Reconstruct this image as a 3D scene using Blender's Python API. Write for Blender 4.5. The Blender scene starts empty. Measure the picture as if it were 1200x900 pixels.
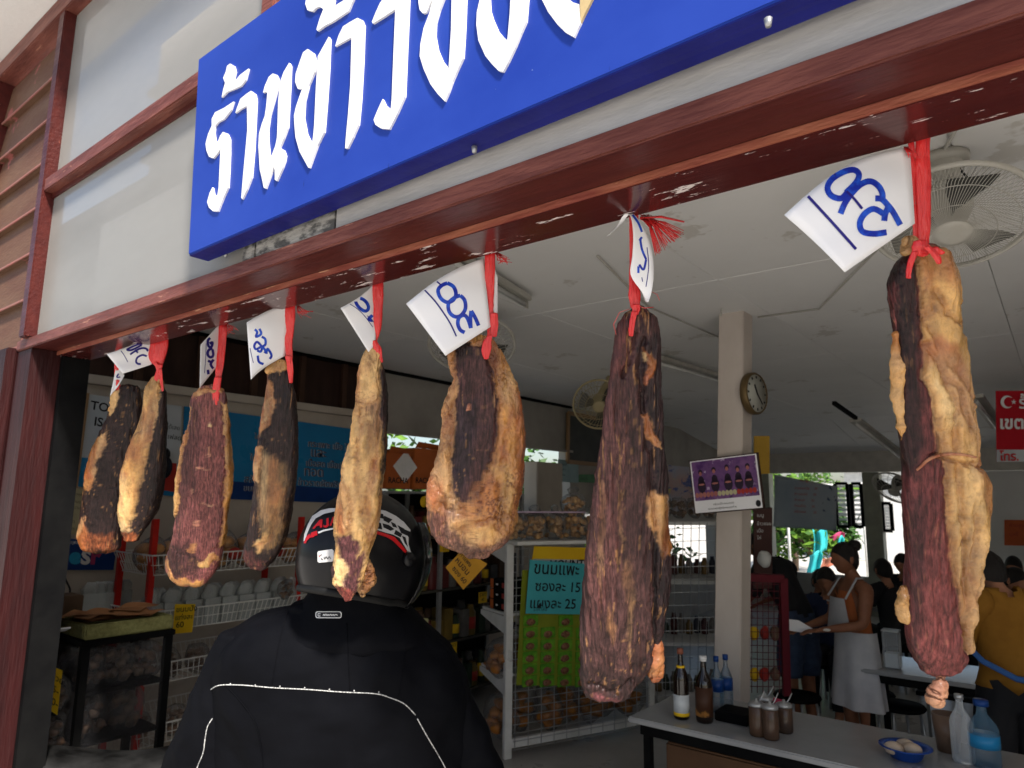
import bpy, bmesh, math, random
import numpy as np
from mathutils import Vector, Matrix
from mathutils.bvhtree import BVHTree
from mathutils.geometry import tessellate_polygon

random.seed(7)
sc = bpy.context.scene
col = sc.collection
R = math.radians

# ------------------------------------------------------------------ camera
CAM = Vector((0, 0, 1.85))
F, CX, CY = 820.0, 600.0, 450.0
AX = Vector((0.78769946, 0.09065975, 0.60935241))     # world X, Y, Z seen from the camera
AY = Vector((0.61594779, -0.13474966, -0.77617707))
AZ = Vector((0.01174201, 0.98672354, -0.16198391))
camdata = bpy.data.cameras.new('camera')
cam = bpy.data.objects.new('camera', camdata); col.objects.link(cam)
cam.matrix_world = Matrix(((AX[0], AX[1], AX[2], CAM[0]), (AY[0], AY[1], AY[2], CAM[1]), (AZ[0], AZ[1], AZ[2], CAM[2]), (0, 0, 0, 1)))
camdata.sensor_width = 36; camdata.lens = 36 * F / 1200
camdata.clip_start = 0.02; camdata.clip_end = 600
camdata.dof.use_dof = True; camdata.dof.focus_distance = 1.5; camdata.dof.aperture_fstop = 8.0
sc.camera = cam
CR = Vector((AX[0], AY[0], AZ[0])); CU = Vector((AX[1], AY[1], AZ[1])); CB = Vector((AX[2], AY[2], AZ[2]))

# ------------------------------------------------------------------ sky, sun, exposure
SUN_EL, SUN_AZ = R(47), R(117)          # azimuth from +Y towards +X
w = bpy.data.worlds.new('World'); sc.world = w; w.use_nodes = True
nt = w.node_tree
bg = nt.nodes['Background']
sky = nt.nodes.new('ShaderNodeTexSky'); sky.sky_type = 'NISHITA'; sky.sun_disc = False
sky.sun_elevation = SUN_EL; sky.sun_rotation = SUN_AZ
sky.dust_density = 2.0; sky.air_density = 1.0; sky.ozone_density = 0.6
nt.links.new(sky.outputs[0], bg.inputs[0]); bg.inputs[1].default_value = 0.095
sun = bpy.data.lights.new('sun', 'SUN'); sun.energy = 4.3; sun.angle = R(6); sun.color = (1.0, 0.94, 0.86)
so = bpy.data.objects.new('sun', sun); col.objects.link(so)
sd = Vector((math.sin(SUN_AZ) * math.cos(SUN_EL), math.cos(SUN_AZ) * math.cos(SUN_EL), math.sin(SUN_EL)))
so.rotation_euler = sd.to_track_quat('Z', 'Y').to_euler()
vs = sc.view_settings
vs.view_transform = 'Standard'; vs.look = 'None'; vs.gamma = 1.0; vs.use_curve_mapping = False
vs.exposure = 0.92
sc.cycles.max_bounces = 9; sc.cycles.diffuse_bounces = 5; sc.cycles.transparent_max_bounces = 10
sc.cycles.caustics_reflective = False; sc.cycles.caustics_refractive = False

# ------------------------------------------------------------------ helpers
def ray(x, y):
    c = Vector((x - CX, -(y - CY), -F))
    return Vector((AX.dot(c), AY.dot(c), AZ.dot(c)))
def OY(x, y, Y): d = ray(x, y); return CAM + d * (Y / d.y)
def OX(x, y, X): d = ray(x, y); return CAM + d * (X / d.x)
def OZ(x, y, Z): d = ray(x, y); return CAM + d * ((Z - CAM.z) / d.z)
def OD(x, y, D): return CAM + ray(x, y) * (D / F)
def depth(p): return -(p - CAM).dot(CB)
def srgb(r, g, b):
    f = lambda c: (c / 255 / 12.92) if c / 255 <= 0.04045 else ((c / 255 + 0.055) / 1.055) ** 2.4
    return (f(r), f(g), f(b))

def _lat(i, seed):
    h = (i[:, 0] * 374761393 + i[:, 1] * 668265263 + i[:, 2] * 2147483647 + seed * 974711) & 0xffffffff
    h = ((h ^ (h >> 13)) * 1274126177) & 0xffffffff
    h = (h ^ (h >> 16)) & 0xffff
    return h / 32767.5 - 1.0
def vnoise(p, seed=0):
    p = np.asarray(p, float); i = np.floor(p).astype(np.int64); f = p - i; f = f * f * (3 - 2 * f)
    o = 0
    for a in (0, 1):
        for b in (0, 1):
            for c in (0, 1):
                wgt = (f[:, 0] if a else 1 - f[:, 0]) * (f[:, 1] if b else 1 - f[:, 1]) * (f[:, 2] if c else 1 - f[:, 2])
                o = o + wgt * _lat(i + np.array([a, b, c]), seed)
    return o
def fbm(p, octv=4, seed=0, g=0.5):
    o = 0; a = 1.0; s = 0; p = np.asarray(p, float)
    for k in range(octv):
        o = o + a * vnoise(p, seed + k * 17); s += a; a *= g; p = p * 2.03 + 11.3
    return o / s

class MB:
    """collects shapes and links them as one mesh object"""
    def __init__(s): s.v = []; s.f = []; s.sm = []
    def add(s, vs_, fs, smooth=False):
        o = len(s.v); s.v += [tuple(v) for v in vs_]; s.f += [tuple(i + o for i in f) for f in fs]; s.sm += [smooth] * len(fs); return s
    def box(s, a, b):
        x0, y0, z0 = a; x1, y1, z1 = b
        return s.add([(x0,y0,z0),(x1,y0,z0),(x1,y1,z0),(x0,y1,z0),(x0,y0,z1),(x1,y0,z1),(x1,y1,z1),(x0,y1,z1)],
                     [(3,2,1,0),(4,5,6,7),(0,1,5,4),(1,2,6,5),(2,3,7,6),(3,0,4,7)])
    def obox(s, c, ex, ey, ez):
        c = Vector(c); ex = Vector(ex); ey = Vector(ey); ez = Vector(ez)
        if ex.cross(ey).dot(ez) < 0: ez = -ez
        P = [c + a*ex + b*ey + d*ez for d in (-1,1) for a, b in ((-1,-1),(1,-1),(1,1),(-1,1))]
        return s.add(P, [(3,2,1,0),(4,5,6,7),(0,1,5,4),(1,2,6,5),(2,3,7,6),(3,0,4,7)])
    def bar(s, p0, p1, w_, h_=None, up=(0,0,1)):
        p0 = Vector(p0); p1 = Vector(p1); d = p1 - p0; u = Vector(up)
        if abs(d.normalized().dot(u)) > .98: u = Vector((0,1,0))
        r = d.cross(u).normalized(); u2 = r.cross(d).normalized()
        return s.obox((p0+p1)/2, d/2, r*w_/2, u2*(h_ or w_)/2)
    def tube(s, pts, r, n=6, caps=True, flat=1.0):
        pts = [Vector(p) for p in pts]; m = len(pts); rr = r if hasattr(r, '__len__') else [r]*m
        V = []; t0 = (pts[1]-pts[0]).normalized()
        a = t0.orthogonal().normalized()
        for i, p in enumerate(pts):
            t = (pts[min(i+1,m-1)]-pts[max(i-1,0)]).normalized()
            a = (a - t*a.dot(t)).normalized(); b = t.cross(a)
            V += [p + (a*math.cos(2*math.pi*k/n) + b*math.sin(2*math.pi*k/n)*flat)*rr[i] for k in range(n)]
        Fc = [(i*n+k, i*n+(k+1)%n, (i+1)*n+(k+1)%n, (i+1)*n+k) for i in range(m-1) for k in range(n)]
        if caps: Fc += [tuple(reversed(range(n))), tuple((m-1)*n+k for k in range(n))]
        return s.add(V, Fc, True)
    def cyl(s, p0, p1, r0, r1=None, n=16): return s.tube([p0, p1], [r0, r0 if r1 is None else r1], n)
    def lathe(s, prof, c=(0,0,0), n=20, ax=(0,0,1)):
        c = Vector(c); ax = Vector(ax).normalized(); a = ax.orthogonal().normalized(); b = ax.cross(a)
        V = [c + ax*z + (a*math.cos(2*math.pi*k/n)+b*math.sin(2*math.pi*k/n))*max(r,1e-4) for r, z in prof for k in range(n)]
        m = len(prof)
        return s.add(V, [(i*n+k, i*n+(k+1)%n, (i+1)*n+(k+1)%n, (i+1)*n+k) for i in range(m-1) for k in range(n)] + [tuple(reversed(range(n))), tuple((m-1)*n+k for k in range(n))], True)
    def ell(s, c, rx, ry=None, rz=None, nu=14, nv=9, nz=0, seed=0, frame=None):
        ry = ry or rx; rz = rz or rx; c = Vector(c); V = []
        D = [Vector((math.sin(math.pi*j/nv)*math.cos(2*math.pi*i/nu), math.sin(math.pi*j/nv)*math.sin(2*math.pi*i/nu), math.cos(math.pi*j/nv))) for j in range(nv+1) for i in range(nu)]
        nn = vnoise(np.array([tuple(d*1.9) for d in D]) + seed*7.3, seed) if nz else np.zeros(len(D))
        for d, q in zip(D, nn):
            o = Vector((d.x*rx, d.y*ry, d.z*rz)) * (1 + nz*q)
            if frame: o = frame[0]*o.x + frame[1]*o.y + frame[2]*o.z
            V.append(c + o)
        return s.add(V, [(j*nu+i, (j+1)*nu+i, (j+1)*nu+(i+1)%nu, j*nu+(i+1)%nu) for j in range(nv) for i in range(nu)], True)
    def prism(s, loops, to3, t, nrm):
        """loops: outline and holes in 2-D, to3 maps them to space, extruded by t along nrm"""
        nrm = Vector(nrm); flat = [p for l in loops for p in l]
        tri = tessellate_polygon([[Vector((p[0], p[1], 0)) for p in l] for l in loops])
        A = [Vector(to3(*p)) for p in flat]; B = [a + nrm*t for a in A]; n = len(flat); fs = []
        for a, b, c in tri:
            q = (A[b]-A[a]).cross(A[c]-A[a]).dot(nrm) > 0
            fs.append((n+a,n+b,n+c) if q else (n+a,n+c,n+b)); fs.append((a,c,b) if q else (a,b,c))
        o = 0
        for l in loops:
            m = len(l)
            for i in range(m): fs.append((o+i, o+(i+1)%m, n+o+(i+1)%m, n+o+i))
            o += m
        return s.add(A+B, fs)
    def mesh(s, name):
        me = bpy.data.meshes.new(name); me.from_pydata(s.v, [], s.f)
        me.polygons.foreach_set('use_smooth', s.sm); me.validate(); me.update(); return me
    def build(s, name, m, parent=None, bevel=0, fix=True):
        me = s.mesh(name)
        if fix:
            bm = bmesh.new(); bm.from_mesh(me); bmesh.ops.recalc_face_normals(bm, faces=bm.faces)
            if bevel: bmesh.ops.bevel(bm, geom=[e for e in bm.edges if e.is_manifold and e.calc_face_angle(0) > .5], offset=bevel, segments=2, affect='EDGES', clamp_overlap=True)
            bm.to_mesh(me); bm.free()
        me.materials.append(m)
        return link(name, me, parent)
def link(name, me, parent=None):
    o = bpy.data.objects.new(name, me); col.objects.link(o)
    if parent is not None: setp(o, parent)
    return o
def setp(o, parent):
    o.parent = parent
    q = parent; M_ = Matrix()
    while q is not None: M_ = q.matrix_basis @ M_ if q.parent is None else q.matrix_basis @ q.matrix_parent_inverse.inverted_safe() @ M_; q = q.parent
    o.matrix_parent_inverse = Matrix.Translation(-rootloc(parent))
def rootloc(p):
    v = Vector((0,0,0)) if p.parent is not None else Vector(p.location)
    return v
def thing(name, loc, label, cat, group=None):
    o = bpy.data.objects.new(name, None); o.empty_display_size = .1; o.location = loc; col.objects.link(o)
    return tag(o, label, cat, group)
def tag(o, label, cat, group=None, kind=None):
    o['label'] = label; o['category'] = cat
    if group: o['group'] = group
    if kind: o['kind'] = kind
    return o
def struct(o): o['kind'] = 'structure'; return o
def copy_tree(o, delta, label=None):
    """a thing, its parts and sub-parts, moved by delta; meshes are shared"""
    c = o.copy(); col.objects.link(c); c.location = Vector(o.location) + Vector(delta)
    if label: c['label'] = label
    def kids(src, dst):
        for ch in [q for q in bpy.data.objects if q.parent == src]:
            k = ch.copy(); col.objects.link(k); k.parent = dst; kids(ch, k)
    kids(o, c); return c

# ------------------------------------------------------------------ materials
MATS = {}
def mat(name, c, rough=.55, metal=0, c2=None, vs_=6, stretch=(1,1,1), bump=.12, bs=45, spots=None, coat=0, spec=.28, rv=.12, trans=0, alpha=1, ior=1.45, sss=0, detail=6, thr=(.35,.65), emit=None):
    if name in MATS: return MATS[name]
    m = bpy.data.materials.new(name); m.use_nodes = True; n = m.node_tree.nodes; L = m.node_tree.links
    b = n['Principled BSDF']; tc = n.new('ShaderNodeTexCoord'); mp = n.new('ShaderNodeMapping'); mp.inputs['Scale'].default_value = stretch
    L.new(tc.outputs['Object'], mp.inputs[0])
    ns = n.new('ShaderNodeTexNoise'); ns.inputs['Scale'].default_value = vs_; ns.inputs['Detail'].default_value = detail; ns.inputs['Roughness'].default_value = .6
    L.new(mp.outputs[0], ns.inputs[0])
    rp = n.new('ShaderNodeMapRange'); rp.inputs[1].default_value = thr[0]; rp.inputs[2].default_value = thr[1]; L.new(ns.outputs[0], rp.inputs[0])
    mx = n.new('ShaderNodeMix'); mx.data_type = 'RGBA'
    c2 = c2 or tuple(x*.82 for x in c)
    mx.inputs[6].default_value = (*c, 1); mx.inputs[7].default_value = (*c2, 1); L.new(rp.outputs[0], mx.inputs[0])
    out = mx.outputs[2]
    for sp in (spots or []):
        s_n = n.new('ShaderNodeTexNoise'); s_n.inputs['Scale'].default_value = sp[1]; s_n.inputs['Detail'].default_value = 5; s_n.inputs['Roughness'].default_value = .7
        m2 = n.new('ShaderNodeMapping'); m2.inputs['Scale'].default_value = sp[3] if len(sp) > 3 else (1,1,1); m2.inputs['Location'].default_value = (3.1, 1.7, 5.2)
        L.new(tc.outputs['Object'], m2.inputs[0]); L.new(m2.outputs[0], s_n.inputs[0])
        r2 = n.new('ShaderNodeMapRange'); r2.inputs[1].default_value = sp[2]; r2.inputs[2].default_value = sp[2]+.03; L.new(s_n.outputs[0], r2.inputs[0])
        m3 = n.new('ShaderNodeMix'); m3.data_type = 'RGBA'; L.new(r2.outputs[0], m3.inputs[0]); L.new(out, m3.inputs[6]); m3.inputs[7].default_value = (*sp[0], 1); out = m3.outputs[2]
    L.new(out, b.inputs['Base Color'])
    b.inputs['Metallic'].default_value = metal; b.inputs['Specular IOR Level'].default_value = spec; b.inputs['IOR'].default_value = ior
    rr = n.new('ShaderNodeMapRange'); rr.inputs[3].default_value = max(rough-rv,.02); rr.inputs[4].default_value = min(rough+rv,1); L.new(ns.outputs[0], rr.inputs[0]); L.new(rr.outputs[0], b.inputs['Roughness'])
    if bump:
        n2 = n.new('ShaderNodeTexNoise'); n2.inputs['Scale'].default_value = bs; n2.inputs['Detail'].default_value = 5; L.new(mp.outputs[0], n2.inputs[0])
        bp = n.new('ShaderNodeBump'); bp.inputs['Strength'].default_value = bump; bp.inputs['Distance'].default_value = .01; L.new(n2.outputs[0], bp.inputs['Height']); L.new(bp.outputs[0], b.inputs['Normal'])
    if coat: b.inputs['Coat Weight'].default_value = coat; b.inputs['Coat Roughness'].default_value = .12
    if trans: b.inputs['Transmission Weight'].default_value = trans
    if alpha < 1: b.inputs['Alpha'].default_value = alpha
    if sss: b.inputs['Subsurface Weight'].default_value = sss; b.inputs['Subsurface Radius'].default_value = (.01,.004,.002)
    if emit: b.inputs['Emission Color'].default_value = (*emit, 1); b.inputs['Emission Strength'].default_value = 1
    MATS[name] = m; return m
def film(name, tint=(1,1,1), amount=.25, rough=.12, bump=.6):
    """thin clear plastic: mostly see-through with sharp wrinkled gloss"""
    if name in MATS: return MATS[name]
    m = bpy.data.materials.new(name); m.use_nodes = True; n = m.node_tree.nodes; L = m.node_tree.links
    b = n['Principled BSDF']; b.inputs['Base Color'].default_value = (*tint, 1); b.inputs['Roughness'].default_value = rough; b.inputs['Specular IOR Level'].default_value = .9
    t = n.new('ShaderNodeBsdfTransparent'); mx = n.new('ShaderNodeMixShader')
    fr = n.new('ShaderNodeLayerWeight'); fr.inputs[0].default_value = .25
    ma = n.new('ShaderNodeMath'); ma.operation = 'ADD'; ma.use_clamp = True; ma.inputs[1].default_value = amount
    ns = n.new('ShaderNodeTexNoise'); ns.inputs['Scale'].default_value = 28; ns.inputs['Detail'].default_value = 3
    bp = n.new('ShaderNodeBump'); bp.inputs['Strength'].default_value = bump; bp.inputs['Distance'].default_value = .02
    L.new(ns.outputs[0], bp.inputs['Height']); L.new(bp.outputs[0], b.inputs['Normal']); L.new(bp.outputs[0], fr.inputs['Normal'])
    L.new(fr.outputs['Facing'], ma.inputs[0]); L.new(ma.outputs[0], mx.inputs[0]); L.new(t.outputs[0], mx.inputs[1]); L.new(b.outputs[0], mx.inputs[2])
    L.new(mx.outputs[0], n['Material Output'].inputs[0])
    MATS[name] = m; return m

def text_mesh(s, size=1.0, ex=0.0, bold=0.0):
    cu = bpy.data.curves.new('lettering', 'FONT'); cu.body = s; cu.size = size; cu.extrude = ex; cu.offset = bold; cu.resolution_u = 3
    o = bpy.data.objects.new('lettering', cu); col.objects.link(o)
    dg = bpy.context.evaluated_depsgraph_get(); dg.update(); me = bpy.data.meshes.new_from_object(o.evaluated_get(dg))
    bpy.data.objects.remove(o); bpy.data.curves.remove(cu); return me
def text_on(s, origin, u, v, height, m, parent, name='lettering', width=None, lift=.0015, bold=0.0, ex=0.0, center=False):
    """flat lettering: origin is its lower-left corner, u and v unit directions of writing and up"""
    me = text_mesh(s, 1.0, ex, bold); u = Vector(u).normalized(); v = Vector(v).normalized(); n = u.cross(v).normalized()
    X = [q.co.copy() for q in me.vertices]
    if not X: return None
    x0 = min(q.x for q in X); x1 = max(q.x for q in X); y0 = min(q.y for q in X); y1 = max(q.y for q in X)
    sy = height/max(y1-y0,1e-6); sx = sy if width is None else width/max(x1-x0,1e-6)
    for q, c in zip(me.vertices, X):
        xx = (c.x-x0-(x1-x0)/2*(1 if center else 0))*sx
        q.co = Vector(origin) + u*xx + v*((c.y-y0)*sy) + n*(lift + c.z)
    me.materials.clear(); me.materials.append(m)
    return link(name, me, parent)

def bvh_of(me): return BVHTree.FromPolygons([v.co.copy() for v in me.vertices], [tuple(p.vertices) for p in me.polygons])
def stick(px_poly, bvh, off, m, name, parent, step=4.0, px=True):
    """a flat mark laid on a curved surface: outline seen from the front, cut fine, then dropped on the surface"""
    bm = bmesh.new(); tri = tessellate_polygon([[Vector((p[0], p[1], 0)) for p in px_poly]])
    vv = [bm.verts.new((p[0], p[1], 0)) for p in px_poly]
    for t in tri:
        try: bm.faces.new([vv[i] for i in t])
        except ValueError: pass
    for _ in range(6):
        es = [e for e in bm.edges if e.calc_length() > step]
        if not es: break
        bmesh.ops.subdivide_edges(bm, edges=es, cuts=1); bmesh.ops.triangulate(bm, faces=bm.faces)
    bad = []
    for q in bm.verts:
        d = ray(q.co.x, q.co.y).normalized(); h = bvh.ray_cast(CAM, d)
        if h[0] is None: bad.append(q); continue
        nn = h[1] if h[1].dot(d) < 0 else -h[1]
        q.co = h[0] + nn*off
    if bad: bmesh.ops.delete(bm, geom=bad, context='VERTS')
    me = bpy.data.meshes.new(name); bm.to_mesh(me); bm.free()
    for p in me.polygons: p.use_smooth = True
    me.materials.append(m); return link(name, me, parent)
def ribbon(pts, w_):
    """polyline in 2-D -> outline of a pen stroke"""
    ws = w_ if hasattr(w_, '__len__') else [w_]*len(pts); Lp = []; Rp = []
    for i, p in enumerate(pts):
        a = pts[max(i-1,0)]; b = pts[min(i+1,len(pts)-1)]; dx, dy = b[0]-a[0], b[1]-a[1]; l = math.hypot(dx,dy) or 1
        Lp.append((p[0]-dy/l*ws[i]/2, p[1]+dx/l*ws[i]/2)); Rp.append((p[0]+dy/l*ws[i]/2, p[1]-dx/l*ws[i]/2))
    return Lp, Rp
def smooth2(pts, k=4):
    P = [pts[0]]+list(pts)+[pts[-1]]; o = []
    for i in range(1, len(P)-2):
        for j in range(k):
            t = j/k; o.append(tuple(.5*((2*P[i][q]) + (P[i+1][q]-P[i-1][q])*t + (2*P[i-1][q]-5*P[i][q]+4*P[i+1][q]-P[i+2][q])*t*t + (-P[i-1][q]+3*P[i][q]-3*P[i+1][q]+P[i+2][q])*t**3) for q in range(len(P[0]))))
    return o+[tuple(pts[-1])]
def pen(strokes, w_, bvh, off, m, name, parent, sm=True):
    """pen strokes drawn on a surface, all in one mesh"""
    V = []; Fc = []
    for st in strokes:
        p = smooth2(st, 5) if sm and len(st) > 2 else [(st[0][0]+(st[-1][0]-st[0][0])*t/8, st[0][1]+(st[-1][1]-st[0][1])*t/8) for t in range(9)]
        Lp, Rp = ribbon(p, w_); ok = None
        for a, b in zip(Lp, Rp):
            hh = []
            for q in (a, b):
                d = ray(*q).normalized(); h = bvh.ray_cast(CAM, d)
                hh.append(None if h[0] is None else h[0] + (h[1] if h[1].dot(d) < 0 else -h[1])*off)
            if None in hh: ok = None; continue
            V += hh
            if ok is not None: Fc.append((ok, ok+1, len(V)-1, len(V)-2))
            ok = len(V)-2
    me = bpy.data.meshes.new(name); me.from_pydata([tuple(v) for v in V], [], Fc); me.materials.append(m)
    return link(name, me, parent)
def grid_mesh(P, nu, nv, closed=False):
    """P: array (nv, nu, 3)"""
    fs = []; e = nu if closed else nu-1
    for j in range(nv-1):
        for i in range(e): fs.append((j*nu+i, j*nu+(i+1)%nu, (j+1)*nu+(i+1)%nu, (j+1)*nu+i))
    return fs

# ------------------------------------------------------------------ colours of the place
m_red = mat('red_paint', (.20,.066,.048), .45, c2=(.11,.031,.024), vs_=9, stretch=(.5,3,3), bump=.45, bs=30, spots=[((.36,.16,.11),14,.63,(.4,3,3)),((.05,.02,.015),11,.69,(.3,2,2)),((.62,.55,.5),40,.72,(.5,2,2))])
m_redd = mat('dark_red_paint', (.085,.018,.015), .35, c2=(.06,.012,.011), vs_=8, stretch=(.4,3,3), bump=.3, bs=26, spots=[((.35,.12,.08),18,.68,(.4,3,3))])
m_post = mat('maroon_post_paint', (.036,.007,.007), .5, c2=(.02,.004,.0045), vs_=8, stretch=(3,3,.4), bump=.3, bs=26, spots=[((.25,.10,.08),22,.72,(3,3,.4))])
m_bare = mat('worn_batten', (.36,.13,.075), .5, c2=(.24,.06,.045), vs_=7, stretch=(.6,3,3), bump=.5, bs=30, spots=[((.6,.33,.2),20,.62,(.3,3,3))])
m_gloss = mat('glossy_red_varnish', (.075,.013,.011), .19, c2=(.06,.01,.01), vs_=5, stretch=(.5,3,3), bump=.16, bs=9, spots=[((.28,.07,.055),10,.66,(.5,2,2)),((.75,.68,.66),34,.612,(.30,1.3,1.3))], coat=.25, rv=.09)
m_clap = mat('brown_board_paint', (.145,.078,.045), .6, c2=(.11,.05,.032), vs_=4, stretch=(.6,2,2), bump=.3, bs=40, spots=[((.3,.1,.09),5,.6)])
m_clapedge = mat('pink_board_edge', (.25,.125,.095), .5, c2=(.33,.12,.1), vs_=14, stretch=(.6,2,2), bump=.3, bs=40)
m_white = mat('white_soffit_paint', (.8,.8,.79), .7, c2=(.74,.74,.73), vs_=1.5)
m_ceil = mat('ceiling_paint', (.86,.855,.84), .62, c2=(.81,.805,.79), vs_=1.2, bump=.05, bs=20, spots=[((.66,.64,.60),1.6,.62),((.60,.57,.51),4,.73),((.40,.38,.34),30,.77)])
m_wall = mat('cream_wall_paint', (.55,.50,.43), .7, c2=(.45,.40,.34), vs_=2.5)
m_wallg = mat('grey_wall_paint', (.42,.40,.36), .75, c2=(.33,.31,.28), vs_=2)
m_brown = mat('dark_brown_boards', (.045,.022,.016), .6, c2=(.025,.013,.01), vs_=5, stretch=(2,2,.5))
m_black = mat('black_paint', (.005,.005,.0055), .6, c2=(.009,.009,.009), vs_=6, spec=.03)
m_steel = mat('grey_steel', (.45,.46,.47), .35, .6, vs_=5)
m_whitem = mat('white_enamel', (.72,.72,.70), .35, c2=(.6,.6,.57), vs_=6, spots=[((.3,.28,.25),20,.7)])
m_column = mat('column_paint', (.56,.50,.45), .6, c2=(.47,.41,.36), vs_=3, stretch=(1,1,.5), spots=[((.3,.26,.22),9,.7)])
m_tile = mat('floor_tiles', (.42,.40,.37), .3, c2=(.34,.325,.30), vs_=3)
m_conc = mat('street_concrete', (.58,.55,.50), .85, c2=(.50,.48,.44), vs_=1.2, bump=.4, bs=30)
m_paper = mat('white_paper', (.86,.86,.88), .6, c2=(.83,.83,.85), vs_=4, bump=.08, bs=14)
m_ink = mat('blue_marker_ink', (.012,.03,.36), .35, c2=(.02,.10,.62), vs_=60, bump=0, thr=(.45,.62))
m_inkd = mat('dark_blue_pen', (.02,.015,.22), .4, bump=0)
m_navy = mat('navy_edge_paint', (.008,.01,.13), .4, c2=(.012,.016,.18), vs_=8)
m_blk = mat('black_ink', (.012,.012,.015), .5, bump=0)
m_wht = mat('white_print', (.8,.8,.8), .5, bump=0)
m_redp = mat('red_print', (.6,.02,.02), .4, bump=0)
m_yel = mat('yellow_card', (.85,.55,.02), .55, c2=(.80,.48,.015), vs_=5)

# ------------------------------------------------------------------ ground, floor, outside
struct(MB().box((-60,-60,-.12),(60,1.0,-.004)).build('street_ground', m_conc))
struct(MB().box((-60,13.4,-.12),(60,80,-.012)).build('yard_ground', m_conc))
struct(MB().box((-60,1.0,-.12),(-5.2,13.4,-.012)).build('side_ground', m_conc))
struct(MB().box((-5.2,1.0,-.12),(8,13.4,0)).build('shop_floor', m_tile))

# ------------------------------------------------------------------ ceiling
ceil = bpy.data.objects.new('ceiling', None); col.objects.link(ceil); ceil.location = (0, 5, 3.05); ceil['kind'] = 'structure'
def panel_mesh(w_, l_):
    return MB().box((-w_/2,-l_/2,0),(w_/2,l_/2,.02)).build('ceiling_panel', m_ceil, bevel=.003)
first = None
x = -5.0
for i in range(8):
    for j in range(4):
        cx_, cy_ = -5.0+1.2*i+.6, 1.20+2.4*j+1.2
        if first is None:
            first = panel_mesh(1.1972, 2.397); me = first.data; bpy.data.objects.remove(first); first = me
        o = link('ceiling_panel', first); o.parent = ceil; o.location = (cx_, cy_-5, .0)
slo = math.atan(.155)
for i in range(8):
    for j in range(2):
        yy = 10.8+.9 + j*1.8
        o = link('ceiling_panel', first); o.parent = ceil; o.location = (-5.0+1.2*i+.6, yy-5, -(yy-10.8)*.155+.002); o.rotation_euler = (-slo,0,0); o.scale = (1, 1.815/2.394, 1)
bk = MB().box((-5.4,1.17,3.08),(4.7,11.0,3.12)).build('ceiling_backing', m_ceil); bk.parent = ceil; bk.matrix_parent_inverse = Matrix.Translation((0,-5,-3.05))
bk = MB().add([(-5.4,10.8,3.085),(8,10.8,3.085),(8,14.6,2.50),(-5.4,14.6,2.50),(-5.4,10.8,3.12),(8,10.8,3.12),(8,14.6,2.54),(-5.4,14.6,2.54)],[(0,1,2,3),(4,5,6,7),(0,1,5,4),(2,3,7,6),(1,2,6,5),(0,3,7,4)]).build('ceiling_backing', m_ceil); bk.parent = ceil; bk.matrix_parent_inverse = Matrix.Translation((0,-5,-3.05))

# ------------------------------------------------------------------ shop front: posts, beams, glass, boards
front = thing('shop_facade', (-1,1.05,0), 'dark red painted wooden shop front with long lintel beam and dusty window panes above', 'facade')
MB().box((-3.30,.9457,2.417),(3.4,1.1635,2.458)).build('lintel_beam', m_red, front, bevel=.003)
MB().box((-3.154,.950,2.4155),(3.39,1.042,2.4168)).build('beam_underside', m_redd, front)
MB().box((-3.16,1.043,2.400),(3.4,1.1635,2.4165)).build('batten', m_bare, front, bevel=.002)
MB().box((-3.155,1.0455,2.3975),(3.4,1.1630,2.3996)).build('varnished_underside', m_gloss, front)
MB().box((-3.30,.955,0),(-3.155,1.06,2.4165)).build('post', m_post, front, bevel=.003)
MB().box((-3.24,1.061,0),(-3.13,1.16,2.396)).build('inner_post', m_black, front)
MB().box((3.2,.955,0),(3.34,1.16,2.397)).build('post', m_redd, front, bevel=.003)
# hook nail holes
for hx, hy in ((565,265),(288,347)):
    p = OY(hx, hy, .9990); q = MB().cyl(OZ(hx,hy,2.4172)+Vector((0,0,0)), OZ(hx,hy,2.4172)+Vector((0,0,-.012)), .008).build('knot_hole', m_blk, front)
# window frame above
MB().box((-3.225,.925,2.4585),(-3.165,1.01,3.98)).build('mullion', m_redd, front, bevel=.004)
MB().box((-3.165,.93,3.062),(3.4,1.0,3.118)).build('transom', m_red, front, bevel=.004)
MB().box((-3.165,.962,3.045),(3.4,.985,3.0615)).build('window_bead', m_redd, front)
xm = OY(313,4,.93).x
MB().box((xm-.03,.93,3.1185),(xm+.03,1.0,3.88)).build('mullion', m_red, front, bevel=.004)
MB().box((-4.2,.92,3.88),(3.4,1.02,3.97)).build('top_rail', m_red, front, bevel=.004)
MB().box((1.2,.93,2.4585),(1.26,1.0,3.061)).build('mullion', m_red, front, bevel=.004)
gm = bpy.data.materials.new('dusty_glass'); gm.use_nodes = True; n = gm.node_tree.nodes; L = gm.node_tree.links
b = n['Principled BSDF']; b.inputs['Base Color'].default_value = (.37,.36,.335,1); b.inputs['Roughness'].default_value = .30; b.inputs['Specular IOR Level'].default_value = .35
t = n.new('ShaderNodeBsdfTransparent'); mx = n.new('ShaderNodeMixShader'); ns = n.new('ShaderNodeTexNoise'); tc = n.new('ShaderNodeTexCoord'); mp = n.new('ShaderNodeMapping')
mp.inputs['Scale'].default_value = (1,1,2.5); mp.inputs['Rotation'].default_value = (0,.4,0); ns.inputs['Scale'].default_value = 1.1; ns.inputs['Detail'].default_value = 4
L.new(tc.outputs['Object'], mp.inputs[0]); L.new(mp.outputs[0], ns.inputs[0]); mr = n.new('ShaderNodeMapRange'); mr.inputs[1].default_value=.3; mr.inputs[2].default_value=.75; mr.inputs[3].default_value=.50; mr.inputs[4].default_value=.72
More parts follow.
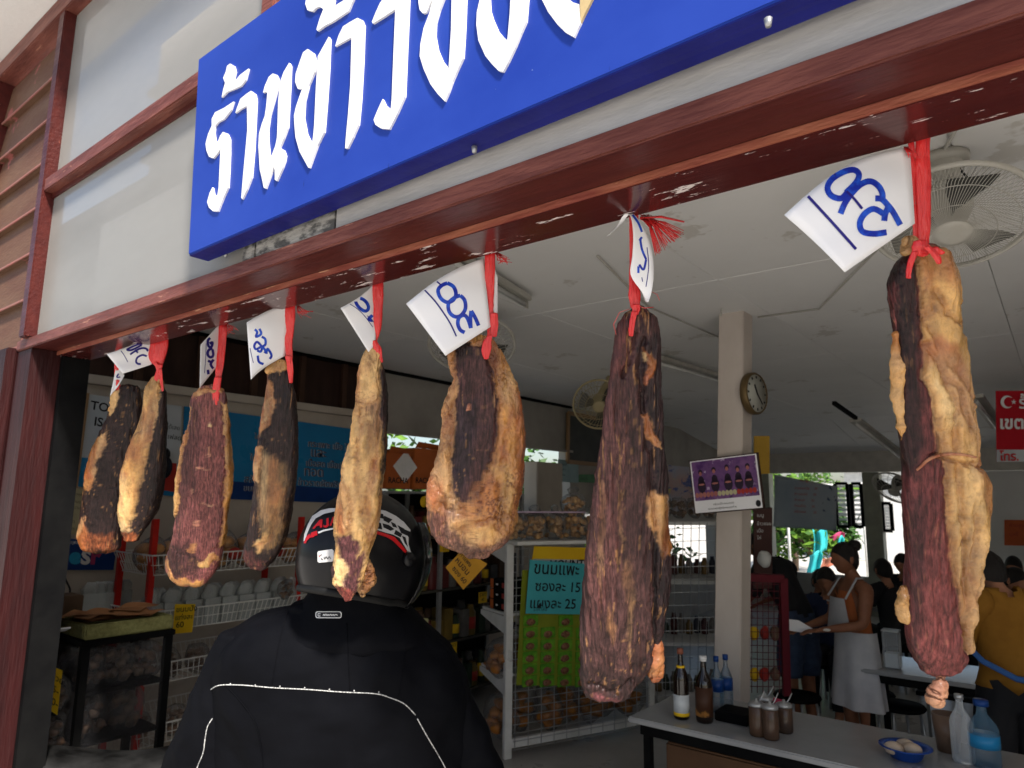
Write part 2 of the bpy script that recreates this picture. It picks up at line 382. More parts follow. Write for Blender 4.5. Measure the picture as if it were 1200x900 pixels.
L.new(ns.outputs[0], mr.inputs[0]); L.new(mr.outputs[0], mx.inputs[0]); L.new(t.outputs[0], mx.inputs[1]); L.new(b.outputs[0], mx.inputs[2]); L.new(mx.outputs[0], n['Material Output'].inputs[0])
for a, b_, z0, z1 in ((-3.163,1.199,2.459,3.0445),(1.261,3.39,2.459,3.0445),(-3.163,xm-.031,3.119,3.879),(xm+.031,3.39,3.119,3.879)):
    MB().box((a,.970,z0),(b_,.974,z1)).build('glass_pane', gm, front)
# papers and a tube stacked behind the lower pane, pale backing behind the upper one
MB().box((-3.1,1.30,3.13),(3.4,1.32,3.9)).build('backing_board', m_white, front)
for z in (3.3,3.62): MB().box((-3.1,1.26,z),(3.4,1.298,z+.025)).build('batten', m_white, front)
MB().box((-2.72,.995,2.50),(-1.9,1.004,2.83)).build('leaning_sheet', m_white, front)
MB().box((-3.12,.99,2.462),(-2.0,1.12,2.50)).build('dusty_ledge', mat('dust',(.35,.34,.32),.9,c2=(.1,.1,.1),vs_=12), front)
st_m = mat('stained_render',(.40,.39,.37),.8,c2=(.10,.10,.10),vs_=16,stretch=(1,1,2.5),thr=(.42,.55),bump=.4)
st_l = mat('brightened_strip',(.50,.49,.485),.4,c2=(.36,.355,.35),vs_=5,stretch=(.5,1,2),bump=.2,spots=[((.30,.28,.26),14,.68)])  # opaque pale strip added over the glass to brighten what the sign shades
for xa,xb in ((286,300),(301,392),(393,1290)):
    a=OY(xa,280,.958).x; b_=OY(xb,280,.958).x; MB().box((a,.958,2.4585),(b_-.004,.9685,2.535 if xa>290 else 2.52)).build('stained_brightened_strip', st_m if xa < 390 else st_l, front)
# clapboards left of the window
zs = [2.44+.2025*k for k in range(8)]
for k, z in enumerate(zs):
    z1 = min(z+.205, 3.878)
    if z1-z < .03: continue
    MB().add([(-4.0,.968,z),(-3.226,.968,z),(-3.226,.990,z1),(-4.0,.990,z1),(-4.0,1.0,z),(-3.226,1.0,z),(-3.226,1.005,z1),(-4.0,1.005,z1)],
             [(0,1,2,3),(5,4,7,6),(0,4,5,1),(3,2,6,7),(0,3,7,4),(1,5,6,2)]).build('clapboard', m_clap, front)
    MB().box((-4.0,.9615,z-.003),(-3.227,.9675,z+.009)).build('board_edge', m_clapedge, front, bevel=.002)
MB().box((-4.07,.93,1.0),(-4.001,1.02,3.879)).build('mullion', m_redd, front, bevel=.004)
MB().box((-5.4,.97,3.2),(-4.071,.975,3.87)).build('glass_pane', gm, front)
MB().box((-5.4,1.2,3.0),(-4.071,1.22,3.9)).build('backing_board', m_white, front)
MB().box((-5.4,.93,3.10),(-4.071,1.01,3.19)).build('transom', m_red, front, bevel=.004)
MB().box((-4.25,.86,3.72),(-4.02,.925,3.86)).build('bracket_board', mat('bright_red_paint',(.5,.05,.04),.5,c2=(.35,.04,.03)), front, bevel=.004)
MB().box((-5.4,.97,0),(-3.301,1.0,2.43)).build('board_wall', m_post, front)
MB().box((-3.62,.930,.0),(-3.36,.968,2.44)).build('folded_door', m_post, front, bevel=.006)
MB().tube([(-3.33,.94,1.5),(-3.33,.92,1.52),(-3.33,.92,1.72),(-3.33,.94,1.74)], .006).build('door_handle', m_steel, front)
# eave
eave = tag(MB().box((-6,.74,3.972),(3.4,1.2,4.0)).build('eave_soffit', m_white), 'white painted soffit under the eave at the top left of the shop front', 'eave')
# wall above sky side so no light leaks into the attic
for z0,z1 in ((3.98,4.4),): MB().box((-5.4,1.02,z0),(3.4,1.06,z1)).build('gable_board', m_redd, front)
MB().box((-5.4,1.02,3.125),(3.4,1.06,3.13)).build('ceiling_edge', m_white, front)

# ------------------------------------------------------------------ left wall with openings
lw = thing('side_wall', (-5.1,7,0), 'cream and grey inner side wall running back from the shop front with open windows', 'wall')
W0, W1 = -5.18, -5.0
def wseg(y0,y1,z0,z1,m,name='wall'): MB().box((W0,y0,z0),(W1,y1,z1)).build(name, m, lw)
wseg(1.2,4.28,0,2.57,m_wall); wseg(1.2,4.28,2.5702,3.045,m_brown)
wseg(4.281,7.6,2.47,3.045,m_wallg); wseg(4.281,7.6,0,1.72,m_wall); wseg(7.601,13.4,2.3,3.045,m_wallg)
wseg(7.601,7.95,0,2.299,m_wallg); wseg(7.951,9.3,1.69,2.299,m_wallg); wseg(7.951,9.3,0,1.2,m_wallg)
wseg(9.301,10.4,0,2.299,m_wallg); wseg(10.401,12.3,0,.8,m_wallg); wseg(10.401,12.3,1.62,2.299,m_wallg); wseg(12.301,13.4,0,2.299,m_wallg)
for k in range(8): MB().box((-4.995,1.25+k*.44,2.60),(-4.96,1.30+k*.44,3.04)).build('stud', mat('brown_stud',(.07,.035,.022),.6), lw)
MB().box((-4.999,1.22,2.56),(-4.93,4.28,2.62)).build('rail', m_wall, lw, bevel=.004)
MB().box((-4.999,1.22,3.02),(-4.96,7.6,3.046)).build('cornice', m_black, lw)
MB().box((-4.999,4.3,2.445),(-4.95,7.6,2.475)).build('window_head', m_wallg, lw)
MB().box((-5.03,5.9,1.72),(-4.97,5.98,2.444)).build('window_post', m_wallg, lw)

MB().box((4.72,1.2,0),(4.86,13.4,3.04)).build('wall', m_wall, lw)
# ------------------------------------------------------------------ back wall, low, with wide openings
bw = thing('back_wall', (-1,13.5,0), 'far back wall with wide bright openings, square posts and a white panel at the right', 'wall')
YB = 13.2
zl0 = OY(950,557,YB).z; zl1 = OY(950,541,YB-.2).z
MB().box((-5.18,YB-.2,zl0+.04),(8,YB,2.75)).build('lintel', mat('cream_beam_paint',(.62,.59,.53),.6), bw, bevel=.01)
MB().box((-5.18,YB+.01,0),(8,YB+.16,.62)).build('low_wall', m_wallg, bw)
def bcol(xa,xb,name='post',m=None,dy=.24):
    a = OY(xa,600,YB).x; b2 = OY(xb,600,YB).x
    MB().box((a,YB-.02,0),(b2,YB+dy,zl0+.039)).build(name, m or mat('green_grey_post',(.36,.37,.30),.6), bw, bevel=.006)
bcol(889,903); bcol(1013,1033)
a = OY(1152,600,YB).x
MB().box((a,YB,.62),(8,YB+.15,zl0+.039)).build('white_wall_panel', m_white, bw)
# louvred windows in the openings
m_louv = film('louvre_glass', (.8,.85,.84), .25, .1, .05)
for xa, xb, ya, yb in ((979,996,567,617),(998,1012,567,617),(1034,1046,590,622)):
    p = OY(xa,ya,YB+.1); q = OY(xb,yb,YB+.1); nsl = 9
    fr = MB(); 
    for (u0,u1,v0,v1) in ((p.x-.03,p.x+.02,q.z,p.z),(q.x-.02,q.x+.03,q.z,p.z),(p.x,q.x,p.z-.02,p.z+.03),(p.x,q.x,q.z-.03,q.z+.02)): fr.box((u0,YB+.05,v0),(u1,YB+.12,v1))
    f_ = fr.build('window', m_black, bw)
    for k in range(nsl):
        z = q.z+(p.z-q.z)*(k+.5)/nsl
        MB().obox(((p.x+q.x)/2,YB+.09,z),((q.x-p.x)/2,0,0),(0,.035,-.02),(0,.001,.003)).build('louvre_slat', m_louv, f_)

# ------------------------------------------------------------------ blue sign
sign = thing('shop_sign', (-.6,.9,2.5), 'big blue signboard with raised white Thai lettering fixed above the shop front', 'sign')
m_blue = mat('blue_sign_paint', (.014,.040,.29), .42, c2=(.023,.060,.36), vs_=2.2, stretch=(.6,1,1), bump=.06, bs=6, spots=[((.30,.38,.62),60,.715),((.012,.025,.14),26,.685,(1,1,.16)),((.20,.26,.45),30,.75,(.15,1,1))], spec=.2, rv=.12)
SY = .883
MB().add([(-1.812,SY,2.492),(1.6,SY,2.548),(1.6,SY,3.10),(-1.856,SY,3.09),(-1.812,.94,2.492),(1.6,.94,2.540),(1.6,.94,3.10),(-1.856,.94,3.09)],
   [(0,1,2,3),(5,4,7,6),(0,4,5,1),(3,2,6,7),(0,3,7,4),(1,5,6,2)]).build('panel', m_blue, sign, bevel=.002)
MB().add([(-1.811,SY+.003,2.4885),(1.6,SY+.003,2.5445),(1.6,.939,2.5365),(-1.811,.939,2.4885),(-1.811,SY+.003,2.4915),(1.6,SY+.003,2.5475),(1.6,.939,2.5395),(-1.811,.939,2.4915)],
   [(3,2,1,0),(4,5,6,7),(0,1,5,4),(1,2,6,5),(2,3,7,6),(3,0,4,7)]).build('bottom_edge', m_navy, sign)
for sx, sy in ((556,172),(265,296),(900,22)):
    p = OZ(sx,sy,2.5); MB().cyl(p,p+Vector((0,0,-.012)),.006,.004,8).build('screw', m_steel, sign)
m_let = mat('white_letter_board', (.80,.80,.80), .5, c2=(.76,.76,.74), vs_=8, spots=[((.45,.42,.36),30,.76)])
ZA = lambda x,y: (235+x/4.286, 60+y/4.286); ZB = lambda x,y: (350+x/4.737, y/4.737); ZCc = lambda x,y: (480+x/5.4545, y/5.4545); ID = lambda x,y: (x,y)
LET = [(ZA,[(178,258),(165,300),(130,345),(100,362),(85,380),(80,415),(85,450),(95,470),(110,430),(125,410),(145,418),(158,445),(158,520),(155,600),(150,690),(125,745),(100,808),(75,808),(55,790),(45,762),(58,715),(72,688),(78,720),(95,738),(103,690),(110,540),(113,492),(97,518),(75,543),(55,535),(42,505),(37,470),(50,420),(68,380),(68,345),(85,312),(130,290)]),
 (ZA,[(160,68),(180,80),(187,110),(180,140),(180,162),(210,125),(253,93),(238,150),(215,180),(180,196),(145,210),(118,237),(125,200),(135,165),(125,140),(138,110),(145,80)]),
 (ZA,[(265,205),(285,220),(292,250),(288,340),(280,500),(268,640),(245,700),(222,748),(217,740),(225,640),(238,500),(247,400),(245,280),(215,295),(187,316),(195,290),(212,245),(240,222)]),
 (ZA,[(375,118),(392,124),(402,145),(403,180),(380,260),(360,330),(350,400),(350,450),(355,500),(360,552),(375,515),(388,480),(396,440),(398,400),(402,260),(412,160),(430,110),(457,65),(465,80),(460,200),(450,390),(430,445),(410,490),(430,502),(440,530),(435,560),(425,590),(395,657),(386,650),(385,600),(378,585),(360,640),(340,695),(330,690),(320,640),(310,600),(303,480),(306,420),(320,370),(335,330),(342,280),(348,215),(338,210),(326,214),(335,180),(355,135)]),
 (ID,[(363.3,59),(370.3,64),(373.1,74),(371.5,85.7),(364.5,102),(359.8,120.7),(358.7,139.3),(362.2,158),(368.5,170.8),(370,160),(371.1,147.8),(373.2,101.3),(375.3,67.6),(388,44.8),(389.5,47.5),(388,84.4),(385.6,120),(382.7,156.2),(374.9,172),(365.5,198),(364.2,197.7),(354,179),(349.3,162.7),(348,148.7),(347.4,137),(349.3,127.7),(354,113.7),(357.5,104.3),(355.2,106.2),(351.7,105.5),(348.7,97.3),(349.3,88),(354,74),(358,63)]),
 (ZB,[(55,-8),(50,30),(62,65),(90,72),(110,52),(130,45),(150,60),(140,85),(130,110),(112,172),(118,180),(160,150),(200,130),(290,70),(322,-5),(300,-12),(235,28),(205,47),(212,10),(205,-20),(150,-60),(100,-55)]),
 (ZB,[(340,108),(365,120),(377,150),(375,200),(370,350),(358,560),(345,700),(315,770),(285,830),(272,830),(275,780),(288,640),(300,480),(307,215),(262,240),(216,265),(235,205),(260,155),(300,130)]),
 (ZB,[(480,5),(540,-38),(590,-45),(615,-30),(625,5),(620,130),(610,350),(602,545),(560,640),(517,724),(470,720),(440,700),(430,672),(445,635),(460,600),(480,558),(495,590),(525,615),(530,560),(540,300),(550,60),(490,100),(425,140),(420,130),(440,80),(465,25)]),
 (ZCc,[(70,-40),(72,30),(80,75),(100,97),(122,92),(150,30),(165,0),(140,100),(105,190),(85,290),(80,370),(105,450),(150,550),(195,610),(240,657),(265,600),(290,530),(325,450),(357,380),(368,200),(380,-120),(420,-300),(290,-160),(285,-60),(280,200),(272,340),(265,450),(225,400),(195,330),(178,240),(182,160),(205,80),(240,-10),(250,-150),(200,-240),(130,-220),(90,-130)]),
 (ZCc,[(465,0),(445,90),(442,170),(455,270),(500,370),(545,425),(585,465),(612,470),(645,410),(690,315),(725,230),(760,150),(772,0),(770,-130),(720,-240),(620,-290),(520,-230),(480,-110)]),
 (ZCc,[(855,0),(900,90),(960,170),(1010,220),(1065,250),(1085,205),(1108,160),(1100,100),(1097,42),(1060,30),(1020,0),(980,-90),(950,-180),(880,-190),(840,-100)]),
 (ZCc,[(1103,42),(1108,158),(1125,120),(1155,60),(1190,-10),(1200,-200),(1120,-260),(1105,-120)])]
HOLES = {9: [(525,0),(530,80),(545,130),(580,210),(610,245),(640,270),(648,180),(655,100),(660,0),(640,-130),(590,-170),(545,-120)]}
m_let2 = mat('worn_letter_board', (.55,.42,.22), .6, c2=(.45,.33,.16), vs_=8)
for k, (fz, pts) in enumerate(LET):
    loops = [[fz(*p) for p in pts]]
    if k in HOLES: loops.append([fz(*p) for p in HOLES[k]])
    MB().prism(loops, lambda x,y: OY(x,y,SY+.002), -.007, (0,1,0)).build('letter', m_let2 if k == 11 else m_let, sign)

# ------------------------------------------------------------------ smoked meat hanging from the lintel
def meat_material():
    m = bpy.data.materials.new('cured_meat'); m.use_nodes = True; n = m.node_tree.nodes; L = m.node_tree.links; b = n['Principled BSDF']
    at = n.new('ShaderNodeAttribute'); at.attribute_name = 'tone'; tc = n.new('ShaderNodeTexCoord')
    def noise(scale, stretch=(1,1,1), det=6, ro=.65):
        mp = n.new('ShaderNodeMapping'); mp.inputs['Scale'].default_value = stretch; L.new(tc.outputs['Object'], mp.inputs[0])
        q = n.new('ShaderNodeTexNoise'); q.inputs['Scale'].default_value = scale; q.inputs['Detail'].default_value = det; q.inputs['Roughness'].default_value = ro; L.new(mp.outputs[0], q.inputs[0]); return q
    def mr(src, a, b_, c, d):
        q = n.new('ShaderNodeMapRange'); q.inputs[1].default_value=a; q.inputs[2].default_value=b_; q.inputs[3].default_value=c; q.inputs[4].default_value=d; L.new(src, q.inputs[0]); return q.outputs[0]
    fine = noise(150, (1,1,.45)); mid = noise(38, (1,1,.5)); fib = noise(210, (1,1,.06), 4); fatn = noise(70)
    # muscle: fibres along the length; fat: mottled
    def mul(a, b_): q = n.new('ShaderNodeMath'); q.operation='MULTIPLY'; L.new(a,q.inputs[0]); L.new(b_,q.inputs[1]); return q.outputs[0]
    meatv = mul(mr(fine.outputs[0],.36,.64,.72,1.35), mr(fib.outputs[0],.36,.64,.5,1.65)); fatv = mul(mr(fatn.outputs[0],.36,.64,.86,1.10), mr(mid.outputs[0],.36,.64,.82,1.12))
    mx = n.new('ShaderNodeMix'); L.new(at.outputs['Alpha'], mx.inputs[0]); L.new(meatv, mx.inputs[2]); L.new(fatv, mx.inputs[3])
    vm = n.new('ShaderNodeVectorMath'); vm.operation = 'SCALE'; L.new(at.outputs['Color'], vm.inputs[0]); L.new(mx.outputs[0], vm.inputs['Scale'])
    L.new(vm.outputs[0], b.inputs['Base Color'])
    ro = n.new('ShaderNodeMix'); L.new(at.outputs['Alpha'], ro.inputs[0]); L.new(mr(fine.outputs[0],.35,.65,.30,.58), ro.inputs[2]); L.new(mr(mid.outputs[0],.35,.65,.17,.42), ro.inputs[3]); L.new(ro.outputs[0], b.inputs['Roughness'])
    hb = n.new('ShaderNodeMix'); L.new(at.outputs['Alpha'], hb.inputs[0]); L.new(mr(fib.outputs[0],0,1,0,1.0), hb.inputs[2]); L.new(mid.outputs[0], hb.inputs[3])
    hs = n.new('ShaderNodeMath'); L.new(hb.outputs[0], hs.inputs[0]); L.new(mr(fine.outputs[0],0,1,0,.5), hs.inputs[1])
    bp = n.new('ShaderNodeBump'); bp.inputs['Strength'].default_value = .8; bp.inputs['Distance'].default_value = .008; L.new(hs.outputs[0], bp.inputs['Height']); L.new(bp.outputs[0], b.inputs['Normal'])
    spm = mr(at.outputs['Alpha'],0,1,.16,.45); L.new(spm, b.inputs['Specular IOR Level']); b.inputs['Coat Weight'].default_value = .22; b.inputs['Coat Roughness'].default_value = .22; b.inputs['Subsurface Weight'].default_value = .0
    return m
m_meat = meat_material()
CREAM=(.56,.36,.15); GOLD=(.48,.25,.075); TAN=(.38,.19,.075); ORG=(.33,.115,.033); RUST=(.26,.07,.022); OLIVE=(.16,.09,.033); PALE=(.72,.56,.33)
DARK=(.021,.010,.009); PURP=(.056,.023,.022); MAROON=(.095,.026,.023); PINK=(.17,.052,.045); BLK=(.012,.007,.007); BROWN=(.10,.042,.022); PINKF=(.45,.2,.15)

def inside_sd(px, poly):
    """signed distance (positive inside) of points to a polygon, in photo pixels"""
    P = np.array(poly, float); x, y = px[:,0], px[:,1]; dmin = np.full(len(px), 1e9); ins = np.zeros(len(px), bool); m = len(P)
    for i in range(m):
        a = P[i]; b = P[(i+1)%m]; e = b-a; t = np.clip(((x-a[0])*e[0]+(y-a[1])*e[1])/(e@e+1e-9),0,1)
        dmin = np.minimum(dmin, np.hypot(x-a[0]-t*e[0], y-a[1]-t*e[1]))
        c = ((a[1]>y) != (b[1]>y)) & (x < (b[0]-a[0])*(y-a[1])/(b[1]-a[1]+1e-12)+a[0]); ins ^= c
    return np.where(ins, dmin, -dmin)
def sstep(v, a, b): t = np.clip((v-a)/(b-a),0,1); return t*t*(3-2*t)

def loft(rows, D, kth, nu, nv, twist=0, jag=.0, seed=0, capk=.35, expo=2.5):
    rows = sorted(rows); ys = np.array([r[0] for r in rows], float); xl = np.array([r[1] for r in rows], float); xr = np.array([r[2] for r in rows], float)
    h = ys[-1]-ys[0]; y = np.concatenate([np.linspace(ys[0], ys[-1], nv)])
    L_ = np.interp(y, ys, xl); R_ = np.interp(y, ys, xr)
    k = max(3, nv//45) | 1; ker = np.ones(k)/k
    pad = lambda a: np.convolve(np.concatenate([np.full(k//2,a[0]),a,np.full(k//2,a[-1])]), ker, 'valid')
    L_, R_ = pad(L_), pad(R_)
    cxx = (L_+R_)/2; hw = (R_-L_)/2
    # rounded closing rows
    wmax = hw.max(); nc = 9
    th = kth*np.minimum(hw, wmax*.95)
    top = [(y[0]-hw[0]*capk*math.sin(a), cxx[0], hw[0]*math.cos(a), th[0]*math.cos(a)) for a in np.linspace(math.pi/2*.98,.12,nc)]
    bot = [(y[-1]+hw[-1]*capk*math.sin(a), cxx[-1], hw[-1]*math.cos(a), th[-1]*math.cos(a)) for a in np.linspace(.12,math.pi/2*.98,nc)]
    Y = np.concatenate([[t[0] for t in top], y, [t[0] for t in bot]]); C = np.concatenate([[t[1] for t in top], cxx, [t[1] for t in bot]])
    H = np.concatenate([[t[2] for t in top], hw, [t[2] for t in bot]]); T = np.concatenate([[t[3] for t in top], th, [t[3] for t in bot]])
    ang = np.linspace(0, 2*np.pi, nu, endpoint=False); ca, sa = np.cos(ang), np.sin(ang)
    e = 2/expo; cu = np.sign(ca)*abs(ca)**e; su = np.sign(sa)*abs(sa)**e
    X = C[:,None] + H[:,None]*cu[None]; YY = np.repeat(Y[:,None], nu, 1); Z = T[:,None]*su[None]*(D/F)
    px = np.stack([X, YY], -1)
    c = np.stack([X-CX, -(YY-CY), np.full_like(X,-F)], -1)*(D/F)
    Wm = np.array([[AX[0],AY[0],AZ[0]],[AX[1],AY[1],AZ[1]],[AX[2],AY[2],AZ[2]]])
    P = c @ Wm + np.array(CAM) + Z[...,None]*np.array(CB)
    return P, px, nu, len(Y)
def gnormals(P):
    du = np.roll(P,-1,1)-np.roll(P,1,1); dv = np.gradient(P, axis=0); N = np.cross(dv, du); N /= np.linalg.norm(N,axis=-1,keepdims=True)+1e-9
    return N
def paint_mesh(P, px, nu, nv, base, paint, seed, name, parent, rough=1.0, ridges=1.0, crust=0.0, folds=()):
    flat = P.reshape(-1,3); q = px.reshape(-1,2); N = gnormals(P).reshape(-1,3)
    cen = flat.mean(0)
    if ((flat-cen)*N).sum(-1).mean() < 0: N = -N
    n1 = fbm(flat*30, 4, seed); n2 = fbm(flat*30+50, 4, seed+5); n3 = fbm(flat*140, 3, seed+9); n4 = fbm(flat*140+9, 3, seed+11)
    wq = q + np.stack([n1*4.5+n3*2.6, n2*9+n4*4], -1)*.9
    colr = np.tile(np.array(base), (len(flat),1)); fat = np.zeros(len(flat)); lift = np.zeros(len(flat))
    big = fbm(flat*np.array([22,22,9]), 4, seed+31); colr *= (1+.55*big)[:,None]
    for it in paint:
        poly, cc, isfat = it[0], np.array(it[1]), it[2]; soft = it[3] if len(it) > 3 else 2.0; amt = it[4] if len(it) > 4 else 1.0
        a = sstep(inside_sd(wq, poly), -soft, soft)*amt
        var = (1+.35*fbm(flat*55+len(poly)*3.1, 4, seed+40))[:,None]
        colr = colr*(1-a[:,None]) + cc*var*a[:,None]; fat = fat*(1-a) + a*isfat; lift = np.maximum(lift*(1-a*(1-isfat)), a*isfat)
    # browned patches in fat, pale flecks in muscle
    br = sstep(fbm(flat*np.array([30,30,11]), 4, seed+60, .5), -.05, .38)*fat; colr = colr*(1-.6*br[:,None]) + np.array(RUST)*.6*br[:,None]
    pal = sstep(fbm(flat*np.array([22,22,8]), 3, seed+63), -.05, .35)*fat; colr = colr*(1-.45*pal[:,None]) + np.array(PALE)*.45*pal[:,None]
    yel = sstep(fbm(flat*20, 3, seed+66), .05, .5)*fat; colr = colr*(1-.4*yel[:,None]) + np.array(GOLD)*.4*yel[:,None]
    flk = sstep(fbm(flat*np.array([210,210,14]), 3, seed+70), .34, .5)*(1-fat)*min(ridges,1.3)*(.35 if ridges < 1 else 1); colr = colr*(1-.45*flk[:,None]) + np.array(TAN)*.45*flk[:,None]
    drk = sstep(fbm(flat*np.array([30,30,10]), 4, seed+75), .05, .5)*(1-fat)*.42*min(ridges,1); colr = colr*(1-drk[:,None])+np.array(BLK)*drk[:,None]
    fibre = fbm(flat*np.array([170,170,9]), 3, seed+3)
    d = (1-fat)*(fibre*.0015*ridges + fbm(flat*40,4,seed+8)*.0030) + fat*(fbm(flat*34,3,seed+12)*.0026 - abs(fbm(flat*np.array([50,50,22]),3,seed+14))*.0020 + .0020)
    hr = 1-2.4*abs(fbm(flat*np.array([24,24,7]), 3, seed+101, .4)); hr2 = 1-2.4*abs(fbm(flat*np.array([75,75,3.5]), 3, seed+111)); hb = fbm(flat*np.array([14,14,5]), 3, seed+121)
    jg = fbm(flat*np.array([75,75,45]), 4, seed+141, .6)
    d = d + fat*(hr*.0052+hb*.006+jg*(.0012+.0036*crust)) + (1-fat)*(hr2*.0015*ridges+hb*.005+jg*.0010)
    colr = colr*(1-fat[:,None]*(1-np.clip(.74+.42*hr,.45,1.15))[:,None])*(1-(1-fat)[:,None]*(1-np.clip(.80+.30*hr2,.55,1.1))[:,None]*(1 if ridges >= 1 else .45))  # valleys darker than ridges: shading of the folds put into the colour
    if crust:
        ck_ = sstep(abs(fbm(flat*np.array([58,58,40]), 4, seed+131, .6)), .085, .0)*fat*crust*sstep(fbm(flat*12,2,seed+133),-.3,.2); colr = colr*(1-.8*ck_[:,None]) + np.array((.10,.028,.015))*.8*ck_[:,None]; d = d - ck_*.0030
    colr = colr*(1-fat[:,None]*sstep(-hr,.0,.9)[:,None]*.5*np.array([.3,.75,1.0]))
    for fo in folds:
        fp = np.array(fo[0], float); dm = np.full(len(flat), 1e9)
        for i in range(len(fp)-1):
            a_ = fp[i]; e_ = fp[i+1]-a_; t_ = np.clip(((wq-a_)@e_)/(e_@e_+1e-9),0,1); dm = np.minimum(dm, np.hypot(*(wq-a_-t_[:,None]*e_).T))
        g_ = np.exp(-(dm/fo[2])**2); d = d - fo[1]*g_
        if fo[1] > 0: g2 = (np.exp(-(dm/(fo[2]*1.5))**2)*(.55+.5*n3)).clip(0,1)*.75*fat; colr = colr*(1-g2[:,None]) + np.array((.20,.065,.025))*g2[:,None]  # folds browned: membrane tone with crease shading painted in
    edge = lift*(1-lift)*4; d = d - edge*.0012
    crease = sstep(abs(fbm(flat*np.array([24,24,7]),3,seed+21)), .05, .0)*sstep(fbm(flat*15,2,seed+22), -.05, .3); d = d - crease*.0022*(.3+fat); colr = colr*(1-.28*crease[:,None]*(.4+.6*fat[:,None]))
    V = flat + N*(d*rough)[:,None]
    colr = colr*(1+fat[:,None]*(np.array([1.12,.96,.72])-1))*.94
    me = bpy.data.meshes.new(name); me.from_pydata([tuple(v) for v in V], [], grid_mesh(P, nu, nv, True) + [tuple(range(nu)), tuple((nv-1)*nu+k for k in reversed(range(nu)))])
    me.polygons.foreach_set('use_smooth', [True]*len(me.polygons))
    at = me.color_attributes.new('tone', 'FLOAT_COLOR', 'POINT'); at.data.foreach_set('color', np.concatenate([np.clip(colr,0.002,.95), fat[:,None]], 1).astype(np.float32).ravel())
    me.materials.append(m_meat); return link(name, me, parent)

m_string = mat('red_plastic_string', (.80,.03,.03), .28, c2=(.62,.015,.02), vs_=60, stretch=(1,1,.08), bump=.5, bs=160, spec=.7, sss=.25)
m_pinkstring = mat('pale_red_plastic', (.85,.22,.2), .3, c2=(.7,.03,.03), vs_=70, stretch=(1,1,.1), bump=.5, bs=120, spec=.7)
HY = 1.178
def simple_loft(rows, D, kth, nu=18, nv=26, jag=.0, seed=1, ridge=.0009):
    P, px, nu, nvv = loft(rows, D, kth, nu, nv); flat = P.reshape(-1,3); N = gnormals(P).reshape(-1,3); cen = flat.mean(0)
    if ((flat-cen)*N).sum(-1).mean() < 0: N = -N
    # pleats run along the strap
    th = np.tile(np.arange(nu), nvv); pl = _lat(np.stack([th, th*0+seed, th*0], -1).astype(np.int64), seed)
    V = flat + N*(pl*ridge + fbm(flat*90, 3, seed)*ridge*1.6)[:,None]
    return V, grid_mesh(P, nu, nvv, True) + [tuple(range(nu)), tuple((nvv-1)*nu+k for k in reversed(range(nu)))]
def straps(specs, D, parent, m=None, name='plastic_string'):
    mb = MB()
    for k, s in enumerate(specs):
        dd = D - (s[1] if isinstance(s, tuple) else 0); rows = s[0] if isinstance(s, tuple) else s
        V, Fc = simple_loft(rows, dd, .35, seed=k+3); mb.add([tuple(v) for v in V], Fc, True)
    return mb.build(name, m or m_string, parent)
MEATS = []
def hung_meat(rows, label, base, paint, seed, kth=.5, nu=150, nv=230, ridges=1.0, rough=1.0, xs=None, extra=(), crust=.25, folds=()):
    xh = xs or (rows[0][1]+rows[0][2])/2
    top = OY(xh, 572-.281*(xh+460)+2, HY); D = depth(top)
    t = thing('smoked_meat', top, label, 'smoked meat', 'smoked meat hanging in a row from the lintel')
    P, px, nu, nvv = loft(rows, D, kth*.84, nu, nv, expo=3.3)
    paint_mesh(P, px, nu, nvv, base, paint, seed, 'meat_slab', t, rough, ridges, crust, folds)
    for k, (rws, bs_, pt, dz) in enumerate(extra):
        rws = [(a_, b_+(3.5 if (label.startswith('largest') and 380 < a_ < 780) else 0), c_+(3.5 if (label.startswith('largest') and 380 < a_ < 780) else 0)) for a_, b_, c_ in rws]; P, px, n_, v_ = loft(rws, D-dz, .55, 48, 70); paint_mesh(P, px, n_, v_, bs_, pt, seed+90+k, 'meat_scrap', t, 1.7, 1.0, 1.0)
    # nail driven into the inner face of the lintel
    n0 = Vector((top.x, 1.160, 2.425)); MB().cyl(n0, n0+Vector((0,.035,.006)), .003, .003, 8).build('nail', m_steel, t)
    MEATS.append((t, D)); return t, D
def full(rows): return [(r[1]-6, r[0]) for r in rows] + [(r[2]+6, r[0]) for r in reversed(rows)]
def side(rows, left, xb):
    """region from one edge to a boundary curve given as (y, x)"""
    yb = [b[0] for b in xb]; xx = [b[1] for b in xb]
    ed = [((r[1]-8) if left else (r[2]+8), r[0]) for r in rows if yb[0] <= r[0] <= yb[-1]]
    e0 = np.interp(yb[0], [r[0] for r in rows], [r[1]-8 if left else r[2]+8 for r in rows]); e1 = np.interp(yb[-1], [r[0] for r in rows], [r[1]-8 if left else r[2]+8 for r in rows])
    return [(e0, yb[0])] + ed + [(e1, yb[-1])] + [(x, y) for y, x in reversed(xb)]

